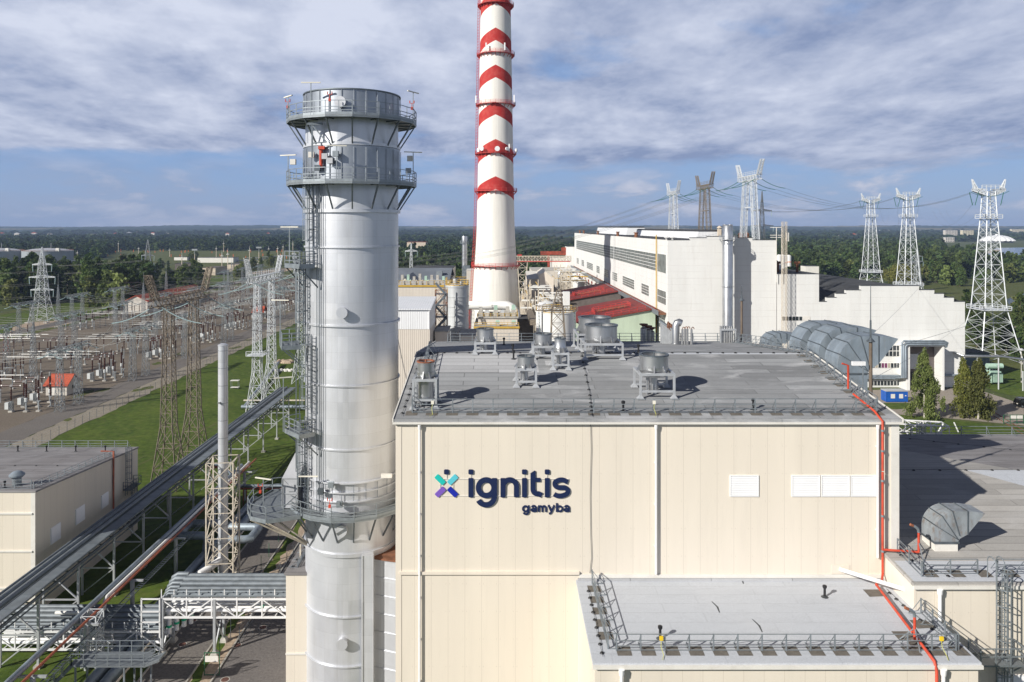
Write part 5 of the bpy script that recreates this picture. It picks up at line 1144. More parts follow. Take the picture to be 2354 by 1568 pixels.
mb.prismY([(xb,z-.2),(xb+1.5,z+.4),(xb+1.5,z+.6),(xb,z)], 70, 71.4); mb.build('ramp', 'grating', o)
for x in (xa+.3, (xa+xb)/2+1.5, xb-.3): 
    for yy in (70.2, 72.2): MB().beam((x,yy,0), (x,yy,z-.1), .14).build('leg', 'galv', o)
# notice gate, manholes, sign and bollards by the road
o = T('notice_gate', 'green framed gate panel with a white notice at the road edge', 'gate', (*G(487,1548),0)); x, y = G(487,1552); mb = MB()
for a, b in (((-.75,0),(-.75,2.3)),((.75,0),(.75,2.3)),((-.75,0.05),(.75,.05)),((-.75,2.25),(.75,2.25))): mb.beam((x+a[0],y,a[1]), (x+b[0],y,b[1]), .07)
mb.build('frame', 'green_dark', o); mb = MB(); mb.box(x-.68, x+.62, y-.03, y-.01, 1.35, 1.95); mb.build('notice', 'trim', o)
for lab, px, py in (('rusty manhole cover on the footpath, farther of two',443,1426),('rusty manhole cover on the footpath, nearer of two',419,1481),('rusty manhole cover on the road near the low building wall',604,1442),('rusty manhole cover at the road kerb under the pipe bridge',545,1483),('rusty manhole cover at the kerb nearest the viewer',517,1562)):
    x, y = G(px, py); o = T('manhole_cover', lab, 'manhole cover', (x,y,0), 'rusty manhole covers'); MB().lathe(x, y, [(.48,-.01),(.48,.0),(.40,.003)], 20).build('frame', 'concrete', o); MB().lathe(x, y, [(.39,.0),(.38,.012)], 20).build('cover', 'manhole', o)
o = T('road_sign', 'round road sign seen from behind beside the bridge post', 'road sign', (*G(532,1470),0)); x, y = G(530,1470); MB().tube((x,y,0), (x,y,3.0), .04, 8).build('post', 'galv', o); MB().tube((x,y+.02,2.7), (x,y-.02,2.7), .35, 18).build('disc', 'mesh_grey', o)
for i, (px, py) in enumerate(((505,1500),(515,1475),(545,1410),(560,1375),(575,1350),(600,1310),(618,1280),(640,1245))):
    x, y = G(px, py); tag(MB().tube((x,y,-.05), (x,y,1.9), .035, 6).build('fence_post', 'green_dark', loc=(x,y,0)), 'thin green fence post standing in the verge between footpath and road', 'fence post', 'green posts in the verge')
# pipes behind the platform wing, small shelter and low plant on the lawn
o = T('pipe_line', 'grey pipes on short posts crossing behind the lower stack platform', 'pipe rack', (-40,118,0))
for k, (dz, r_, m_) in enumerate(((3.4,.2,'duct_galv'),(3.0,.14,'galv'),(2.5,.18,'red_old'))): MB().path([(-47,119+k*.6,dz+3.5),(-44,119+k*.6,dz+3.4),(-42,119+k*.6,dz),(-25,119+k*.6,dz)], r_, 8).build('pipe', m_, o, smooth=50)
for x in (-41, -35, -29): q = MB(); q.beam((x,119,0), (x,119,3.0), .16); q.beam((x,120.4,0), (x,120.4,3.0), .16); q.beam((x,118.8,2.9), (x,120.6,2.9), .12); q.build('post', 'rust', o)
o = T('pipe_line', 'thick grey pipe low over the lawn behind the white gantry legs', 'pipe rack', (-58,146,0)); MB().path([(PX(555,181),181,1.0),(PX(700,181),181,1.0)], .45, 12).build('pipe', 'duct_galv', o, smooth=50); MB().path([(PX(560,186),186,1.4),(PX(700,186),186,1.4)], .2, 10).build('pipe', 'cream_steel', o, smooth=50); MB().path([(PX(562,181),181,1.0),(PX(640,240),240,1.0)], .45, 12).build('pipe', 'duct_galv', o, smooth=50)
for px in (565, 600, 640, 680): MB().beam((PX(px,181),181,0), (PX(px,181),181,.7), .2).build('post', 'concrete', o)
o = T('garden_frame', 'pale open frame shelter with two shelves on the lawn', 'shelter', (*G(540,893),0)); x, y = G(540,893); mb = MB(); mb.box(x-1.1,x+1.1,y-.6,y+.6,.3,.42); mb.box(x-1.15,x+1.15,y-.7,y+.7,2.2,2.3); mb.build('shelf', 'trim', o); mb = MB()
for i in (-1,1):
    for j in (-.55,.55): mb.beam((x+i*1.05,y+j,0), (x+i*1.05,y+j,2.2), .07)
mb.build('leg', 'galv', o)
x, y = G(655,833); mb = MB(); random.seed(5)
for i in range(14): mb.lathe(x+random.uniform(-2.2,2.2), y+random.uniform(-1.5,1.5), [(1.3,-.1),(1.0,.35),(.3,.8)], 7)
stuff(mb.build('dirt_mound', 'dirt')); x, y = G(652,852); mb = MB()
for i in range(16): mb.lathe(x+random.uniform(-2.4,2.4), y+random.uniform(-1,1), [(.7,-.1),(.5,.3),(.15,.5)], 7)
stuff(mb.build('sand_heap', 'trim'))
# ================================================================ tall banded chimney
CXc, CYc = -1.0, 285.0
ch = T('tall_chimney', 'very tall white chimney with red chevron bands and ring galleries', 'smokestack', (CXc,CYc,0))
CP = [(0,9.75),(8,9.35),(16.7,8.95),(30.2,8.15),(38,7.62),(46.3,7.25),(64.6,6.87),(90,6.45),(132.5,5.72),(150,5.45)]
def chr_(z):
    for (a, ra), (b, rb) in zip(CP[:-1], CP[1:]):
        if z <= b: return ra+(rb-ra)*(z-a)/(b-a)
    return CP[-1][1]
MB().lathe(CXc, CYc, [(chr_(z), z) for z in np.linspace(0, 150, 60)], 88, cap=False).build('shaft', 'chimney', ch, smooth=40)
MB().lathe(CXc, CYc, [(5.0,147),(5.0,150),(5.5,150),(5.5,149.5)], 64, cap=False).build('crown_ring', 'dark_grey', ch)
for z in (30.25, 58.7, 73.0, 91.8, 111.0, 130.0):
    r = chr_(z); mb = MB(); mb.ring(CXc, CYc, r-.02, r+1.25, z-.12, z, 40); n = 24
    pts = [(CXc+(r+1.2)*math.cos(2*math.pi*i/n), CYc+(r+1.2)*math.sin(2*math.pi*i/n), z) for i in range(n+1)]; railing(mb, pts, 1.15, 9, .045, (1.0,.55,.2))
    for i in range(n): a = 2*math.pi*i/n; mb.beam((CXc+(chr_(z-1.4)-.1)*math.cos(a),CYc+(chr_(z-1.4)-.1)*math.sin(a),z-1.4), (CXc+(r+1.1)*math.cos(a),CYc+(r+1.1)*math.sin(a),z-.15), .16)
    mb.build('gallery', 'red_paint', ch)
mb = MB(); zs = list(np.linspace(2, 148, 130))
for a, b in zip(zs[:-1], zs[1:]):
    def q(z, k, o_): return (CXc-chr_(z)-.35-o_, CYc+k, z)
    for k in (-.45, .45):
        mb.beam(q(a,k,0), q(b,k,0), .12, cap=False); mb.beam(q(a,k,.75), q(b,k,.75), .1, cap=False); mb.beam(q(a,k,0), q(a,k,.75), .07, cap=False)
    mb.beam(q(a,-.45,.75), q(a,.45,.75), .07, cap=False); mb.beam(q(a,-.45,0), q(a,.45,0), .08, cap=False); mb.beam(q(a,-.45,0), q(b,-.45,.75), .06, cap=False)
mb.build('caged_ladder', 'red_paint', ch)
for i, (dx, z, r_, nm) in enumerate(((-6.2,73.6,.75,'leftmost'),(-4.9,74.0,.8,'second from left'),(.6,73.8,.95,'central'),(4.2,73.9,.7,'right of the centre'),(7.6,73.6,.8,'far right'))):
    rr = chr_(z)+1.4; dx = max(-rr*.99, min(rr*.99, dx)); y = CYc-math.sqrt(max(.1, rr*rr-dx*dx)); d = Vector((dx, y-CYc, 0)).normalized(); c = Vector((CXc+dx, y, z+.5))
    o = T('dish_antenna', f'white drum dish antenna on the fourth gallery of the chimney, {nm}', 'antenna', c, 'white dish antennas on the chimney'); MB().tube(c, c+d*.55, r_, 20).build('drum', 'pipe_white', o, smooth=40); MB().tube(c-d*.5, c, .1, 8).build('mount', 'galv', o)
for z, L in ((92.2, ((-7.6,'left'),(7.0,'right'))), (111.3, ((-3.6,'left'),(3.4,'right'))), (73.3, ((5.1,'only'),))):
    for dx, nm in L:
        rr = chr_(z)+1.5; dx = max(-rr*.98, min(rr*.98, dx)); y = CYc-math.sqrt(rr*rr-dx*dx); o = T('panel_antenna', f'white upright panel antenna on the chimney gallery, {nm} one at {int(z)} metres', 'antenna', (CXc+dx,y,z), 'panel antennas on the chimney')
        MB().box(CXc+dx-.25,CXc+dx+.25,y-.2,y+.1,z+.2,z+3.0).build('panel', 'pipe_white', o); MB().beam((CXc+dx,y+.15,z-.3), (CXc+dx,y+.15,z+2.6), .1).build('mast', 'galv', o)

# ================================================================ plant blocks between the hall and the chimney
def block(name, label, px0, px1, ptop, Y, dep, wall='cream', roof='roof_sheet', cat='building', gable=0, z0=0.0, par=.4, group=None):
    x0, x1, zt = PX(px0,Y), PX(px1,Y), PZ(ptop,Y); o = T(name, label, cat, ((x0+x1)/2,Y,z0), group)
    MB().box(x0, x1, Y, Y+dep, z0, zt-.06).build('wall', wall, o); mb = MB()
    if gable: mb.prismX([(Y-.2,zt-.05),(Y+dep+.2,zt-.05),(Y+dep+.2,zt+.15),(Y+dep/2,zt+gable),(Y-.2,zt+.15)], x0-.2, x1+.2)
    else: mb.box(x0-.15, x1+.15, Y-.15, Y+dep+.15, zt-.05, zt+.15)
    mb.build('roof', roof, o); return o, x0, x1, zt
# white ribbed shed behind the left roof corner
Y = 150; x0, x1 = PX(880,Y), PX(988,Y); ze, zm = PZ(712,Y), PZ(757,Y)
o = T('ribbed_shed', 'white ribbed shed with a pale ribbed monopitch roof behind the stack', 'building', (x0,Y,0))
MB().prismX([(Y,zm),(Y+13,zm),(Y+13,ze+1.2),(Y,ze)], x0, x1).build('wall', 'corr_white', o); MB().box(x0+.05, x1-.05, Y+.06, Y+12.9, 0, zm-.002).build('lower_wall', 'corr_beige', o)
MB().prismX([(Y-.35,ze-.05),(Y+13.2,ze+1.2),(Y+13.2,ze+1.45),(Y-.35,ze+.2)], x0-.2, x1+.25).build('roof', 'corr_roof', o)
MB().tube((x1-.15,Y-.1,zm), (x1-.15,Y-.1,ze), .1, 8).build('downpipe', 'pipe_white', o)
o2, a0, a1, zt = block('boiler_annex', 'beige ribbed block crowded with fans and yellow handrails on its roof', 905, 1018, 657, 205, 16, 'corr_beige', 'concrete')
mb = MB(); railing(mb, [(a0,205,zt+.15),(a1,205,zt+.15),(a1,221,zt+.15)], 1.2, 2.2, .05, (1.0,.5)); mb.box(a0-.3,a1+.3,204.75,204.84,zt-.3,zt+.2); mb.build('yellow_rail', 'yellow', o2)
random.seed(3)
for i in range(8):
    x = a0+2+i*1.65; o = T('induced_fan', f'pale fan unit on the beige block roof, place {i+1} counted from the stack', 'fan', (x,208,zt), 'fan units on the beige block'); MB().box(x-.55,x+.55,207,209.3,zt+.15,zt+1.1+random.random()*.5).build('housing', 'steel_paint', o); mb = MB(); mb.box(x-.35,x+.35,207.4,208.6,zt+1.1,zt+2.3+random.random()); mb.tube((x+.2,207.2,zt+1.0), (x+.9,207.2,zt+1.4), .2, 8); mb.build('motor', 'green_steel' if i%3==1 else 'concrete', o)
# storage silo with bands
Y = 172; xs = PX(1049,Y); r = 27*Y/F; zt = PZ(657,Y); o = T('storage_silo', 'pale grey banded silo with a yellow top rail in front of the chimney', 'silo', (xs,Y+r,0))
MB().lathe(xs, Y+r, [(r,0),(r,zt),(.1,zt+.5)], 36, cap=False).build('shell', 'tank_grey', o, smooth=35); mb = MB()
for z in np.linspace(zt-14, zt-.4, 7): mb.ring(xs, Y+r, r-.02, r+.12, z-.07, z+.07, 36)
mb.build('band', 'tank_grey', o, smooth=35); mb = MB(); n = 14; pts = [(xs+r*math.cos(2*math.pi*i/n), Y+r+r*math.sin(2*math.pi*i/n), zt) for i in range(n+1)]; railing(mb, pts, 1.1, 9, .045, (1.0,.5), .2); mb.build('top_rail', 'yellow', o)
mb = MB(); mb.tube((xs-.2,Y-.15,5), (xs-.2,Y-.15,zt-1.5), .13, 8); mb.tube((xs-.4,Y+r*.6,zt), (xs-.4,Y+r*.6,zt+1.5), .5, 12); mb.tube((xs+1,Y+r*.5,zt), (xs+1,Y+r*.5,zt+.9), .3, 10); mb.build('fill_pipe', 'tank_grey', o, smooth=40)
Y = 166; xs2 = PX(1013,Y); o = T('stair_tower', 'dark steel stair tower with yellow rails beside the pale silo', 'stairs', (xs2,Y,0)); mb = MB(); lattice(mb, sq((xs2,Y+1.5),1.3,8), sq((xs2,Y+1.5),1.3,PZ(668,Y)), 8, .14, .09)
mb.build('frame', 'rust', o); mb = MB(); z = 9.0; k = 0
while z < PZ(672,Y): mb.box(xs2-1.3,xs2+1.3,Y+.2,Y+2.8,z,z+.12); mb.beam((xs2-1.2 if k%2 else xs2+1.2,Y+.2,z), (xs2+1.2 if k%2 else xs2-1.2,Y+.2,z+2.6), .2, .5); z += 2.6; k += 1
mb.build('flights', 'galv_dark', o); mb = MB(); railing(mb, [(xs2-1.3,Y+.2,PZ(674,Y)),(xs2+1.5,Y+.2,PZ(674,Y))], 1.1, 1.3, .04); railing(mb, [(xs2-1.3,Y+.2,PZ(728,Y)),(xs2+1.5,Y+.2,PZ(728,Y))], 1.1, 1.3, .04); mb.build('handrail', 'yellow', o)
# bent white flue in front of the chimney
Y = 232; zt = PZ(702,Y); k = Y/F; o = T('flue_bend', 'broad white flue that bends down in front of the chimney foot', 'duct', (PX(1130,Y),Y,0))
MB().path([(PX(1070,Y),Y+3,zt-.3),(PX(1150,Y),Y,zt)]+[(PX(1160,Y)+3.6*math.sin(R(a)),Y-1.2*a/90,zt-3.6+3.6*math.cos(R(a))) for a in range(0,91,15)]+[(PX(1188,Y-2),Y-3,4)], 1.4, 20).build('duct', 'tank_white', o, smooth=50)
# fan house with equipment and yellow edges
Y = 205; o3, a0, a1, zt = block('fan_house', 'beige ribbed fan house with green machines and yellow edge rails', 1090, 1192, 752, Y, 20, 'corr_beige', 'concrete'); zq = zt+1.9
MB().box(a0+.9, a1-.3, Y+5, Y+18, zt+.15, zq).build('upper_house', 'corr_beige', o3); MB().box(a0+.5, a1, Y+4.6, Y+18.4, zq, zq+.3).build('upper_deck', 'concrete', o3)
mb = MB(); railing(mb, [(a0,Y,zt+.15),(a1,Y,zt+.15)], 1.1, 1.6, .045); mb.box(a0-.2,a1+.2,Y-.3,Y-.18,zt-.35,zt+.2); railing(mb, [(a0+.6,Y+4.7,zq+.3),(a1-.1,Y+4.7,zq+.3),(a1-.1,Y+18,zq+.3)], 1.1, 1.8, .045); mb.build('yellow_rail', 'yellow', o3)
for i, (dx, m_, h_) in enumerate(((1.6,'concrete',2.4),(3.4,'tank_grey',1.6),(5.9,'green_steel',3.0),(7.8,'tank_grey',1.7),(9.3,'concrete',2.6),(11.0,'green_steel',3.1))):
    x = a0+dx; o = T('fan_drive', f'machine number {i+1} from the stair side on the upper deck of the fan house', 'machine', (x,Y+8,zq), 'machines on the fan house'); MB().box(x-.6,x+.6,Y+6.5,Y+9.5,zq+.3,zq+.3+h_*.6).build('base', 'concrete', o); mb = MB(); mb.box(x-.5,x+.5,Y+7,Y+8.6,zq+.3+h_*.6,zq+.3+h_); mb.tube((x-.8,Y+6.9,zq+1.1), (x+.8,Y+6.9,zq+1.1), .3, 10); mb.build('motor', m_, o)
for i, dx in enumerate((6.4, 10.9)):
    x = a0+dx; o = T('pump_unit', ('left','right')[i]+' small machine on the lower ledge of the fan house', 'machine', (x,Y+2,zt), 'small machines on the ledge'); MB().box(x-.6,x+.6,Y+1.2,Y+3,zt+.15,zt+1.0).build('base', 'concrete', o); MB().tube((x-.5,Y+2,zt+1.3), (x+.6,Y+2,zt+1.3), .4, 10).build('motor', 'green_steel', o, smooth=40)
mb = MB(); x = a0-.6
for i in range(24): mb.box(x-.5,x+.5,Y+3.0-i*.12,Y+3.3-i*.12,zt+4.2-i*.36,zt+4.3-i*.36)
mb.beam((x-.5,Y+3,zt+4.2), (x-.5,Y,zt-4.5), .1,.3); mb.beam((x+.5,Y+3,zt+4.2), (x+.5,Y,zt-4.5), .1,.3); tag(mb.build('steel_stair', 'galv_dark', loc=(x,Y,zt-4.5)), 'dark steel stair at the left end of the fan house', 'stairs')
block('switch_room', 'shaded grey box building right of the bent flue', 1190, 1226, 735, 225, 12, 'brick_dark', 'roof_dark'); block('transfer_house', 'low beige block below the pale silo', 1000, 1028, 763, 158, 9, 'cream_plain', 'concrete')
block('valve_house', 'low wide beige wall just behind the rear roof edge', 1055, 1092, 772, 160, 10, 'corr_beige', 'concrete')
# round white tank
Y = 186; xs = PX(1281,Y); r = 47*Y/F; zt = PZ(722,Y-0); o = T('water_tank', 'big round white tank with a yellow railing behind the exhausts', 'tank', (xs,Y+r,0)); MB().lathe(xs, Y+r, [(r,0),(r,zt),(r+.15,zt),(r+.15,zt+.15),(r,zt+.2),(.1,zt+1.2)], 44, cap=False).build('shell', 'tank_white', o, smooth=35)
mb = MB(); n = 22; pts = [(xs+(r-.1)*math.cos(2*math.pi*i/n), Y+r+(r-.1)*math.sin(2*math.pi*i/n), zt+.2) for i in range(n+1)]; railing(mb, pts, 1.15, 9, .05, (1.0,.55,.1)); mb.build('railing', 'yellow', o)
mb = MB()
for px in (1236,1240,1244): mb.path([(PX(px,Y),Y+1.2,4),(PX(px,Y),Y+1.2,zt+1.5),(PX(px,Y)+.3,Y+1.4,zt+2.3),(PX(px,Y)+1.2,Y+2,zt+2.5)], .16, 8)
mb.build('pipe', 'pipe_white', o, smooth=50); MB().box(PX(1297,Y),PX(1312,Y),Y+3,Y+4.6,zt+.8,zt+5.3).build('lift_box', 'tank_white', o)
Y = 205; xs = PX(1258,Y); r = 19*Y/F; zt = PZ(697,Y); o = T('small_tank', 'smaller white tank standing behind the big railed tank', 'tank', (xs,Y+r,0)); MB().lathe(xs, Y+r, [(r,0),(r,zt),(.1,zt+.4)], 30, cap=False).build('shell', 'tank_white', o, smooth=35); MB().ring(xs, Y+r, r-.02, r+.1, zt-.4, zt-.25, 30).build('band', 'tank_grey', o)
Y = 163; xs = PX(1281,Y); o = T('lattice_gantry', 'rusty brown lattice tower with hanging insulator strings before the white tank', 'lattice tower', (xs,Y,0)); mb = MB(); zt = PZ(668,Y); zm = PZ(714,Y)
lattice(mb, sq((xs+.3,Y),2.0,10), sq((xs,Y),1.25,zm), 6, .14, .09); lattice(mb, sq((xs,Y),1.25,zm), sq((xs+.3,Y),.4,zt), 4, .12, .07); truss(mb, (PX(1232,Y),Y,zm), (PX(1327,Y),Y,zm), 1.1, 1.0, 12, .1, .06); mb.build('lattice', 'brown_steel', o)
for px in (1238, 1320):
    mb = MB(); x = PX(px,Y)
    for i in range(18): mb.lathe(x+i*.02, Y, [(.05,zm-.3-i*.32),(.2,zm-.38-i*.32),(.05,zm-.44-i*.32)], 8)
    mb.build('insulator_string', 'insulator_green', o)
# warehouses and small works further back on the left of the chimney
block('long_store', 'long beige store with a dark flat roof left of the chimney', 945, 1040, 617, 380, 26, 'cream_plain', 'roof_dark')
Y = 330; x0, x1 = PX(895,Y), PX(1032,Y); zt = PZ(645,Y); o = T('gabled_warehouse', 'wide warehouse with a grey sheet gable roof left of the chimney', 'building', (x0,Y,0)); MB().box(x0,x1,Y,Y+34,0,zt).build('wall', 'cream_plain', o); MB().prismX([(Y-.4,zt),(Y+17,zt+4.4),(Y+34.4,zt),(Y+34.4,zt+.3),(Y+17,zt+4.7),(Y-.4,zt+.3)], x0-.4, x1+.4).build('roof', 'roof_sheet', o); MB().box(PX(1000,Y),PX(1014,Y),Y+5,Y+8,zt+.8,zt+4).build('roof_unit', 'galv', o)
Y = 290; x0, x1 = PX(880,Y), PX(955,Y); zt = PZ(668,Y); o = T('gabled_store', 'beige store with a triangular gable facing the hall', 'building', (x0,Y,0)); MB().prismY([(x0,0),(x1,0),(x1,zt),((x0+x1)/2+2,zt+5.0),(x0,zt)][::-1], Y, Y+30).build('wall', 'cream_plain', o); mb = MB(); xm = (x0+x1)/2+2
mb.prismY([(x1+.4,zt-.1),(x1+.4,zt+.2),(xm,zt+5.35),(xm,zt+5.03)], Y-.3, Y+30.2); mb.prismY([(xm,zt+5.03),(xm,zt+5.35),(x0-.4,zt+.2),(x0-.4,zt-.1)], Y-.3, Y+30.2); mb.build('roof', 'roof_sheet', o)
Y = 345; xs = PX(1067.5,Y); zt = PZ(543,Y); o = T('steel_flue', 'silver steel flue with a top platform left of the chimney', 'smokestack', (xs,Y,0)); r = 6*Y/F; MB().lathe(xs, Y, [(r,0),(r,zt-3.2),(r*1.08,zt-3.1),(r*1.08,zt-.4),(r,zt),(r*.6,zt)], 26).build('shell', 'steel_drum', o, smooth=40); mb = MB(); mb.ring(xs,Y,r,r+.9,zt-3.4,zt-3.25,20); railing(mb, [(xs+(r+.85)*math.cos(2*math.pi*i/12),Y+(r+.85)*math.sin(2*math.pi*i/12),zt-3.25) for i in range(13)], 1.1, 9, .05); mb.build('platform', 'galv', o)
mb = MB(); 
for z in (14, 22, 30): mb.ring(xs, Y, r-.02, r+.12, z, z+.25, 26)
mb.build('band', 'alu_dark', o); o = T('duct_house', 'dark duct structure at the foot of the silver flue', 'duct', (xs,Y-6,0)); mb = MB(); mb.box(xs-4,xs+6,Y-5,Y+8,0,PZ(640,Y)); mb.prismX([(Y-5,PZ(640,Y)),(Y+4,PZ(640,Y)),(Y,PZ(610,Y)),(Y-2,PZ(610,Y))], xs-1, xs+2.5); mb.build('casing', 'galv_dark', o); mb = MB(); railing(mb, [(xs-4,Y-5,PZ(640,Y)),(xs+6,Y-5,PZ(640,Y))], 1.2, 2, .05); mb.build('yellow_rail', 'yellow', o)
block('plant_room', 'white plant room with a low roof just right of the silver flue', 1072, 1092, 622, 330, 18, 'block_pale', 'trim'); block('far_depot', 'reddish long depot roof among the trees left of the chimney', 935, 978, 557, 1100, 30, 'brick_beige', 'rust_red')
# works between chimney and the tall white hall
Y = 300; x0, x1 = PX(1212,Y), PX(1243,Y); zt = PZ(642,Y); o = T('gabled_plant', 'beige plant house with a pitched roof right of the chimney', 'building', (x0,Y,0)); MB().box(x0,x1,Y,Y+22,0,zt).build('wall', 'cream_plain', o); MB().prismX([(Y-.3,zt),(Y+11,zt+2.4),(Y+22.3,zt),(Y+22.3,zt+.25),(Y+11,zt+2.7),(Y-.3,zt+.25)], x0-.3,x1+.3).build('roof', 'trim', o)
Y = 290; x0, x1 = PX(1240,Y), PX(1272,Y); zt = PZ(632,Y); o = T('gabled_plant', 'taller beige gable house next to the red shed roofs', 'building', (x0,Y,0)); MB().prismY([(x0,0),(x1,0),(x1,zt-1.5),(x0+2.2,zt+1.4),(x0,zt)][::-1], Y, Y+24).build('wall', 'cream_plain', o); MB().prismY([(x1+.3,zt-1.6),(x1+.3,zt-1.3),(x0+2.2,zt+1.75),(x0+2.2,zt+1.43)], Y-.2, Y+24.2).build('roof', 'trim', o)
block('turbine_store', 'white flat roofed store below the gantry crane', 1222, 1312, 622, 400, 30, 'block_pale', 'concrete'); block('water_works', 'white block with pale tanks behind the gantry crane', 1268, 1300, 592, 470, 16, 'trim', 'concrete')
block('side_tower', 'white stair block with windows at the far end of the tall hall', 1303, 1322, 567, 462, 14, 'white_wall', 'roof_dark')
Y = 345; zb_, zt = PZ(600,Y), PZ(589,Y); o = T('gantry_crane', 'cream and red lattice gantry crane beside the chimney', 'crane', (PX(1200,Y),Y,0)); mb = MB(); truss(mb, (PX(1187,Y),Y,zb_), (PX(1312,Y),Y,zb_), 1.8, zt-zb_, 18, .28, .17); mb.build('bridge', 'cream_steel', o); MB().beam((PX(1187,Y),Y-1.2,zb_-.2), (PX(1310,Y),Y-1.2,zb_-.2), .3, .35).build('runway_rail', 'red_paint', o); mb = MB(); xl = PX(1201,Y)
lattice(mb, [(xl-.7,Y-2,0),(xl+.9,Y-2,0),(xl+.9,Y+2,0),(xl-.7,Y+2,0)], [(xl-2.4,Y-1,zb_),(xl+2.2,Y-1,zb_),(xl+2.2,Y+1,zb_),(xl-2.4,Y+1,zb_)], 9, .26, .16, x='z'); mb.build('leg', 'cream_steel', o); MB().box(PX(1189,Y),PX(1199,Y),Y-1,Y+1,zt,zt+.8).build('trolley', 'red_paint', o)
Y = 470; o = T('bridge_crane', 'brown red bridge crane girder at the far end of the tall hall', 'crane', (PX(1260,Y),Y,0)); z = PZ(582,Y); mb = MB(); mb.beam((PX(1242,Y),Y,z), (PX(1306,Y),Y,z), 1.4, 2.4); mb.box(PX(1290,Y),PX(1305,Y),Y-1,Y+1,z+1,z+3.6); mb.build('girder', 'rust_red', o); MB().box(PX(1258,Y),PX(1263,Y),Y-1,Y+1,0,z-1.2).build('leg', 'rust_red', o)
random.seed(11)
o = T('pipe_jungle', 'dense frame of pale and yellow pipes between the chimney and the red sheds', 'pipe rack', (20,270,0))
def jungle(n, x0, x1, ya, yb_, pa, pb, k_):
    for i in range(n):
        px = random.uniform(x0,x1); Y = random.uniform(ya,yb_); z = max(.5, PZ(random.uniform(pa,pb),Y)); L = random.uniform(4,12); w_ = random.choice((.25,.35,.5)); X = PX(px,Y)
        MB().beam((X,Y,z), (X+(L if i%2 else 0),Y+(0 if i%2 else L*2),z), w_).build('pipe', 'yellow' if i%k_ == 0 else 'tank_white', o)
        MB().beam((X,Y,0), (X,Y,max(2,z+2)), .28).build('post', 'cream_steel', o)
jungle(46, 1196, 1262, 245, 285, 655, 735, 4); jungle(50, 1268, 1316, 325, 430, 618, 650, 5)
o = T('silver_loop_pipe', 'fat silver pipe loop in front of the tall hall far end', 'pipe', (30,390,0)); Y = 390; MB().path([(PX(1312,Y),Y,PZ(623,Y)),(PX(1290,Y),Y,PZ(623,Y)),(PX(1287,Y),Y,PZ(625,Y)),(PX(1285,Y),Y,PZ(632,Y)),(PX(1285,Y),Y,PZ(660,Y)),(PX(1280,Y),Y,PZ(664,Y)),(PX(1262,Y),Y,PZ(664,Y))], .8, 12).build('pipe', 'steel_drum', o, smooth=50)
for lab, pts in (('covered pipe trestle slanting from the gantry crane towards the tank', [(1205,690,300),(1226,742,212)]), ('covered pipe trestle slanting past the beige gable house', [(1248,632,390),(1290,690,275)])):
    a, b = [W(*p) for p in pts]; o = T('covered_trestle', lab, 'conveyor', (a[0],a[1],0), 'covered trestles'); MB().beam(a, b, 2.0, 1.4).build('gallery', 'brown_steel', o); mb = MB()
    for f in (.1,.35,.6,.85): p = Vector(a).lerp(Vector(b), f); mb.beam((p.x,p.y,0), (p.x,p.y,p.z-.5), .4)
    mb.build('leg', 'cream_steel', o)

# red shed roofs against the hall
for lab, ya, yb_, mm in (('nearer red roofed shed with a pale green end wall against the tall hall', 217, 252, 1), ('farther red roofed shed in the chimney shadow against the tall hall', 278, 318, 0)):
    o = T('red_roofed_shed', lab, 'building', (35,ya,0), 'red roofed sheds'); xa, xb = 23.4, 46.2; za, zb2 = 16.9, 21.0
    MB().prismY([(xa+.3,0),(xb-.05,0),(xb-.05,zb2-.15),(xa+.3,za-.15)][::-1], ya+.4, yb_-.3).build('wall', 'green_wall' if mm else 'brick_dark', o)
    MB().prismY([(xa-.4,za-.15),(xb,zb2-.1),(xb,zb2+.25),(xa-.4,za+.15)][::-1], ya-.3, yb_).build('roof', 'red_roof', o)
    if mm: MB().box(xa+.35, 33.0, ya+.18, ya+.39, 0, za-.3).build('open_bay', 'dark_grey', o)
    def sl(x): return za+(zb2-za)*(x-xa)/(xb-xa)+.2
    yy = ya+13 if mm else ya+10; MB().prismY([(31,sl(31)+.02),(40,sl(40)+.02),(40,sl(40)+.25),(31,sl(31)+.25)][::-1], yy, yy+4).build('roof_hatch', 'rust', o)
    mb = MB(); railing(mb, [(30,yy-1,sl(30)),(41,yy-1,sl(41)),(41,yy+5,sl(41)),(30,yy+5,sl(30)),(30,yy-1,sl(30))], 1.2, 2, .05); railing(mb, [(xa+8,ya+.5,sl(xa+8)),(xb-3,ya+.5,sl(xb-3))], 1.2, 2.5, .05); railing(mb, [(xa+2,ya+8,sl(xa+2)),(xa+6,ya+8,sl(xa+6)),(xa+6,ya+16,sl(xa+6))], 1.2, 2, .05); mb.build('roof_rail', 'red_paint', o)
MB_ = None
# ================================================================ tall white boiler hall
HX0, HX1, HY0, HY1, HZ = 47.5, 78.0, 207.5, 461.0, 41.2
bh = T('boiler_house', 'huge long white boiler house with a ribbon window along its side', 'building', (60,HY0,0))
MB().box(HX0, HX1, HY0, HY1, 0, HZ-.1).build('wall', 'white_wall', bh)
MB().box(HX0+.3, HX1-.3, HY0+.5, HY1-.3, HZ-.099, HZ+.05).build('roof', 'roof_dark', bh)
mb = MB()
for x0, x1, z in ((HX0,PX(1586,207),.15),(PX(1586,207),PX(1625,207),.75),(PX(1625,207),PX(1697,207),1.15),(PX(1697,207),PX(1731,207),.75),(PX(1731,207),HX1,.15)): mb.box(x0+.001, x1-.001, HY0+.002, HY0+.45, HZ-.098, HZ+z)
mb.box(HX0+.002, HX0+.3, HY0+.46, HY1, HZ-.098, HZ+.12); mb.build('parapet', 'white_wall', bh)
mb = MB()
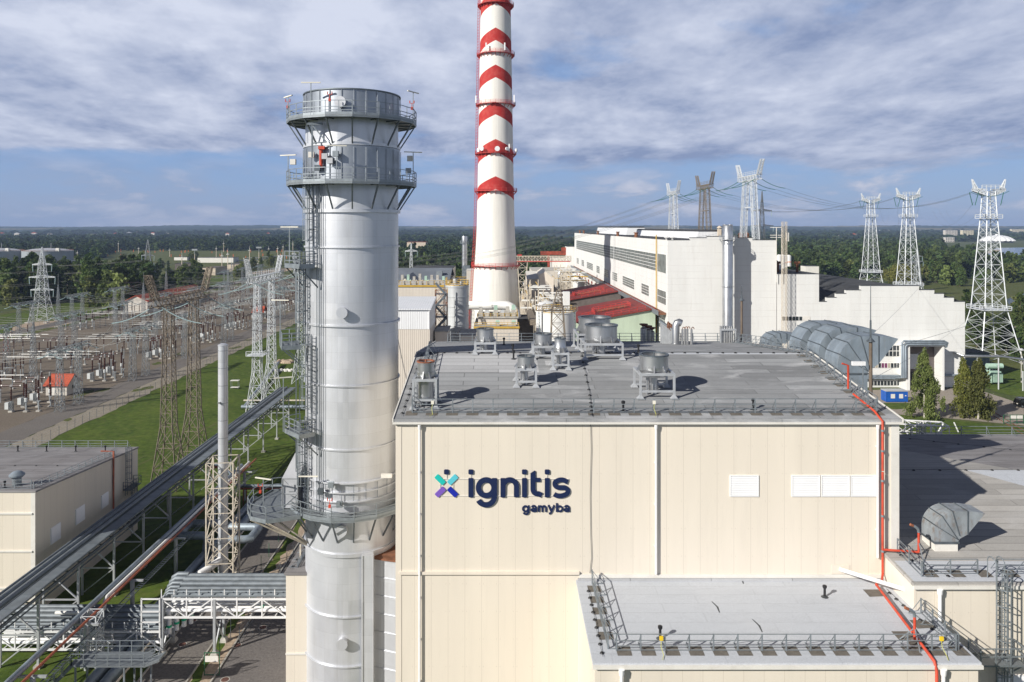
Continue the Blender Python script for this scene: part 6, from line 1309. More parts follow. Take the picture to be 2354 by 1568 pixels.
for x0, x1, z in ((HX0,PX(1586,207),.15),(PX(1586,207),PX(1625,207),.75),(PX(1625,207),PX(1697,207),1.15),(PX(1697,207),PX(1731,207),.75),(PX(1731,207),HX1,.15)): mb.box(x0-.1, x1, HY0-.12, HY0+.5, HZ+z+.003, HZ+z+.14)
mb.build('coping', 'dark_grey', bh)
def side_window(y0, y1, z0, z1, nv, nh, name='window', m_='glass_grey'):
    f = MB(); x = HX0-.06
    f.box(HX0-.08, HX0+.0, y0, y1, z0, z1); w_ = f.build(name, 'window_white', bh); g = MB()
    for i in range(nv):
        for j in range(nh):
            a, b = y0+(y1-y0)*i/nv, y0+(y1-y0)*(i+1)/nv; c, d = z0+(z1-z0)*j/nh, z0+(z1-z0)*(j+1)/nh; g.box(HX0-.11, HX0-.082, a+.09, b-.09, c+.09, d-.09)
    g.build('panes', m_, w_)
n = 19; dy = (449-221.5)/n
for i in range(n): side_window(221.5+i*dy+.02, 221.5+(i+1)*dy-.02, 31.8, 37.0, 3, 5, 'ribbon_window')
side_window(209.2, 220.3, 31.8, 37.2, 8, 1, 'upright_window'); side_window(209.2, 220.3, 22.8, 26.7, 8, 2); side_window(210, 220, 15.6, 18.3, 8, 2)
for a, b in ((233,245),(258,282),(295,307),(319,331),(346,357),(371,396),(409,421),(436,447)): side_window(a, b, 23.1, 26.5, 3 if b-a < 15 else 6, 4)
for i in range(9): side_window(330+i*14, 336+i*14, 14.6, 17.6, 3, 2, m_='rust_red')
o = T('conveyor_gallery', 'narrow brown and blue walkway running along the tall hall side', 'walkway', (46,HY0,20)); MB().box(45.2, 47.35, 209, 461, 20.2, 20.75).build('deck', 'rust', o); MB().box(45.0, 45.19, 208.9, 461, 20.0, 21.3).build('parapet', 'blue_cabin' if False else 'galv', o)
mb = MB()
for i in range(26): y = 212+i*9.6; mb.beam((45.4,y,20.2), (47.4,y,18.6), .25)
mb.build('bracket', 'cream_steel', o)
tag(MB().tube((HX0-.35,220.9,2), (HX0-.35,220.9,HZ+1.5), .16, 8).build('gas_riser', 'yellow', loc=(HX0-.35,220.9,2)), 'thin yellow gas pipe up the near corner of the tall hall', 'pipe')
tag(MB().tube((HX0-.6,300,19.4), (HX0-.6,300,HZ+.3), .14, 8).build('drain_riser', 'tank_grey', loc=(HX0-.6,300,19.4)), 'thin grey drain pipe on the tall hall side wall near the chimney shadow', 'pipe')
def monitor(label, x0, x1, y0, y1, h, m_='corr_white'):
    o = T('roof_monitor', label, 'skylight', (x0,y0,HZ), 'long white roof monitors'); z = HZ+.05; mb = MB(); mb.prismY([(x0,z),(x1,z),(x1-.9,z+h),(x0+.9,z+h)][::-1], y0, y1); mb.build('wall', m_, o); MB().prismY([(x0+.5,z+h),(x1-.5,z+h),(x1-1.5,z+h+.4),(x0+1.5,z+h+.4)][::-1], y0-.3, y1+.3).build('roof', 'roof_dark', o)
monitor('near long white roof monitor on the tall hall', 62.5, 70.6, 234, 338, 2.5); monitor('far long white roof monitor on the tall hall', 60.5, 70.0, 350, 456, 3.6)
for i, (x, y) in enumerate(((50.5,222),(52.2,221.5))):
    o = T('mushroom_vent', ('left','right')[i]+' pale mushroom vent on the near edge of the tall hall roof', 'roof vent', (x,y,HZ), 'mushroom vents'); MB().tube((x,y,HZ), (x,y,HZ+.5), .35, 12).build('neck', 'tank_white', o); MB().lathe(x, y, [(.5,HZ+.4),(.85,HZ+.6),(.3,HZ+.95)], 14).build('cap', 'tank_white', o, smooth=40)
for i, y in enumerate((260,300,360,420,440)):
    x = 48.6; o = T('rusty_vent_group', f'cluster of short rusty roof vents at the hall edge, number {i+1} going away', 'roof vent', (x,y,HZ), 'rusty vents at the hall edge'); mb = MB()
    for k in range(3): mb.tube((x+.1*k,y+k*1.6,HZ), (x+.1*k,y+k*1.6,HZ+1.6), .4, 8); mb.tube((x+.1*k,y+k*1.6,HZ+1.6), (x+.1*k,y+k*1.6,HZ+1.9), .65, 8)
    mb.build('pipe', 'rust', o)
for i, (px, Y, m_) in enumerate(((1616,240,'tank_white'),(1653,232,'brick_beige'),(1702,228,'rust'),(1716,226,'rust'))):
    x = PX(px,Y); o = T('roof_cowl', ('white','brick','first rusty','second rusty')[i]+' roof cowl behind the parapet of the tall hall', 'roof vent', (x,Y,HZ), 'cowls on the tall hall'); MB().box(x-.5,x+.5,Y-.5,Y+.5,HZ,HZ+1.5+(i==1)*2.0).build('shaft', m_, o); MB().lathe(x, Y, [(.9,HZ+1.52+(i==1)*2),(.2,HZ+2.2+(i==1)*2)], 10).build('cap', m_, o)
# silver flue in front of the gable wall
Y = 203.2; xs = PX(1672,Y); r = 12.1*Y/F; zt = PZ(518,Y); o = T('gable_flue', 'tall silver double flue standing before the windowless hall gable', 'smokestack', (xs,Y,0)); zp_ = PZ(550,Y)
MB().lathe(xs, Y, [(r,0),(r,zp_-.1),(r*.97,zp_),(r*.97,zt-.1),(r*.9,zt)], 36).build('shell', 'steel_drum', o, smooth=35)
for s in (-.5,.5): MB().lathe(xs+s*r, Y, [(r*.42,zt-.5),(r*.42,zt+.25),(r*.3,zt+.25)], 20).build('flue_tip', 'steel_drum', o, smooth=40)
mb = MB()
for z in (PZ(659,Y), PZ(560,Y)): mb.ring(xs, Y, r-.02, r+.15, z-.15, z+.15, 36)
mb.build('band', 'steel_drum', o, smooth=35); mb = MB(); mb.ring(xs, Y, r, r+.85, zp_-.12, zp_, 28); railing(mb, [(xs+(r+.8)*math.cos(2*math.pi*i/14),Y+(r+.8)*math.sin(2*math.pi*i/14),zp_) for i in range(15)], 1.1, 9, .04)
for i in range(8): a = i*math.pi/4; mb.beam((xs+r*math.cos(a),Y+r*math.sin(a),zp_-1.2), (xs+(r+.8)*math.cos(a),Y+(r+.8)*math.sin(a),zp_-.1), .09)
mb.build('platform', 'steel_paint', o)
# ladder mast at the hall's right edge
Y = 205.4; xs = PX(1802,Y); o = T('ladder_mast', 'rusty cream lattice ladder mast at the right edge of the tall gable', 'lattice tower', (xs,Y,0)); mb = MB(); zt = PZ(510,Y); lattice(mb, sq((xs,Y),.55,0), sq((xs,Y),.55,zt), 30, .085, .045); mb.build('lattice', 'cream_steel', o); mb = MB()
for px in (1784, 1796): mb.beam((PX(px,Y+1.5),Y+1.5,PZ(650,Y)), (PX(px,Y+1.5),Y+1.5,PZ(523,Y)), .14)
for py in (523, 541, 546): mb.beam((PX(1768,Y+3),Y+2.5,PZ(py,Y)), (PX(1800,Y),Y+1.5,PZ(py,Y)), .12)
mb.build('frame', 'trim', o); MB().box(xs+.6,xs+1.2,Y-.3,Y+.4,PZ(555,Y),PZ(535,Y)).build('light_box', 'trim', o)

# ================================================================ lower turbine hall with the stepped gable
P1 = [(1785,630),(1882,630),(1882,693.5),(1899,693.5),(1899,684),(1921,684),(1921,675),(1943.3,675),(1943.3,667),(1977.6,667),(1977.6,657),(2112,657),(2112,666.5),(2147,666.5),(2147,675),(2169,675),(2169,684),(2192,684),(2192,693.5),(2217.4,693.5)]
th = T('turbine_hall', 'white lower hall with a stepped gable and a tall dark entrance', 'building', (105,HY0,0)); Yg = 207.6
g = [(PX(a,Yg), PZ(b,Yg)) for a, b in P1]; MB().prismY([(g[0][0]+.02,0)]+g+[(g[-1][0],0)], Yg, Yg+.9).build('gable_wall', 'white_wall', th)
gx0, gx1 = g[2][0], g[-1][0]
mb = MB(); mb.box(78.02, g[1][0], Yg+.91, Yg+60, 0, g[1][1]-.5); mb.build('link_block', 'white_wall', th); MB().box(78.05, g[1][0]+.05, Yg+.95, Yg+60, g[1][1]-.49, g[1][1]-.3).build('link_roof', 'roof_dark', th)
zr0, zr1 = PZ(697,Yg), PZ(659,Yg); xm = (gx0+gx1)/2; mb = MB(); mb.prismY([(gx0+.1,0),(gx1-.2,0),(gx1-.2,zr0),(gx0+.1,zr0)][::-1], Yg+.92, 470); mb.build('side_wall', 'white_wall', th)
mb = MB(); pr_ = [(gx0+.05,zr0+.01),(gx0+.05,zr0+.3)]+[(gx0+(gx1-gx0)*i/10, zr0+.3+(zr1-zr0)*math.sin(math.pi*i/10)) for i in range(1,10)]+[(gx1-.15,zr0+.3),(gx1-.15,zr0+.01)]; mb.prismY(pr_, Yg+.93, 470); mb.build('roof', 'roof_dark', th)
mb = MB()
for a, b in zip(g[:-1], g[1:]):
    if abs(a[1]-b[1]) < .01: mb.box(a[0]-.08, b[0]+.08, Yg-.12, Yg+1.0, a[1]+.003, a[1]+.13)
mb.build('coping', 'dark_grey', th)
def gable_window(px0, px1, py0, py1, nx_, nz, cur=()):
    x0, x1, z0, z1 = PX(px0,Yg), PX(px1,Yg), PZ(py1,Yg), PZ(py0,Yg); w_ = MB().box(x0, x1, Yg-.08, Yg-.004, z0, z1).build('window', 'window_white', th); gl = MB(); cu = MB(); cp = MB()
    for i in range(nx_):
        for j in range(nz):
            a, b = x0+(x1-x0)*i/nx_, x0+(x1-x0)*(i+1)/nx_; c, d = z0+(z1-z0)*j/nz, z0+(z1-z0)*(j+1)/nz; m_ = cu if i in cur else (cp if (cur and i%4 == 3) else gl); m_.box(a+.09, b-.09, Yg-.11, Yg-.082, c+.09, d-.09)
    gl.build('panes', 'glass', w_)
    if cu.v: cu.build('curtain', 'curtain', w_)
    if cp.v: cp.build('curtain', 'curtain_pale', w_)
gable_window(1966,2076.5,793.8,819.5,13,2); gable_window(1960,2067.6,834,846,15,1,(9,10)); gable_window(2000,2068,875,886.5,9,1); gable_window(1796,1843.5,727,737.5,6,1)
MB().box(PX(1844.5,Yg),PX(1861.7,Yg),Yg-.08,Yg-.004,PZ(737.5,Yg),PZ(727,Yg)).build('blank_panel', 'trim', th)
# entrance porch
yq = 203.6; xa, xb = PX(2091,yq), PX(2166,yq); zt = PZ(797,yq); mb = MB(); mb.box(xa-.9, xa, yq, Yg-.003, 0, zt); mb.box(xb-.02, xb+.5, yq, Yg-.003, 0, zt); mb.box(xa-.9, xb+.5, yq, Yg-.003, zt+.002, zt+.7); mb.build('porch', 'white_wall', th)
MB().box(xa+.003, xb-.03, Yg-.12, Yg-.003, 0, zt-.003).build('entrance_recess', 'brick_dark', th); MB().box(xa+.4, xb-4.5, Yg-.2, Yg-.123, 5.2, 9.4).build('gate_panel', 'mesh_grey', th); MB().box(xa+.3, xb-3.5, Yg-.2, Yg-.123, 0, 4.4).build('gate_opening', 'dark', th)
o = T('porch_pipes', 'grey pipes framing the entrance porch of the stepped hall', 'pipe', (xa,yq,0))
for k in range(3):
    e = .35+k*.5; zt2 = zt+.6+k*.5; MB().path([(PX(1960,Yg),Yg-.6-k*.1,PZ(863+k*3,Yg)),(xa-.9-e,Yg-.6,PZ(863+k*3,Yg)),(xa-.9-e-.1,yq-.3,PZ(861,Yg)),(xa-.9-e-.1,yq-.3,zt2-.5),(xa-.9-e+.4,yq-.3,zt2),(xb+.3,yq-.3,zt2),(xb+.8+e*.3,yq-.3,zt2-.5),(xb+.8+e*.3,Yg-.7,zt2-1.6-k)], .26, 8).build('pipe', 'duct_galv', o, smooth=50)
MB().path([(xb+.6,Yg-.5,PZ(862,Yg)),(PX(2215,Yg),Yg-.5,PZ(862,Yg))], .35, 8).build('pipe', 'duct_galv', o)
Y = 236; x0 = 80
for i, (px, zz_) in enumerate(((1790,585),(1797,585),(1803,586),(1812,586))):
    x = PX(px,Y+i*6); z0_ = g[1][1]-.3; o = T('white_vessel', ('first','second','third','fourth')[i]+' white upright vessel on the link roof right of the ladder mast', 'tank', (x,Y+i*6,z0_), 'white vessels on the link roof'); MB().lathe(x, Y+i*6, [(.9,z0_),(.9,PZ(zz_,Y+i*6)-.4),(.3,PZ(zz_,Y+i*6))], 18).build('shell', 'tank_white', o, smooth=40); MB().ring(x, Y+i*6, .89, .95, z0_+1.4, z0_+1.65, 18).build('band', 'orange' if i > 1 else 'tank_grey', o)
for i, px in enumerate((1787, 1832)):
    x = PX(px,222); z0_ = g[1][1]-.3; o = T('rusty_cowl', ('left','right')[i]+' dark rusty cowl pipe on the link roof', 'roof vent', (x,222,z0_), 'rusty cowls on the link roof'); MB().tube((x,222,z0_), (x,222,z0_+2.6), .4, 10).build('pipe', 'rust', o); MB().tube((x-.8,222,z0_+2.8), (x+.8,222,z0_+2.8), .4, 10).build('head', 'rust', o)
block('lake_pump_house', 'small white flat building beyond the link roof of the tall hall', 1852, 1882, 612, 560, 10, 'trim', 'roof_dark')

# ================================================================ yard on the east side
Y = 190; x0, x1 = PX(2036.4,Y), PX(2085.5,Y); o = T('blue_cabin', 'bright blue site cabin with two white shutters on the lawn edge', 'cabin', (x0,Y,0)); MB().box(x0,x1,Y,Y+2.6,.12,2.75).build('body', 'blue_cabin', o); MB().box(x0-.08,x1+.08,Y-.08,Y+2.68,2.76,2.95).build('roof', 'mesh_grey', o)
for px in ((2047,2056.5),(2066,2075)): MB().box(PX(px[0],Y),PX(px[1],Y),Y-.06,Y-.004,1.0,2.1).build('shutter', 'trim', o)
MB().box(PX(2079.5,Y),PX(2082.5,Y),Y-.03,Y-.004,1.55,1.8).build('notice', 'trim', o); mb = MB()
for px in (2036.4, 2085.2): mb.beam((PX(px,Y),Y-.02,.12), (PX(px,Y),Y-.02,2.75), .12)
mb.build('corner_post', 'blue_cabin', o)
Y = 212; x0, x1 = PX(2273,Y), PX(2308,Y); o = T('power_transformer', 'pale green transformer with a horizontal tank on top', 'transformer', (x0,Y,0)); MB().box(x0+.6,x1-.9,Y,Y+3,.3,3.6).build('tank', 'green_steel', o); MB().tube((x0,Y+1,5.0), (x1,Y+1,5.0), .75, 18).build('conservator', 'green_steel', o, smooth=40); mb = MB()
for i in range(9): mb.box(x0+.8+i*.32,x0+.9+i*.32,Y-.7,Y-.01,.6,3.2)
mb.build('radiator', 'green_steel', o); mb = MB()
for i in range(3): mb.lathe(x0+1.2+i*.8, Y+2.2, [(.12,3.6),(.25,3.9),(.12,4.1),(.22,4.4),(.1,5.6)], 10)
mb.build('bushing', 'porcelain', o); mb = MB(); mb.beam((x0+.8,Y+1,3.6), (x0+.8,Y+1,4.4), .2); mb.beam((x1-1,Y+1,3.6), (x1-1,Y+1,4.4), .2); mb.build('bracket', 'green_steel', o)
block('cable_house', 'dark grey blue box building right of the stepped hall', 2218, 2274, 812, 232, 8, 'galv_dark', 'roof_dark')
Y = 205; o = T('overhead_pipe', 'silver overhead pipe on posts right of the stepped hall', 'pipe', (PX(2230,Y),Y,0)); z = PZ(820,Y); MB().path([(PX(2190,Y+3),Y+2.5,PZ(813,Y)),(PX(2213,Y),Y,z+.2),(PX(2304,Y),Y,z),(PX(2341,Y),Y-2,PZ(824,Y)),(PX(2342,Y),Y-2,PZ(826,Y)),(PX(2342,Y),Y-2,PZ(846,Y)),(PX(2343,Y),Y-2.1,PZ(848,Y)),(PX(2400,Y),Y-3,PZ(853,Y))], .33, 10).build('pipe', 'steel_drum', o, smooth=50)
for px in (2246, 2294.5, 2340): MB().tube((PX(px,Y),Y-(1.8 if px > 2320 else 0),0), (PX(px,Y),Y-(1.8 if px > 2320 else 0),z-.3 if px < 2330 else PZ(850,Y)), .18, 10).build('post', 'tank_grey', o)
Y = 214; xs = PX(2347,Y); o = T('yard_lamp', 'round headed yard lamp on a pale post near the transformer', 'street lamp', (xs,Y,0)); MB().tube((xs,Y,0), (xs,Y,PZ(808,Y)), .13, 10).build('post', 'concrete', o); mb = MB(); mb.lathe(xs, Y, [(.2,PZ(808,Y)),(.75,PZ(805,Y)),(.5,PZ(802,Y)),(.1,PZ(800.5,Y))], 14); mb.build('lamp_head', 'mesh_grey', o)
Y = 184; xs = PX(2340,Y); o = T('black_van', 'black van parked at the edge of the paved yard', 'van', (xs+2.4,Y,0)); mb = MB(); pv_ = [(xs,.45),(xs+.05,1.15),(xs+.5,2.0),(xs+.9,2.3),(xs+4.6,2.35),(xs+5.0,2.1),(xs+5.1,.45)]; mb.prismY(pv_, Y, Y+1.95); mb.build('body', 'car_black', o); mb = MB(); mb.prismY([(xs+.62,1.35),(xs+.85,2.05),(xs+1.8,2.1),(xs+1.8,1.35)], Y-.012, Y-.002); mb.prismY([(xs+2.0,1.35),(xs+2.0,2.1),(xs+4.5,2.1),(xs+4.6,1.35)], Y-.012, Y-.002); mb.build('window', 'glass', o)
for dx in (1.0, 4.1):
    w_ = MB().tube((xs+dx,Y-.05,.36), (xs+dx,Y+.2,.36), .36, 18).build('wheel', 'black_plastic', o, smooth=40); MB().tube((xs+dx,Y-.07,.36), (xs+dx,Y-.052,.36), .2, 12).build('rim', 'steel_drum', w_)
MB().box(xs-.05, xs+.03, Y+.2, Y+.55, .9, 1.1).build('headlight', 'lamp_glass', o); MB().box(xs-.05, xs+.03, Y+1.4, Y+1.75, .9, 1.1).build('headlight', 'lamp_glass', o)
x0, y0 = G(2306,974); x1 = G(2352,974)[0]; o = T('green_gate', 'green mesh gate with two white notices beside the railway track', 'gate', (x0,y0,0)); mb = MB(); railing(mb, [(x0,y0,0),(x1,y0,0)], 2.0, 1.6, .05, (1.0,.5,.1)); mb.build('frame', 'green_dark', o)
for a in (2322, 2336.5): xx = G(a,974)[0]; MB().box(xx, xx+1.3, y0-.08, y0-.05, 1.2, 1.9).build('notice', 'trim', o)
mb = MB(); p0, p1 = (30.4,96.5,PZ(975,96.5)), (PX(2178,92),92.5,PZ(1003,92.5)); truss(mb, p0, p1, 2.2, 1.5, 12, .14, .09); o = T('access_gantry', 'white lattice access gantry just behind the side annex', 'walkway', p0); mb.build('truss', 'white_paint', o)
a, c = MB(), MB(); ladder(a, c, PX(2112,93), 93, R(-90), 14, PZ(970,93), wid=.6, r=.05, cz=1.5, cr=.5); l = a.build('ladder', 'galv', o); c.build('cage', 'galv', l); mb = MB(); mb.path([(PX(2140,93),93,17),(PX(2140,93),93,PZ(978,93)),(PX(2137,93),93,PZ(971,93)),(PX(2130,93),93,PZ(968,93))], .09, 8); mb.build('handrail', 'white_paint', o)
for lab, p, q in (('left one of two slanting white poles on the lawn', (2155,985), (2169,972)), ('right one of two slanting white poles on the lawn', (2202,985), (2192,971))):
    x0, y0 = G(p[0], p[1]+8); x1 = PX(q[0],y0); tag(MB().beam((x0,y0,0), (x1,y0,PZ(q[1],y0)), .2).build('white_pole', 'pipe_white', loc=(x0,y0,0)), lab, 'pole', 'slanting white poles')
# ================================================================ pylons and portals
def profile_tower(mb, x, y, prof, seg, leg, br, rz=0.0):
    for (z0, a0), (z1, a1), n in zip(prof[:-1], prof[1:], seg): lattice(mb, sq((x,y),a0,z0,rz), sq((x,y),a1,z1,rz), n, leg, br)
def anchor_pylon(label, x, y, ztop):
    o = T('lattice_pylon', label, 'pylon', (x,y,0), 'white lattice pylons by the lake'); s = ztop/58.0; mb = MB()
    profile_tower(mb, x, y, [(0,7.0),(9,5.3),(17.2*s,3.7),(37*s,2.45),(47.6*s,1.75),(ztop-1.5,1.35)], [2,2,4,4,4], .28, .095); mb.build('tower', 'white_lattice', o)
    for z, a in ((17.2*s,4.6),(47.6*s,2.8)):
        mb = MB(); mb.box(x-a,x+a,y-a,y+a,z-.2,z); railing(mb, [(x-a,y-a,z),(x+a,y-a,z),(x+a,y+a,z),(x-a,y+a,z),(x-a,y-a,z)], 1.2, 2.5, .08); mb.build('platform', 'white_lattice', o)
    mb = MB(); z = ztop-2.0
    for sg_ in (-1, 1):
        lattice(mb, [(x+sg_*1.2,y-1.1,z-.9),(x+sg_*1.2,y+1.1,z-.9),(x+sg_*1.2,y+1.1,z+1.2),(x+sg_*1.2,y-1.1,z+1.2)], [(x+sg_*5.4,y-.4,z+.7),(x+sg_*5.4,y+.4,z+.7),(x+sg_*5.4,y+.4,z+1.5),(x+sg_*5.4,y-.4,z+1.5)], 4, .26, .16)
        lattice(mb, sq((x+sg_*4.4,y),.5,z+1.4), sq((x+sg_*5.6,y),.12,z+4.6), 3, .18, .1)
    railing(mb, [(x-3,y-1.1,z+1.4),(x+3,y-1.1,z+1.4)], 1.2, 1.5, .08); mb.build('cross_arm', 'white_lattice', o); mb = MB()
    mb.path(sag((x-7.5,y-2,z+.2), (x+6,y-1.4,z+.6), 1.6, 8), .08, 5); mb.build('insulator_string', 'insulator_green', o)
    for q, d in ((-7.5,-6.4),(-4.4,-5.6),(4.0,3.0)): MB().beam((x+q,y-1.5,z+.2), (x+d,y-1.5,z-4.2), .17).build('insulator_string', 'insulator_green', o)
    for i in (-1,1):
        for j in (-1,1): MB().box(x+i*7-.9,x+i*7+.9,y+j*7-.9,y+j*7+.9,-.1,.5).build('footing', 'concrete', o)
    return o
anchor_pylon('nearest and tallest looking white pylon by the canal', PX(2272,250), 250, 58.5); anchor_pylon('middle white pylon rising behind the stepped gable', PX(2087,345), 345, 60.6); anchor_pylon('farthest white pylon rising behind the stepped gable', PX(2001,436), 436, 62.2)
def suspension_pylon(label, x, y, h, a, arms, m_, group, rz=0.0):
    o = T('lattice_pylon', label, 'pylon', (x,y,0), group); mb = MB(); zt = h*.78
    profile_tower(mb, x, y, [(0,a),(h*.3,a*.55),(h*.78,a*.26),(h,.12)], [3,5,4], .22, .10, rz); mb.build('tower', m_, o)
    for z, l in arms:
        mb = MB()
        for sg_ in (-1,1): lattice(mb, [(x+sg_*.6,y-.7,z),(x+sg_*.6,y+.7,z),(x+sg_*.6,y+.7,z+1.0),(x+sg_*.6,y-.7,z+1.0)], [(x+sg_*l,y-.15,z),(x+sg_*l,y+.15,z),(x+sg_*l,y+.15,z+.25),(x+sg_*l,y-.15,z+.25)], 4, .16, .1)
        mb.build('cross_arm', m_, o); mb = MB()
        for sg_ in (-1,1): MB().beam((x+sg_*l,y,z), (x+sg_*(l-.2),y,z-3.2), .2).build('insulator_string', 'insulator_glass', o)
    for i in (-1,1):
        for j in (-1,1): MB().box(x+i*a-.8,x+i*a+.8,y+j*a-.8,y+j*a+.8,-.1,.4).build('footing', 'concrete', o)
    return o
k351 = 351/F
suspension_pylon('silver grey three armed pylon on bare soil west of the switchyard', PX(97,351), 351, 35.5, 4.4, ((PZ(667,351),5.4),(PZ(638,351),6.2),(PZ(609,351),4.6)), 'white_lattice', 'three armed pylons', R(8))
suspension_pylon('slimmer three armed pylon among the trees west of the switchyard', PX(340,470), 470, PZ(551,470), 4.6, ((PZ(624,470),5),(PZ(606,470),4),(PZ(588,470),4)), 'lattice_grey', 'three armed pylons', R(20))
suspension_pylon('dark lattice pylon standing behind the white roof portal', PX(1751,420), 420, PZ(440,420), 3.6, ((PZ(485,420),5.5),(PZ(520,420),6.5)), 'lattice_dark', 'dark pylons')
suspension_pylon('grey pylon half hidden between the two farther white pylons', PX(2108,520), 520, PZ(571,520), 3.0, ((PZ(590,520),3.6),(PZ(602,520),4.2)), 'lattice_grey', 'dark pylons')
suspension_pylon('pale blue pylon beside the trees left of the chimney', PX(945,430), 430, PZ(559,430), 2.2, ((PZ(578,430),3.6),), 'white_lattice', 'dark pylons')
def portal(label, x, y0, sp_, zb, zbase, m_, wb=2.2, wt=.75, over=5.5, horn=4.3, splay=0.0, sc_=1.0, group='portals carrying the plant lines', plat=False, ins='insulator_green'):
    """two lattice legs in a row along y carrying a box beam with outward horns"""
    o = T('line_portal', label, 'pylon', (x,y0+sp_/2,zbase), group)
    for i, y in enumerate((y0, y0+sp_)):
        mb = MB(); hm = zbase+(zb-zbase)*.34; yb0 = y+(splay if i else -splay); ym_ = yb0+(y-yb0)*.34
        if wb > wt*1.5: lattice(mb, sq((x,yb0),wb,zbase), sq((x,ym_),wt*1.7,hm), 3, .16*sc_, .085*sc_); lattice(mb, sq((x,ym_),wt*1.7,hm), sq((x,y),wt,zb), 9, .15*sc_, .07*sc_)
        else: lattice(mb, sq((x,yb0),wb,zbase), sq((x,y),wt,zb), 11, .16*sc_, .07*sc_)
        if plat: mb.box(x-2,x+2,y-2,y+2,zbase+(zb-zbase)*.46,zbase+(zb-zbase)*.46+.15); railing(mb, [(x-2,y-2,zbase+(zb-zbase)*.46),(x+2,y-2,zbase+(zb-zbase)*.46),(x+2,y+2,zbase+(zb-zbase)*.46)], 1.1, 1.3, .05)
        mb.build('leg', m_, o); plat = False
    ya, yb_ = y0-over, y0+sp_+over; mb = MB(); truss(mb, (x,ya,zb), (x,yb_,zb), 1.5, 1.3, 14, .17*sc_, .08*sc_)
    if splay: mb.beam((x,y0-splay*.5,zbase+(zb-zbase)*.55), (x,y0+sp_+splay*.5,zbase+(zb-zbase)*.55), .3)
    railing(mb, [(x-.75,ya,zb+1.3),(x-.75,yb_,zb+1.3)], 1.1, 1.8, .035); mb.build('beam', m_, o)
    for y, d in ((ya+.6,-1),(yb_-.6,1)):
        mb = MB(); lattice(mb, sq((x,y),.5,zb+1.3), sq((x,y+d*2.8),.45,zb+1.3+horn), 5, .12*sc_, .07*sc_); mb.build('horn', m_, o)
    for i, y in enumerate((ya+1, (ya+yb_)/2, yb_-1)):
        for s_, d in ((-1,7),(1,7)):
            P = sag((x+s_*.8,y,zb+.1), (x+s_*(d+.5),y,zb-2.6), .5, 6); MB().path(P, .085, 5).build('insulator_string', ins, o)
    return o
portal('brown weathered line portal beside the west hall', -57, 128, 10.5, 31.5, 0, 'brown_steel', 2.3, .6, ins='insulator_glass', group='line portals on the lawn')
portal('white line portal on the lawn behind the brown one', -57, 175, 11, 32.0, 0, 'white_lattice', 2.2, .55, ins='insulator_glass', group='line portals on the lawn', plat=True)
portal('white line portal almost hidden behind the silver stack', -57, 214, 11, 32.0, 0, 'white_lattice', 2.2, .55, ins='insulator_glass', group='line portals on the lawn')
for lab, y, m_ in (('nearest white line portal on the tall hall roof', 210.5, 'white_lattice'), ('rusty brown line portal in the middle of the tall hall roof', 257, 'brown_steel'), ('farthest white line portal on the tall hall roof', 304, 'white_lattice')):
    portal(lab, 73, y+1.5, 6.2, PZ(413,215)-.3, 41.2, m_, .75, .7, 5.3, 4.0, 2.4, 1.0, group='line portals on the hall roof')

# ================================================================ conductors
def span(label, pts, d, r=.022, m_='wire', group=None, n=14):
    P = []
    for a, b in zip(pts[:-1], pts[1:]): P += sag(a, b, d, n)[(1 if P else 0):]
    o = MB().path(P, r, 4, cap=False).build('overhead_line', m_, loc=tuple(pts[0])); return tag(o, label, 'power line', group)
zr_ = PZ(413,215)-2.8
names = ('near', 'middle', 'far')
pyl = [(PX(2272,250),250,56.5),(PX(2087,345),345,58.6),(PX(2001,436),436,60.2)]
for k, (yp, (px_, py_, pz_)) in enumerate(zip((215,261.5,308.5), pyl)):
    for j, dy in enumerate((-7.0, 0, 7.0)):
        span(f'line from the {("nearest","middle","farthest")[k]} roof portal to the {("nearest","middle","farthest")[k]} white pylon, {names[j]} conductor', [(80.5,yp+dy,zr_),(px_-6,py_-1+j,pz_)], 5.5, .032, group='lines from the roof portals to the white pylons')
        span(f'line from the {("nearest","middle","farthest")[k]} roof portal down westward across the plant, {names[j]} conductor', [(65.5,yp+dy,zr_),(-57,yp+18+dy*1.4,31)], 6, .03, group='lines crossing the plant westward')
        span(f'line from the {("nearest","middle","farthest")[k]} white pylon away beyond the lake, {names[j]} conductor', [(px_+(j-1)*5,py_,pz_-3),(px_+180+(j-1)*5,py_+330,58)], 10, .032, group='lines leaving the white pylons')
for k, (y, nm) in enumerate(((134,'brown portal'),(180.5,'white portal on the lawn'),(219.5,'hidden white portal'))):
    for j, dy in enumerate((-9.7, 0, 9.7)):
        span(f'line from the {nm} west to the switchyard gantry, {names[j]} conductor', [(-64.5,y+dy,29.0),(-107,y+50+dy*.8,15.2)], 3.2, .05, 'wire_light', 'lines from the lawn portals to the switchyard')
        span(f'line from the {nm} east towards the plant, {names[j]} conductor', [(-49.5,y+dy,29.0),(-16,y+26+dy*.6,24)], 2.0, .05, 'wire_light', 'lines from the lawn portals to the plant')
xp = PX(97,351)
for j, (z, l) in enumerate(((PZ(667,351)-3,5.4),(PZ(638,351)-3,6.2),(PZ(609,351)-3,4.6))):
    for s_ in (-1, 1):
        side = 'west' if s_ < 0 else 'east'; lv = ('lowest','middle','top')[j]
        span(f'{lv} {side} conductor leaving the silver pylon towards the photo edge', [(xp+s_*l,351,z),(xp-160+s_*l,351-35,z+4)], 3.5, .035, 'wire_light', 'lines leaving the silver pylon')
        span(f'{lv} {side} conductor from the silver pylon to the switchyard', [(xp+s_*l,351,z),(-186,392+j*9+s_*4,15.5)], 3.0, .035, 'wire_light', 'lines from the silver pylon to the switchyard')
xq = PX(340,470)
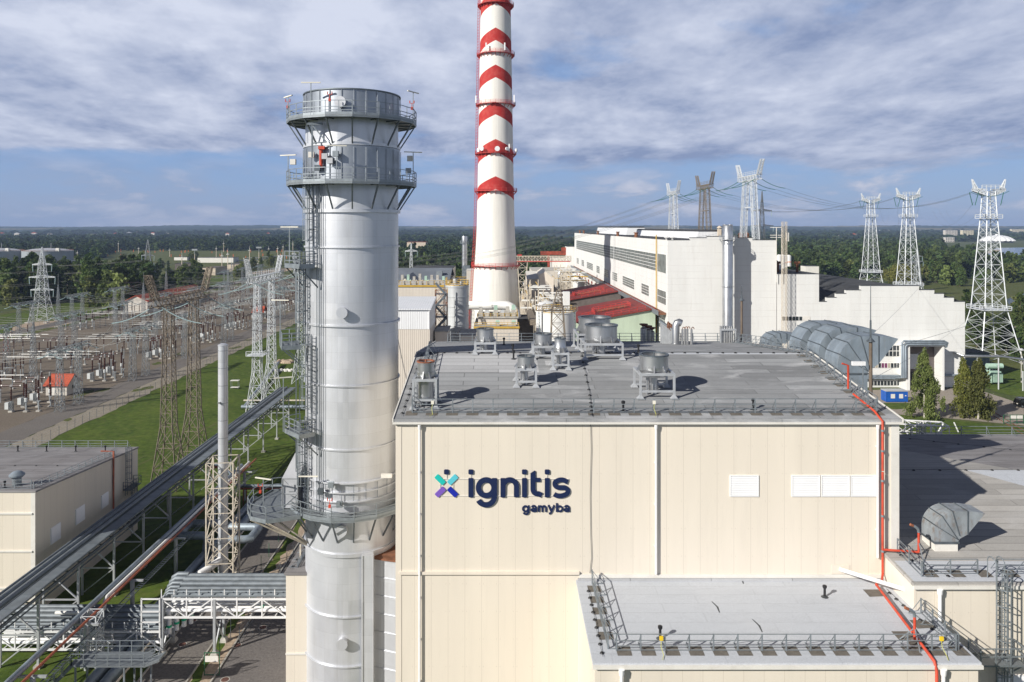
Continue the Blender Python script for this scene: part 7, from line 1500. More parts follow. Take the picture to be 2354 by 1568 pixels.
for j, (py, l) in enumerate(((624,5),(606,4),(588,4))):
    for s_ in (-1, 1):
        side = 'west' if s_ < 0 else 'east'; lv = ('lowest','middle','top')[j]; z = PZ(py,470)-3
        span(f'{lv} {side} conductor from the slimmer pylon to the switchyard', [(xq+s_*l,470,z),(-150,540+j*9+s_*4,16)], 4.0, .06, 'wire_light', 'lines from the slimmer pylon')
        span(f'{lv} {side} conductor leaving the slimmer pylon westward', [(xq+s_*l,470,z),(xq-210+s_*l,430,z+3)], 5.0, .06, 'wire_light', 'lines from the slimmer pylon')
for j, (a, b) in enumerate((((1330,745,200),(2010,772,60.5)),)):
    pass
for j, (p, q) in enumerate(((W(1935,925-95,75), W(2353,700,180)), (W(1960,895,75), W(2217,740,207)), (W(1850,905,70), W(2110,663,207)))):
    span(f'thin wire crossing in front of the stepped gable, {("lowest","middle","upper")[j]} one', [p, q], .6, .025, 'wire', 'thin wires before the stepped gable')

# ================================================================ switchyard
def insulator(mb, x, y, z0, z1, r, n=8, k=7):
    P = []
    for i in range(k):
        a = z0+(z1-z0)*i/k; b = z0+(z1-z0)*(i+.5)/k; P += [(r*.62,a),(r,a+(b-a)*.3),(r,b),(r*.62,b)]
    mb.lathe(x, y, P+[(r*.62,z1)], n)
SW = {}
def proto(key, name, label, cat, group, build):
    o = T(name, label, cat, (0,0,0), group); build(o); SW[key] = o; return o
def p_post(o):
    MB().box(-.45,.45,-.45,.45,-.05,.3).build('footing', 'concrete', o); mb = MB(); mb.beam((0,0,.3), (0,0,2.6), .22); mb.beam((-.5,0,2.6), (.5,0,2.6), .16); mb.build('stand', 'lattice_grey', o)
    mb = MB(); insulator(mb, 0, 0, 2.7, 5.6, .2); mb.build('porcelain_column', 'porcelain', o); MB().lathe(0, 0, [(.12,5.6),(.2,5.75),(.06,5.95)], 8).build('cap', 'busbar', o)
def p_ct(o):
    MB().box(-.5,.5,-.5,.5,-.05,.35).build('footing', 'concrete', o); mb = MB(); mb.beam((0,0,.3), (0,0,2.4), .3); mb.box(-.35,.35,-.35,.35,2.4,2.5); mb.build('stand', 'lattice_grey', o); MB().lathe(0,0,[(.34,2.5),(.38,3.3),(.25,3.4)], 8).build('base_tank', 'cabinet', o)
    mb = MB(); insulator(mb, 0, 0, 3.4, 6.8, .3, k=8); mb.build('porcelain_column', 'porcelain', o); MB().lathe(0,0,[(.2,6.8),(.26,7.0),(.26,7.7),(.1,7.9)], 8).build('head', 'busbar', o)
def p_cb(o):
    MB().box(-.5,.5,-.5,.5,-.05,.35).build('footing', 'concrete', o); mb = MB(); lattice(mb, sq((0,0),.35,.3), sq((0,0),.3,2.6), 3, .1, .06); mb.build('stand', 'lattice_grey', o); mb = MB(); insulator(mb, 0, 0, 2.7, 6.2, .22); mb.build('porcelain_column', 'porcelain', o)
    MB().box(-1.35,-.45,-.45,.45,.7,2.3).build('cabinet', 'cabinet', o); MB().box(-.3,.3,-.2,.2,6.2,6.6).build('junction', 'busbar', o)
    for s in (-1,1):
        mb = MB(); mb.tube((s*.3,0,6.4), (s*2.2,0,6.4), .24, 8); mb.build('interrupter', 'porcelain', o); mb = MB(); mb.tube((s*2.2,0,6.4), (s*2.4,0,6.4), .26, 8); mb.build('end_fitting', 'busbar', o)
def p_tube(o):
    MB().tube((-11,0,7.05), (11,0,7.05), .095, 8).build('tube', 'busbar', o); mb = MB()
    for x in (-7, 5): mb.beam((x,0,0), (x,0,3.6), .16); mb.build('stand', 'lattice_grey', o) if False else None
    mb.build('stand', 'lattice_grey', o)
    for x in (-7, 5): mb = MB(); insulator(mb, x, 0, 3.6, 6.95, .2, 6, 6); mb.build('porcelain_column', 'porcelain', o)
def p_disc(o):
    mb = MB()
    for y in (-.0,):
        for x in (-1.1,1.1): mb.beam((x,y,0), (x,y,3.0), .2)
        mb.beam((-1.5,y,3.0), (1.5,y,3.0), .2)
    mb.build('stand', 'lattice_grey', o)
    for x in (-1.2,1.2): mb = MB(); insulator(mb, x, 0, 3.1, 5.7, .2, 6, 6); mb.build('porcelain_column', 'porcelain', o)
    MB().beam((-1.4,0,5.8), (1.4,0,5.8), .12).build('blade', 'busbar', o); MB().box(-1.5,-1.1,-.2,.2,1.0,1.7).build('drive_box', 'cabinet', o)
def p_mast(o):
    mb = MB(); lattice(mb, sq((0,0),.85,0), sq((0,0),.42,15), 9, .10, .05); mb.build('lattice', 'lattice_grey', o); mb = MB(); lattice(mb, sq((0,0),.4,15), sq((0,0),.1,19), 4, .08, .05); mb.beam((0,0,19), (0,0,24), .07); mb.build('spike', 'lattice_grey', o)
    for i in (-1,1):
        for j in (-1,1): MB().box(i*.85-.35,i*.85+.35,j*.85-.35,j*.85+.35,-.05,.3).build('footing', 'concrete', o)
def p_gantry(o):
    for y in (-4,4): mb = MB(); lattice(mb, sq((0,y),.85,0), sq((0,y),.45,15), 9, .10, .05); mb.build('leg', 'lattice_grey', o)
    mb = MB(); truss(mb, (0,-9,14.6), (0,9,14.6), .8, .8, 14, .1, .06); mb.build('beam', 'lattice_grey', o)
    for y in (-8,-2.6,2.6,8): MB().path(sag((-3.0,y,13.6), (-.4,y,14.6), .25, 4)+sag((.4,y,14.6), (3.0,y,13.6), .25, 4), .11, 5).build('insulator_string', 'insulator_glass', o)
LB = {'post': ('post_insulator','brown porcelain post insulator on a grey stand in the switchyard rows','insulator','switchyard post insulators'), 'ct': ('current_transformer','tall brown porcelain transformer post with a pale head in the switchyard rows','transformer','switchyard current transformers'),
      'cb': ('circuit_breaker','T shaped brown circuit breaker with a pale cabinet in the switchyard rows','circuit breaker','switchyard circuit breakers'), 'tube': ('busbar_tube','level silver busbar tube on brown posts in the switchyard','busbar','switchyard busbar tubes'),
      'disc': ('disconnector','two post disconnector with a level blade in the switchyard rows','disconnector','switchyard disconnectors'), 'gantry': ('busbar_gantry','two legged grey lattice gantry with pale insulator strings in the switchyard','gantry','switchyard gantries'), 'mast': ('spike_mast','slim grey lattice mast with a long spike in the switchyard','lightning mast','switchyard spike masts')}
for k_, fn in (('post',p_post),('ct',p_ct),('cb',p_cb),('tube',p_tube),('disc',p_disc),('gantry',p_gantry),('mast',p_mast)): proto(k_, LB[k_][0], LB[k_][1], LB[k_][2], LB[k_][3], fn)
used = set()
def put(k_, x, y, rz=0.0):
    if k_ not in used: used.add(k_); SW[k_].location = (x,y,0); SW[k_].rotation_euler = (0,0,rz); return SW[k_]
    return dup(SW[k_], (x,y,0), rz)
random.seed(21)
for b_ in range(12):
    y0 = 180+36*b_
    for ph in range(3):
        y = y0+4.8*ph
        far_ = 375 < y < 478
        put('post', -112.2, y+.6); put('ct', -115, y+.2); put('cb', -118.5, y); put('tube', -132.5, y)
        put('disc', -146, y); 
        if b_ != 3: put('cb', -152.5, y); put('post', -157, y+1); put('tube', -170, y)
        if b_ != 3 and not far_: put('ct', -183, y)
        if b_ < 9 and not far_: put('post', -190, y+1)
        if b_ < 9: put('post', -124, y+14+ph*2.2); put('post', -138+ph*1.5, y+16)
    put('gantry', -107, y0+4.5); put('gantry', -149.2, y0+4.5); 
    if not 375 < y0 < 475: put('gantry', -187, y0+4.5)
    if b_ % 2 == 0: put('mast', -127, y0+22); 
    if b_ % 3 == 1: put('mast', -165, y0+20); put('mast', -197.5, y0+8)
    if b_ < 9:
        for j, (xa, xb) in enumerate(((-107,-149.2),(-149.2,-187))):
            mb = MB()
            for dy in (-8,-2.6,2.6,8): mb.path(sag((xa-3,y0+4.5+dy,13.6), (xb+3,y0+4.5+dy,13.6), 1.4, 8), .045, 4, cap=False)
            tag(mb.build('strung_busbar', 'wire_light', loc=(xa,y0+4.5,13.6)), 'set of slack strung conductors between two switchyard gantries', 'power line', 'strung conductors between gantries')
for z, r_ in ((14.2,0),(12.8,0)):
    for x in (-120,-128,-136,-160,-168,-176):
        P = []
        for i in range(11): P += sag((x,176+36*i,z+2), (x,176+36*(i+1),z+2), 1.2, 6)[(1 if P else 0):]
        if z > 13: tag(MB().path(P, .05, 4, cap=False).build('long_busbar', 'wire_light', loc=(x,176,z)), 'long slack busbar wire running the length of the switchyard', 'power line', 'long busbar wires')
def relay_house(label, x0, x1, y0, y1, hw, hr):
    o = T('relay_house', label, 'building', ((x0+x1)/2,y0,0), 'pale switchyard houses with red roofs'); MB().prismX([(y0,0),(y1,0),(y1,hw),((y0+y1)/2,hw+hr*.9),(y0,hw)], x0, x1).build('wall', 'block_pale', o); ym = (y0+y1)/2; mb = MB()
    mb.prismX([(y0-.5,hw-.35),(ym,hw+hr),(ym,hw+hr+.18),(y0-.5,hw-.15)], x0-.5, x1+.5); mb.prismX([(ym,hw+hr),(y1+.5,hw-.35),(y1+.5,hw-.15),(ym,hw+hr+.18)], x0-.5, x1+.5); mb.build('roof', 'red_tile', o)
    MB().box(x1+.003, x1+.05, ym-.5, ym+.5, hw*.45, hw*.8).build('window', 'glass', o); MB().box(x0+(x1-x0)*.3, x0+(x1-x0)*.3+1.0, y0-.05, y0-.003, 0, 2.0).build('door', 'trim', o); return o
relay_house('pale relay house with a red tiled roof near the front switchyard road', -120.8, -115.2, 197.5, 203.5, 2.9, 2.2); relay_house('pale relay house with a red roof seen between the white portal legs', -121.5, -116.5, 366, 372, 3.0, 2.4)
o = T('control_building', 'long low control building with a red roof on the west side of the switchyard', 'building', (-190,388,0)); MB().prismY([(-196,0),(-184,0),(-184,6),(-190,8.8),(-196,6)][::-1], 388, 462).build('wall', 'block_pale', o)
mb = MB(); mb.prismY([(-183.4,5.75),(-183.4,6.0),(-190,9.15),(-190,8.85)], 387.4, 462.6); mb.prismY([(-190,8.85),(-190,9.15),(-196.6,6.0),(-196.6,5.75)], 387.4, 462.6); mb.build('roof', 'red_tile', o)
for i in range(12): MB().box(-183.99, -183.94, 391+i*6, 393.4+i*6, 1.6, 3.6).build('window', 'glass', o)
def mesh_fence(label, pts, h=2.0, step=3.0):
    o = T('mesh_fence', label, 'fence', tuple(pts[0])); mb = MB()
    for p in rail_pts(pts, step): mb.beam(p, p+Vector((0,0,h)), .07, cap=False)
    mb.build('posts', 'lattice_dark', o); mb = MB()
    for a, b in zip(pts[:-1], pts[1:]):
        for f in (.1,.4,.7,1.0): mb.beam(Vector(a)+Vector((0,0,h*f)), Vector(b)+Vector((0,0,h*f)), .02, cap=False)
    mb.build('wires', 'lattice_grey', o); return o
mesh_fence('wire fence between the gravel verge and the green lawn', [(-95,100,0),(-95,640,0)]); mesh_fence('wire fence along the far field road of the switchyard', [(-204.3,150,0),(-219,700,0)], 2.0, 4); mesh_fence('wire fence along the road at the foot of the low cream building', [(-28.0,80,0),(-28.0,140,0)], 1.8, 3)
x, y = G(8,808); o = T('notice_board', 'white topped red notice stand at the left switchyard edge', 'sign', (x,y,0)); MB().box(x-1.2,x+2.6,y,y+.1,5.4,6.4).build('board', 'trim', o); mb = MB(); mb.beam((x,y+.05,0), (x,y+.05,5.4), .25); mb.beam((x+1.6,y+.05,0), (x+1.6,y+.05,5.4), .25); mb.build('post', 'red_old', o)

# ================================================================ tank farm and clearing
for lab, px, r in (('large grey oil tank with a shallow domed roof', 110, 28.5), ('second grey oil tank cut by the left photo edge', -4, 28.5)):
    Y = 940; x = PX(px,Y); zt = PZ(577,Y); o = T('oil_tank', lab, 'tank', (x,Y,0), 'oil tanks'); MB().lathe(x, Y, [(r,0),(r,zt)], 56, cap=False).build('shell', 'tank_oil', o, smooth=35); MB().lathe(x, Y, [(r+.3,zt-.01),(r+.3,zt+.2),(r*.6,zt+2.6),(.1,zt+3.8)], 56, cap=False).build('roof', 'mesh_grey', o, smooth=35)
    mb = MB(); railing(mb, [(x+(r-.2)*math.cos(2*math.pi*i/24),Y+(r-.2)*math.sin(2*math.pi*i/24),zt+.1) for i in range(25)], 1.2, 9, .12); mb.build('rim_rail', 'rust', o); MB().box(x+r*.7,x+r*.7+4,Y-r*.6,Y-r*.6+4,zt,zt+4).build('roof_box', 'trim', o); MB().tube((x+4,Y,zt+3), (x+4,Y,zt+10), .25, 6).build('rod', 'mesh_grey', o)
i = 0
for px, yt, yb_, fl in ((390,570,590,0),(418,581,628,0),(447.5,572,616,1),(497,565,592,0),(514,553,579.5,0),(510,575,625,0),(523.5,570.7,622,0),(573.5,565,607,0),(595,567,613,1),(617.5,566,591,0),(638,565,590,0),(650.5,560.5,588,0),(673,552,587,0),(178,575,600,0),(205,561.6,586,0),(218,573,590,0),(272,554,579,0),(318.7,567,585,0)):
    Y = 45*F/(yb_-HY); x = PX(px,Y); z = PZ(yt,Y); i += 1
    nm = ('thin concrete lightning mast with a white spike on the clearing' if not fl else 'lighting mast with a lamp rack at its top on the clearing')
    o = T('lightning_mast' if not fl else 'floodlight_mast', nm, 'mast', (x,Y,0), 'masts on the clearing'); MB().tube((x,Y,0), (x,Y,z*.72), .5, 6, .38).build('pole', 'brick_beige', o)
    if fl: mb = MB(); mb.tube((x,Y,z*.72), (x,Y,z-2), .35, 6); mb.box(x-3,x+3,Y-.6,Y+.6,z-2,z-.2); mb.build('lamp_rack', 'lattice_grey', o)
    else: mb = MB(); mb.box(x-1.3,x+1.3,Y-1.3,Y+1.3,z*.72,z*.72+.5); mb.tube((x,Y,z*.72), (x,Y,z*.86), .3, 6, .2); mb.tube((x,Y,z*.86), (x,Y,z), .16, 5, .08); mb.build('spike', 'trim', o)
random.seed(4)
mk = MB(); 
for k_ in range(34):
    px, py = random.uniform(240,660), random.choice((579.5,581,590,594)); x, y = G(px, py+random.uniform(-1,1)); mb = MB(); mb.tube((x,y,0), (x,y,random.uniform(3,5)), .5, 6); tag(mb.build('orange_marker', 'orange', loc=(x,y,0)), 'small orange marker post on the tank farm bank', 'marker post', 'orange markers on the clearing')
def fbox(name, label, px0, px1, pt, pb, dep, wall, roof, group=None):
    Y = 45*F/(pb-HY); o, *_ = block(name, label, px0, px1, pt, Y, dep, wall, roof, group=group); return o
fbox('white_depot', 'long white depot building on the clearing', 454, 536, 592.5, 604, 20, 'trim', 'roof_dark'); fbox('white_depot', 'short white depot end with a dark roof on the clearing', 400, 430, 591.5, 598.5, 18, 'trim', 'roof_dark')
fbox('brick_house', 'windowless beige block nearer the switchyard on the clearing', 465.6, 495, 616, 633, 30, 'brick_beige', 'brick_dark'); fbox('brick_house', 'windowless beige block farther along the clearing track', 522, 550, 608, 624, 30, 'brick_beige', 'brick_dark'); fbox('dark_shed', 'dark flat shed at the edge of the trees on the clearing', 402, 438, 606, 622, 24, 'brick_dark', 'roof_dark')
fbox('kiosk', 'small pale kiosk by the clearing track', 582, 592, 606.5, 614, 6, 'brick_beige', 'trim')
for lab, p, q, m_ in (('long white pipeline over the clearing right of the depot', (560,598), (690,589), 'trim'), ('white pipeline beside the grey oil tank', (136,606), (205,600), 'trim'), ('second pale pipeline on the clearing', (545,603), (620,598), 'mesh_grey')):
    a, b = G(*p), G(*q); o = T('pipeline', lab, 'pipe', (*a,0), 'pipelines on the clearing'); MB().path([(*a,2.2),(*b,2.2)], .6, 8).build('pipe', m_, o); mb = MB()
    for f in (.02,.2,.4,.6,.8,.98): mb.beam((a[0]+(b[0]-a[0])*f,a[1]+(b[1]-a[1])*f,0), (a[0]+(b[0]-a[0])*f,a[1]+(b[1]-a[1])*f,2), .5)
    mb.build('support', 'concrete', o)

# ================================================================ lake side town
def city(name, label, px0, px1, pt, pb, wall, storeys, dep=14, group='apartment blocks across the lake'):
    Y = 45*F/(pb-HY); x0, x1, zt = PX(px0,Y), PX(px1,Y), PZ(pt,Y); o = T(name, label, 'building', (x0,Y,0), group); MB().box(x0,x1,Y,Y+dep,0,zt).build('wall', wall, o); MB().box(x0-.3,x1+.3,Y-.3,Y+dep+.3,zt+.002,zt+.8).build('roof', 'mesh_grey', o)
    n = max(3, int((x1-x0)/5)); h = zt/storeys
    for s in range(storeys):
        mb = MB()
        for i in range(n): a = x0+(x1-x0)*(i+.25)/n; mb.box(a, a+(x1-x0)/n*.5, Y-.35, Y-.303+.25, s*h+h*.3, s*h+h*.8)
        mb.build('window', 'glass', o)
city('apartment_block', 'tall pale apartment block left of its twin across the lake', 2172.4, 2200.5, 529.5, 551, 'block_pale', 9); city('apartment_block', 'tall cream apartment block beside the sports dome', 2212, 2237.5, 529.5, 551, 'block_cream', 9); city('apartment_block', 'cream apartment block behind the dome at the photo edge', 2325, 2358, 527, 543, 'block_cream', 9)
city('apartment_block', 'low white town building under the left tall block', 2173, 2193, 546, 557, 'block_pale', 3); city('apartment_block', 'distant long pale block between the farther white pylons', 2114, 2134.5, 529.5, 540, 'block_cream', 5); city('apartment_block', 'distant pale block right of the farthest white pylon', 2022, 2044, 529.5, 540, 'block_pale', 5)
city('apartment_block', 'distant white block near the ladder mast on the horizon', 1802, 1827, 523.5, 531, 'block_pale', 5); city('apartment_block', 'distant pale block by the dark lattice pylon on the horizon', 1768, 1790, 526, 532, 'block_cream', 4)
Y = 2150; x = PX(2291,Y); r = 34.5*Y/F; o = T('sports_dome', 'white fluted sports dome on the lake shore', 'building', (x,Y,0)); mb = MB(); n = 72; vs = []; fs = []
for k_, (f, z) in enumerate(((1,5.5),(.93,9),(.78,14),(.55,18.5),(.28,21),(.12,21.6))):
    for i in range(n): rr = r*f*(1+(.03 if i % 4 < 2 else -.02)); vs.append((x+rr*math.cos(2*math.pi*i/n), Y+rr*math.sin(2*math.pi*i/n), z-(1.2 if (k_ == 0 and i%4 >= 2) else 0)))
for k_ in range(5):
    for i in range(n): fs.append((k_*n+i, k_*n+(i+1)%n, (k_+1)*n+(i+1)%n, (k_+1)*n+i))
mb.add(vs, fs); mb.build('dome', 'pipe_white', o); MB().lathe(x, Y, [(r*.9,0),(r*.9,6)], 40, cap=False).build('wall', 'dark_grey', o); MB().lathe(x, Y, [(r*.12,21.4),(r*.12,23.5),(.1,24)], 20).build('lantern', 'pipe_white', o)
random.seed(9)
for i in range(26):
    px = random.choice((random.uniform(0,700), random.uniform(0,700), random.uniform(1900,2353))); Y = random.uniform(2800,4300); x = PX(px,Y); s = random.uniform(6,12); o = T('far_house', 'tiny pale house far away below the horizon', 'house', (x,Y,0), 'far houses below the horizon'); zg = 12; MB().box(x-s,x+s,Y,Y+9,0,zg+random.uniform(3,7)).build('wall', 'block_pale', o); MB().prismY([(x-s-1,zg+5),(x+s+1,zg+5),(x,zg+9)][::-1], Y-.5, Y+9.5).build('roof', random.choice(('red_tile','roof_dark','mesh_grey')), o)

# ================================================================ trees
def leaf_cloud(name, m_, centers, radii, per, size, droop=0.0, seed=1, flat=1.0):
    rg = np.random.default_rng(seed); C = np.repeat(np.array(centers), per, 0); Rr = np.repeat(np.array(radii), per, 0); n = len(C)
    d = rg.normal(size=(n,3)); d /= np.linalg.norm(d, axis=1)[:,None]; rr = rg.uniform(.35,1.0,(n,1))**.6; P = C+d*rr*Rr; P[:,2] -= droop*rg.random(n)*Rr[:,2]
    a = rg.normal(size=(n,3))*np.array([1,1,.8])+d*.9; a /= np.linalg.norm(a, axis=1)[:,None]; b = np.cross(a, rg.normal(size=(n,3))); b /= np.linalg.norm(b, axis=1)[:,None]; c = np.cross(a, b)
    if droop: b[:,2] = b[:,2]*.4; c = c*.7; c[:,2] -= .8; c /= np.linalg.norm(c, axis=1)[:,None]
    s = size*rg.uniform(.6,1.3,(n,1)); s2 = s*(1.6 if droop else rg.uniform(.6,1.1,(n,1)))
    V = np.stack([P-b*s-c*s2, P+b*s-c*s2*.6, P+b*s*.7+c*s2, P-b*s*.8+c*s2*.8], 1).reshape(-1,3)
    me = bpy.data.meshes.new(name); me.vertices.add(len(V)); me.vertices.foreach_set('co', V.ravel()); me.loops.add(len(V)); me.loops.foreach_set('vertex_index', np.arange(len(V))); me.polygons.add(n); me.polygons.foreach_set('loop_start', np.arange(n)*4)
    me.materials.append(M[m_]); me.update(); me.validate(); return me
def crown_shape(h, r, base, n, seed, kind):
    rg = random.Random(seed); cs, rs = [], []
    if kind == 'weep':                              # drooping boughs with gaps between them
        nb = 24; B = []
        for i in range(nb):
            t_ = (i+rg.random())/nb; w_ = r*min(1, .7+t_*1.1)*(1.03-t_)**.6; B.append((base+(h-base)*(.08+.88*t_), rg.random()*6.283, w_*rg.uniform(.5,1.32), t_))
        for i in range(n):
            z, a, L, t_ = rg.choice(B); f = rg.uniform(.1,1)**.7; a += rg.uniform(-.3,.3); k_ = r*rg.uniform(.11,.22)*(1-.35*t_)
            cs.append((L*f*math.cos(a), L*f*math.sin(a), max(base*.6+k_, z+.35*L*f-.75*L*f*f))); rs.append((k_,k_,k_*2.3))
        return cs, rs
    for i in range(n):
        t_ = (i+rg.random())/n; z = base+(h-base)*t_
        if kind == 'round': w_ = r*math.sqrt(max(.06, 1-(2*t_-.85)**2*.85))
        else: w_ = r*min(1, .5+t_*1.8)*min(1, (1.05-t_)*1.55)**.75*rg.uniform(.8,1.12)
        a = rg.random()*6.283; q = w_*math.sqrt(rg.random())*.85; cs.append((q*math.cos(a), q*math.sin(a), z)); k_ = r*rg.uniform(.22,.46)*(1-.4*t_ if kind != 'round' else 1); rs.append((k_,k_,k_*(1.5 if kind == 'birch' else .8)))
    return cs, rs
def make_tree(name, label, cat, group, h, r, base, n, per, size, m_, kind, seed, bark='bark', droop=0.0, tr=.25, limbs=6):
    o = T(name, label, cat, (0,0,0), group); rg = random.Random(seed); mb = MB(); P = [(0,0,-.2),(rg.uniform(-.1,.1),rg.uniform(-.1,.1),h*.3),(rg.uniform(-.3,.3),rg.uniform(-.3,.3),h*.62),(rg.uniform(-.3,.3),rg.uniform(-.3,.3),h*.93)]
    for a, b, ra, rb in zip(P[:-1], P[1:], (tr,tr*.75,tr*.45), (tr*.75,tr*.45,tr*.08)): mb.tube(a, b, ra, 7, rb, cap=False)
    for i in range(limbs):
        z = h*(.3+.55*i/limbs); a = rg.random()*6.28; L = r*.75*(1-.5*i/limbs); mb.tube((0,0,z), (L*math.cos(a),L*math.sin(a),z+L*.5), tr*.35, 5, tr*.08, cap=False)
    mb.build('trunk', bark, o); cs, rs = crown_shape(h, r, base, n, seed, kind); me = leaf_cloud('crown', m_, cs, rs, per, size, droop, seed); c = bpy.data.objects.new('crown', me); col.objects.link(c); c.parent = o; return o
x, y = G(2124,961); o = make_tree('birch_tree', 'drooping green birch standing before the dark hall entrance', 'tree', None, 16.2, 4.1, 1.0, 360, 36, .15, 'leaf_birch', 'weep', 5, 'bark_birch', .9, .22, 12); o.location = (x,y,0)
x, y = G(2248,963); o = make_tree('birch_tree', 'broad greyish green birch nearest the pale green transformer', 'tree', None, 14.0, 4.9, .9, 380, 36, .15, 'leaf_birch', 'weep', 8, 'bark_birch', .9, .22, 12); o.location = (x,y,0)
x, y = G(2213,955); o = make_tree('birch_tree', 'yellowing birch just behind the broad greyish one', 'tree', None, 14.0, 3.6, 1.2, 230, 36, .15, 'leaf_yellow', 'weep', 12, 'bark_birch', .9, .2, 10); o.location = (x,y,0)
TR = []
for i, (h, r, b, m_, kd, lab) in enumerate(((14,4.6,1.5,'leaf_mid','round','mid green broad tree in the tree belts around the plant'),(17,4.2,2,'leaf_mid','birch','tall slender mid green tree in the tree belts around the plant'),(12,4.4,1,'leaf_birch','round','light green broad tree in the tree belts around the plant'),(16,3.6,1.5,'leaf_dark','round','dark green tree in the tree belts around the plant'),(9,4.2,.3,'leaf_willow','round','low pale willow like tree in the tree belts around the plant'),(5,3.2,.1,'leaf_mid','round','low bushy green tree at the edge of the tree belts'))):
    TR.append(make_tree('belt_tree', lab, 'tree', 'trees in the belts around the plant', h, r, b, 26, 42, .42, m_, kd, 30+i))
tu = set()
def plant(k_, x, y, s=1.0, z=0.0):
    if k_ not in tu: tu.add(k_); o = TR[k_]; o.location = (x,y,z); o.scale = (s,s,s); o.rotation_euler = (0,0,random.random()*6); return
    dup(TR[k_], (x,y,z), random.random()*6.28, sc=(s*random.uniform(.9,1.15), s*random.uniform(.9,1.15), s))
random.seed(77)
def scatter(n, poly, kinds, smin=.8, smax=1.25):
    """poly in photo coordinates of the foot points"""
    xs_ = [p[0] for p in poly]; ys_ = [p[1] for p in poly]; c = 0; tries = 0
    def ins(px, py):
        r_ = False; j = len(poly)-1
        for i in range(len(poly)):
            if (poly[i][1] > py) != (poly[j][1] > py) and px < (poly[j][0]-poly[i][0])*(py-poly[i][1])/(poly[j][1]-poly[i][1])+poly[i][0]: r_ = not r_
            j = i
        return r_
    while c < n and tries < n*40:
        tries += 1; px, py = random.uniform(min(xs_),max(xs_)), random.uniform(min(ys_),max(ys_))
        if ins(px, py): x, y = G(px, py); plant(random.choice(kinds), x, y, random.uniform(smin,smax)*(.72 if py < 660 and px < 400 else 1)); c += 1
scatter(85, [(-40,700),(0,712),(60,706),(135,694),(190,688),(190,640),(90,625),(-40,630)], (0,1,1,3,2,3), 1.15, 1.6)
scatter(75, [(190,706),(250,716),(330,712),(350,690),(345,655),(300,636),(190,640)], (0,1,2,3,3), 1.1, 1.6)
scatter(22, [(300,650),(390,640),(392,618),(330,612),(250,622)], (0,3,3,1), .8, 1.1); scatter(26, [(372,672),(400,678),(470,664),(455,648),(385,652)], (5,5,4,0), .8, 1.4)
scatter(14, [(560,640),(600,632),(640,622),(690,618),(690,606),(600,612)], (1,0,2), .7, 1.1); scatter(6, [(535,648),(560,640),(560,630),(530,636)], (2,5), .7, 1.0); scatter(10, [(430,600),(450,600),(450,596),(430,596)], (5,2), .7, 1)
scatter(16, [(915,640),(940,650),(955,632),(915,620)], (0,3,1), .8, 1.1); scatter(8, [(1188,650),(1215,640),(1225,618),(1190,615)], (0,3), .9, 1.3)
scatter(40, [(1800,612),(1880,632),(1980,640),(2120,652),(2120,630),(1980,612),(1860,600)], (0,4,2,3), .8, 1.2); scatter(36, [(2100,655),(2240,660),(2353,648),(2353,622),(2250,628),(2120,632)], (0,4,2,3,1), .8, 1.25)
scatter(20, [(2225,822),(2260,800),(2353,842),(2353,812),(2270,772),(2224,770)], (5,0,3,5), .6, .9); scatter(14, [(2335,760),(2400,772),(2400,730),(2330,722)], (1,2,5), .7, 1.0); scatter(8, [(2222,752),(2262,742),(2250,706),(2222,712)], (5,0), .6, 1.0)
x, y = G(2075,652); o = make_tree('bright_shrub', 'bright yellow green thicket between the two farther white pylons', 'shrub', None, 12, 15, .3, 60, 60, .55, 'leaf_yellow', 'round', 91, limbs=3); o.location = (x,y,0)

# far woods: one mass of instanced crowns
protos = []
for i, (h, r, m_, kd) in enumerate(((15,4.8,'leaf_dark','round'),(18,4.0,'leaf_pine','birch'),(14,5.0,'leaf_mid','round'),(19,4.4,'leaf_dark','birch'),(16,5.2,'leaf_pine','round'),(13,4.6,'leaf_mid','birch'))):
    cs, rs = crown_shape(h, r, .5, 15, 60+i, kd); me = leaf_cloud('wood_crown', m_, cs, rs, 11, 1.0, 0, 70+i); protos.append(bpy.data.objects.new('wood_crown', me))
def pin(px, py, poly):
    r_ = False; j = len(poly)-1
    for i in range(len(poly)):
        if (poly[i][1] > py) != (poly[j][1] > py) and px < (poly[j][0]-poly[i][0])*(py-poly[i][1])/(poly[j][1]-poly[i][1])+poly[i][0]: r_ = not r_
        j = i
    return r_
HOLES = [[(20,620),(55,612),(60,592),(170,590),(225,600),(265,576.5),(480,576.5),(720,577.5),(720,650),(560,655),(330,660),(100,640)], [(2240,620),(2240,590),(2170,584),(2160,556),(2230,556),(2400,552),(2600,552),(2600,612),(2330,612)], [(-200,594),(60,592),(60,640),(-200,650)],
         [(880,560),(985,560),(985,572),(880,572)],[(1790,640),(2300,640),(2300,700),(1790,700)]]
Ps, Sc, Id = [], [], []
Y = 480.0; rg = random.Random(15)
def terr(x, y):
    """ground swell far away"""
    if y < 2600: return 0.0
    u_ = (y-2600)/5200; b_ = max(0, min(1, u_)); b_ = b_*b_*(3-2*b_)
    return b_*(50+16*mnoise.noise(Vector((x/1700, y/2300, .3)))+9*mnoise.noise(Vector((x/420, y/700, 2.3))))
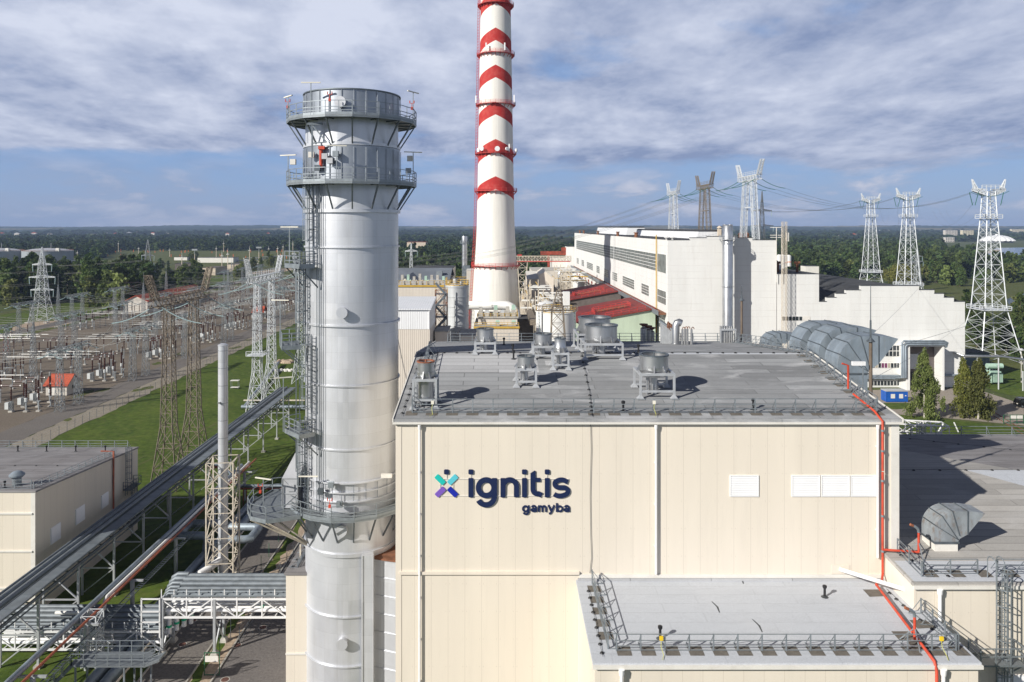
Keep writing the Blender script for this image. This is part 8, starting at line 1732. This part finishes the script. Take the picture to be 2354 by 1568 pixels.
while Y < 4300:
    st_ = .0095*Y+3.2; x = PX(-60,Y)
    while x < PX(2420,Y):
        xx = x+rg.uniform(-.5,.5)*st_; yy = Y+rg.uniform(-.5,.5)*st_; px = CX+xx/yy*F; py = HY+45*F/yy; ok = True
        if yy < 640 and (px < 880 or 1140 > px > 1120): ok = False
        if yy < 700 and px < 720: ok = False
        if yy < 620 and px > 1700: ok = False
        if 1320 < px < 1780 and yy < 520: ok = False
        if yy < 520 and 1188 < px < 1330: ok = False
        if any(pin(px, py, h_) for h_ in HOLES): ok = False
        if yy > 1900:
            f_ = mnoise.noise(Vector((xx/430, yy/900, 5.1)))
            if f_ > .18 and px < 760: ok = False
            if f_ > .34: ok = False
        if ok: s_ = rg.uniform(.75,1.25)*(1+max(0,(Y-900)/2600)); Ps.append((xx,yy,terr(xx,yy)-1)); Sc.append((s_*(1+Y/2600), s_*(1+Y/2600), rg.uniform(.85,1.2)*(1+.12*mnoise.noise(Vector((xx/90,yy/90,0)))*2))); Id.append(rg.choice((2,5,0,2,5,3)) if px > 1500 and yy < 1900 else rg.randrange(6) if mnoise.noise(Vector((xx/130,yy/200,9))) < .1 else rg.choice((1,4,1,3)))
        x += st_
    Y += st_*1.25
me = bpy.data.meshes.new('far_woods'); me.from_pydata(Ps, [], [])
at_ = me.attributes.new('sc', 'FLOAT_VECTOR', 'POINT'); at_.data.foreach_set('vector', np.array(Sc).ravel()); at_ = me.attributes.new('idx', 'INT', 'POINT'); at_.data.foreach_set('value', np.array(Id, dtype=np.int32)); at_ = me.attributes.new('rot', 'FLOAT_VECTOR', 'POINT'); rr_ = np.zeros((len(Ps),3)); rr_[:,2] = np.random.random(len(Ps))*6.28; at_.data.foreach_set('vector', rr_.ravel())
fw = bpy.data.objects.new('far_woods', me); col.objects.link(fw); stuff(fw)
ng = bpy.data.node_groups.new('woods', 'GeometryNodeTree'); ng.interface.new_socket('Geometry', in_out='INPUT', socket_type='NodeSocketGeometry'); ng.interface.new_socket('Geometry', in_out='OUTPUT', socket_type='NodeSocketGeometry')
gi, go = ng.nodes.new('NodeGroupInput'), ng.nodes.new('NodeGroupOutput'); g2i = ng.nodes.new('GeometryNodeGeometryToInstance')
for p in reversed(protos):
    oi = ng.nodes.new('GeometryNodeObjectInfo'); oi.inputs['Object'].default_value = p; oi.inputs['As Instance'].default_value = True; ng.links.new(oi.outputs['Geometry'], g2i.inputs[0])
# joining keeps one instance per prototype
jn = ng.nodes.new('GeometryNodeJoinGeometry'); ng.nodes.remove(g2i)
for p in protos:
    oi = ng.nodes.new('GeometryNodeObjectInfo'); oi.inputs['Object'].default_value = p; oi.inputs['As Instance'].default_value = True; ng.links.new(oi.outputs['Geometry'], jn.inputs[0])
def named(n_, ty):
    q_ = ng.nodes.new('GeometryNodeInputNamedAttribute'); q_.data_type = ty; q_.inputs['Name'].default_value = n_; return q_.outputs['Attribute']
ip = ng.nodes.new('GeometryNodeInstanceOnPoints'); m2p = ng.nodes.new('GeometryNodeMeshToPoints'); ng.links.new(gi.outputs[0], m2p.inputs[0]); ng.links.new(m2p.outputs[0], ip.inputs['Points']); ng.links.new(jn.outputs[0], ip.inputs['Instance']); ip.inputs['Pick Instance'].default_value = True
ng.links.new(named('idx','INT'), ip.inputs['Instance Index']); ng.links.new(named('sc','FLOAT_VECTOR'), ip.inputs['Scale']); ng.links.new(named('rot','FLOAT_VECTOR'), ip.inputs['Rotation']); ng.links.new(ip.outputs[0], go.inputs[0])
md = fw.modifiers.new('woods', 'NODES'); md.node_group = ng

# far rising land with woods and fields
m, t, b = new_mat('far_land', .95); P = t.pos()
n = t.noise(t.scale(P, (.0011,.0006,0)), 1.0, 4, .55); n2 = t.noise(t.scale(P, (.02,.012,.02)), 1.0, 5, .7)
fld = t.math('MULTIPLY', t.ramp(n, .545, .575), .85); cc = t.mix(fld, t.mix(t.ramp(n2, .35, .65), (.014,.030,.016), (.035,.055,.022)), (.20,.18,.10)); t.L(cc, b.inputs['Base Color']); b.inputs['Specular IOR Level'].default_value = .1
rows = 90; cols_ = 420; V = []; Fc = []
for i in range(rows):
    y = 2600*(9500/2600)**(i/(rows-1))
    for j in range(cols_):
        x = (j/(cols_-1)-.5)*2*y*.95; z = terr(x,y)
        if y > 3300: z += 9*max(0, mnoise.noise(Vector((x/55, y/260, 1.0))))+5*mnoise.noise(Vector((x/21, y/150, 4.0)))
        if y > 8200: z -= (y-8200)*.02
        V.append((x,y,z-.5))
for i in range(rows-1):
    for j in range(cols_-1): a = i*cols_+j; Fc.append((a,a+1,a+cols_+1,a+cols_))
hm = MB(); hm.v = V; hm.f = Fc; hm.mi = [0]*len(Fc); struct(hm.build('hills', 'far_land', smooth=60))

# ================================================================ air between here and the horizon
hz = MB().box(-9600, 9600, -320, 11200, -1.2, 158).build('haze', 'trim'); hz.data.materials.clear(); m = bpy.data.materials.new('air'); m.use_nodes = True; nt = m.node_tree; nt.nodes.clear(); out = nt.nodes.new('ShaderNodeOutputMaterial'); vo = nt.nodes.new('ShaderNodeVolumePrincipled'); vo.inputs['Color'].default_value = (.48,.64,.97,1); vo.inputs['Density'].default_value = 0.00009; vo.inputs['Anisotropy'].default_value = .0
nt.links.new(vo.outputs[0], out.inputs['Volume']); hz.data.materials.append(m); stuff(hz)
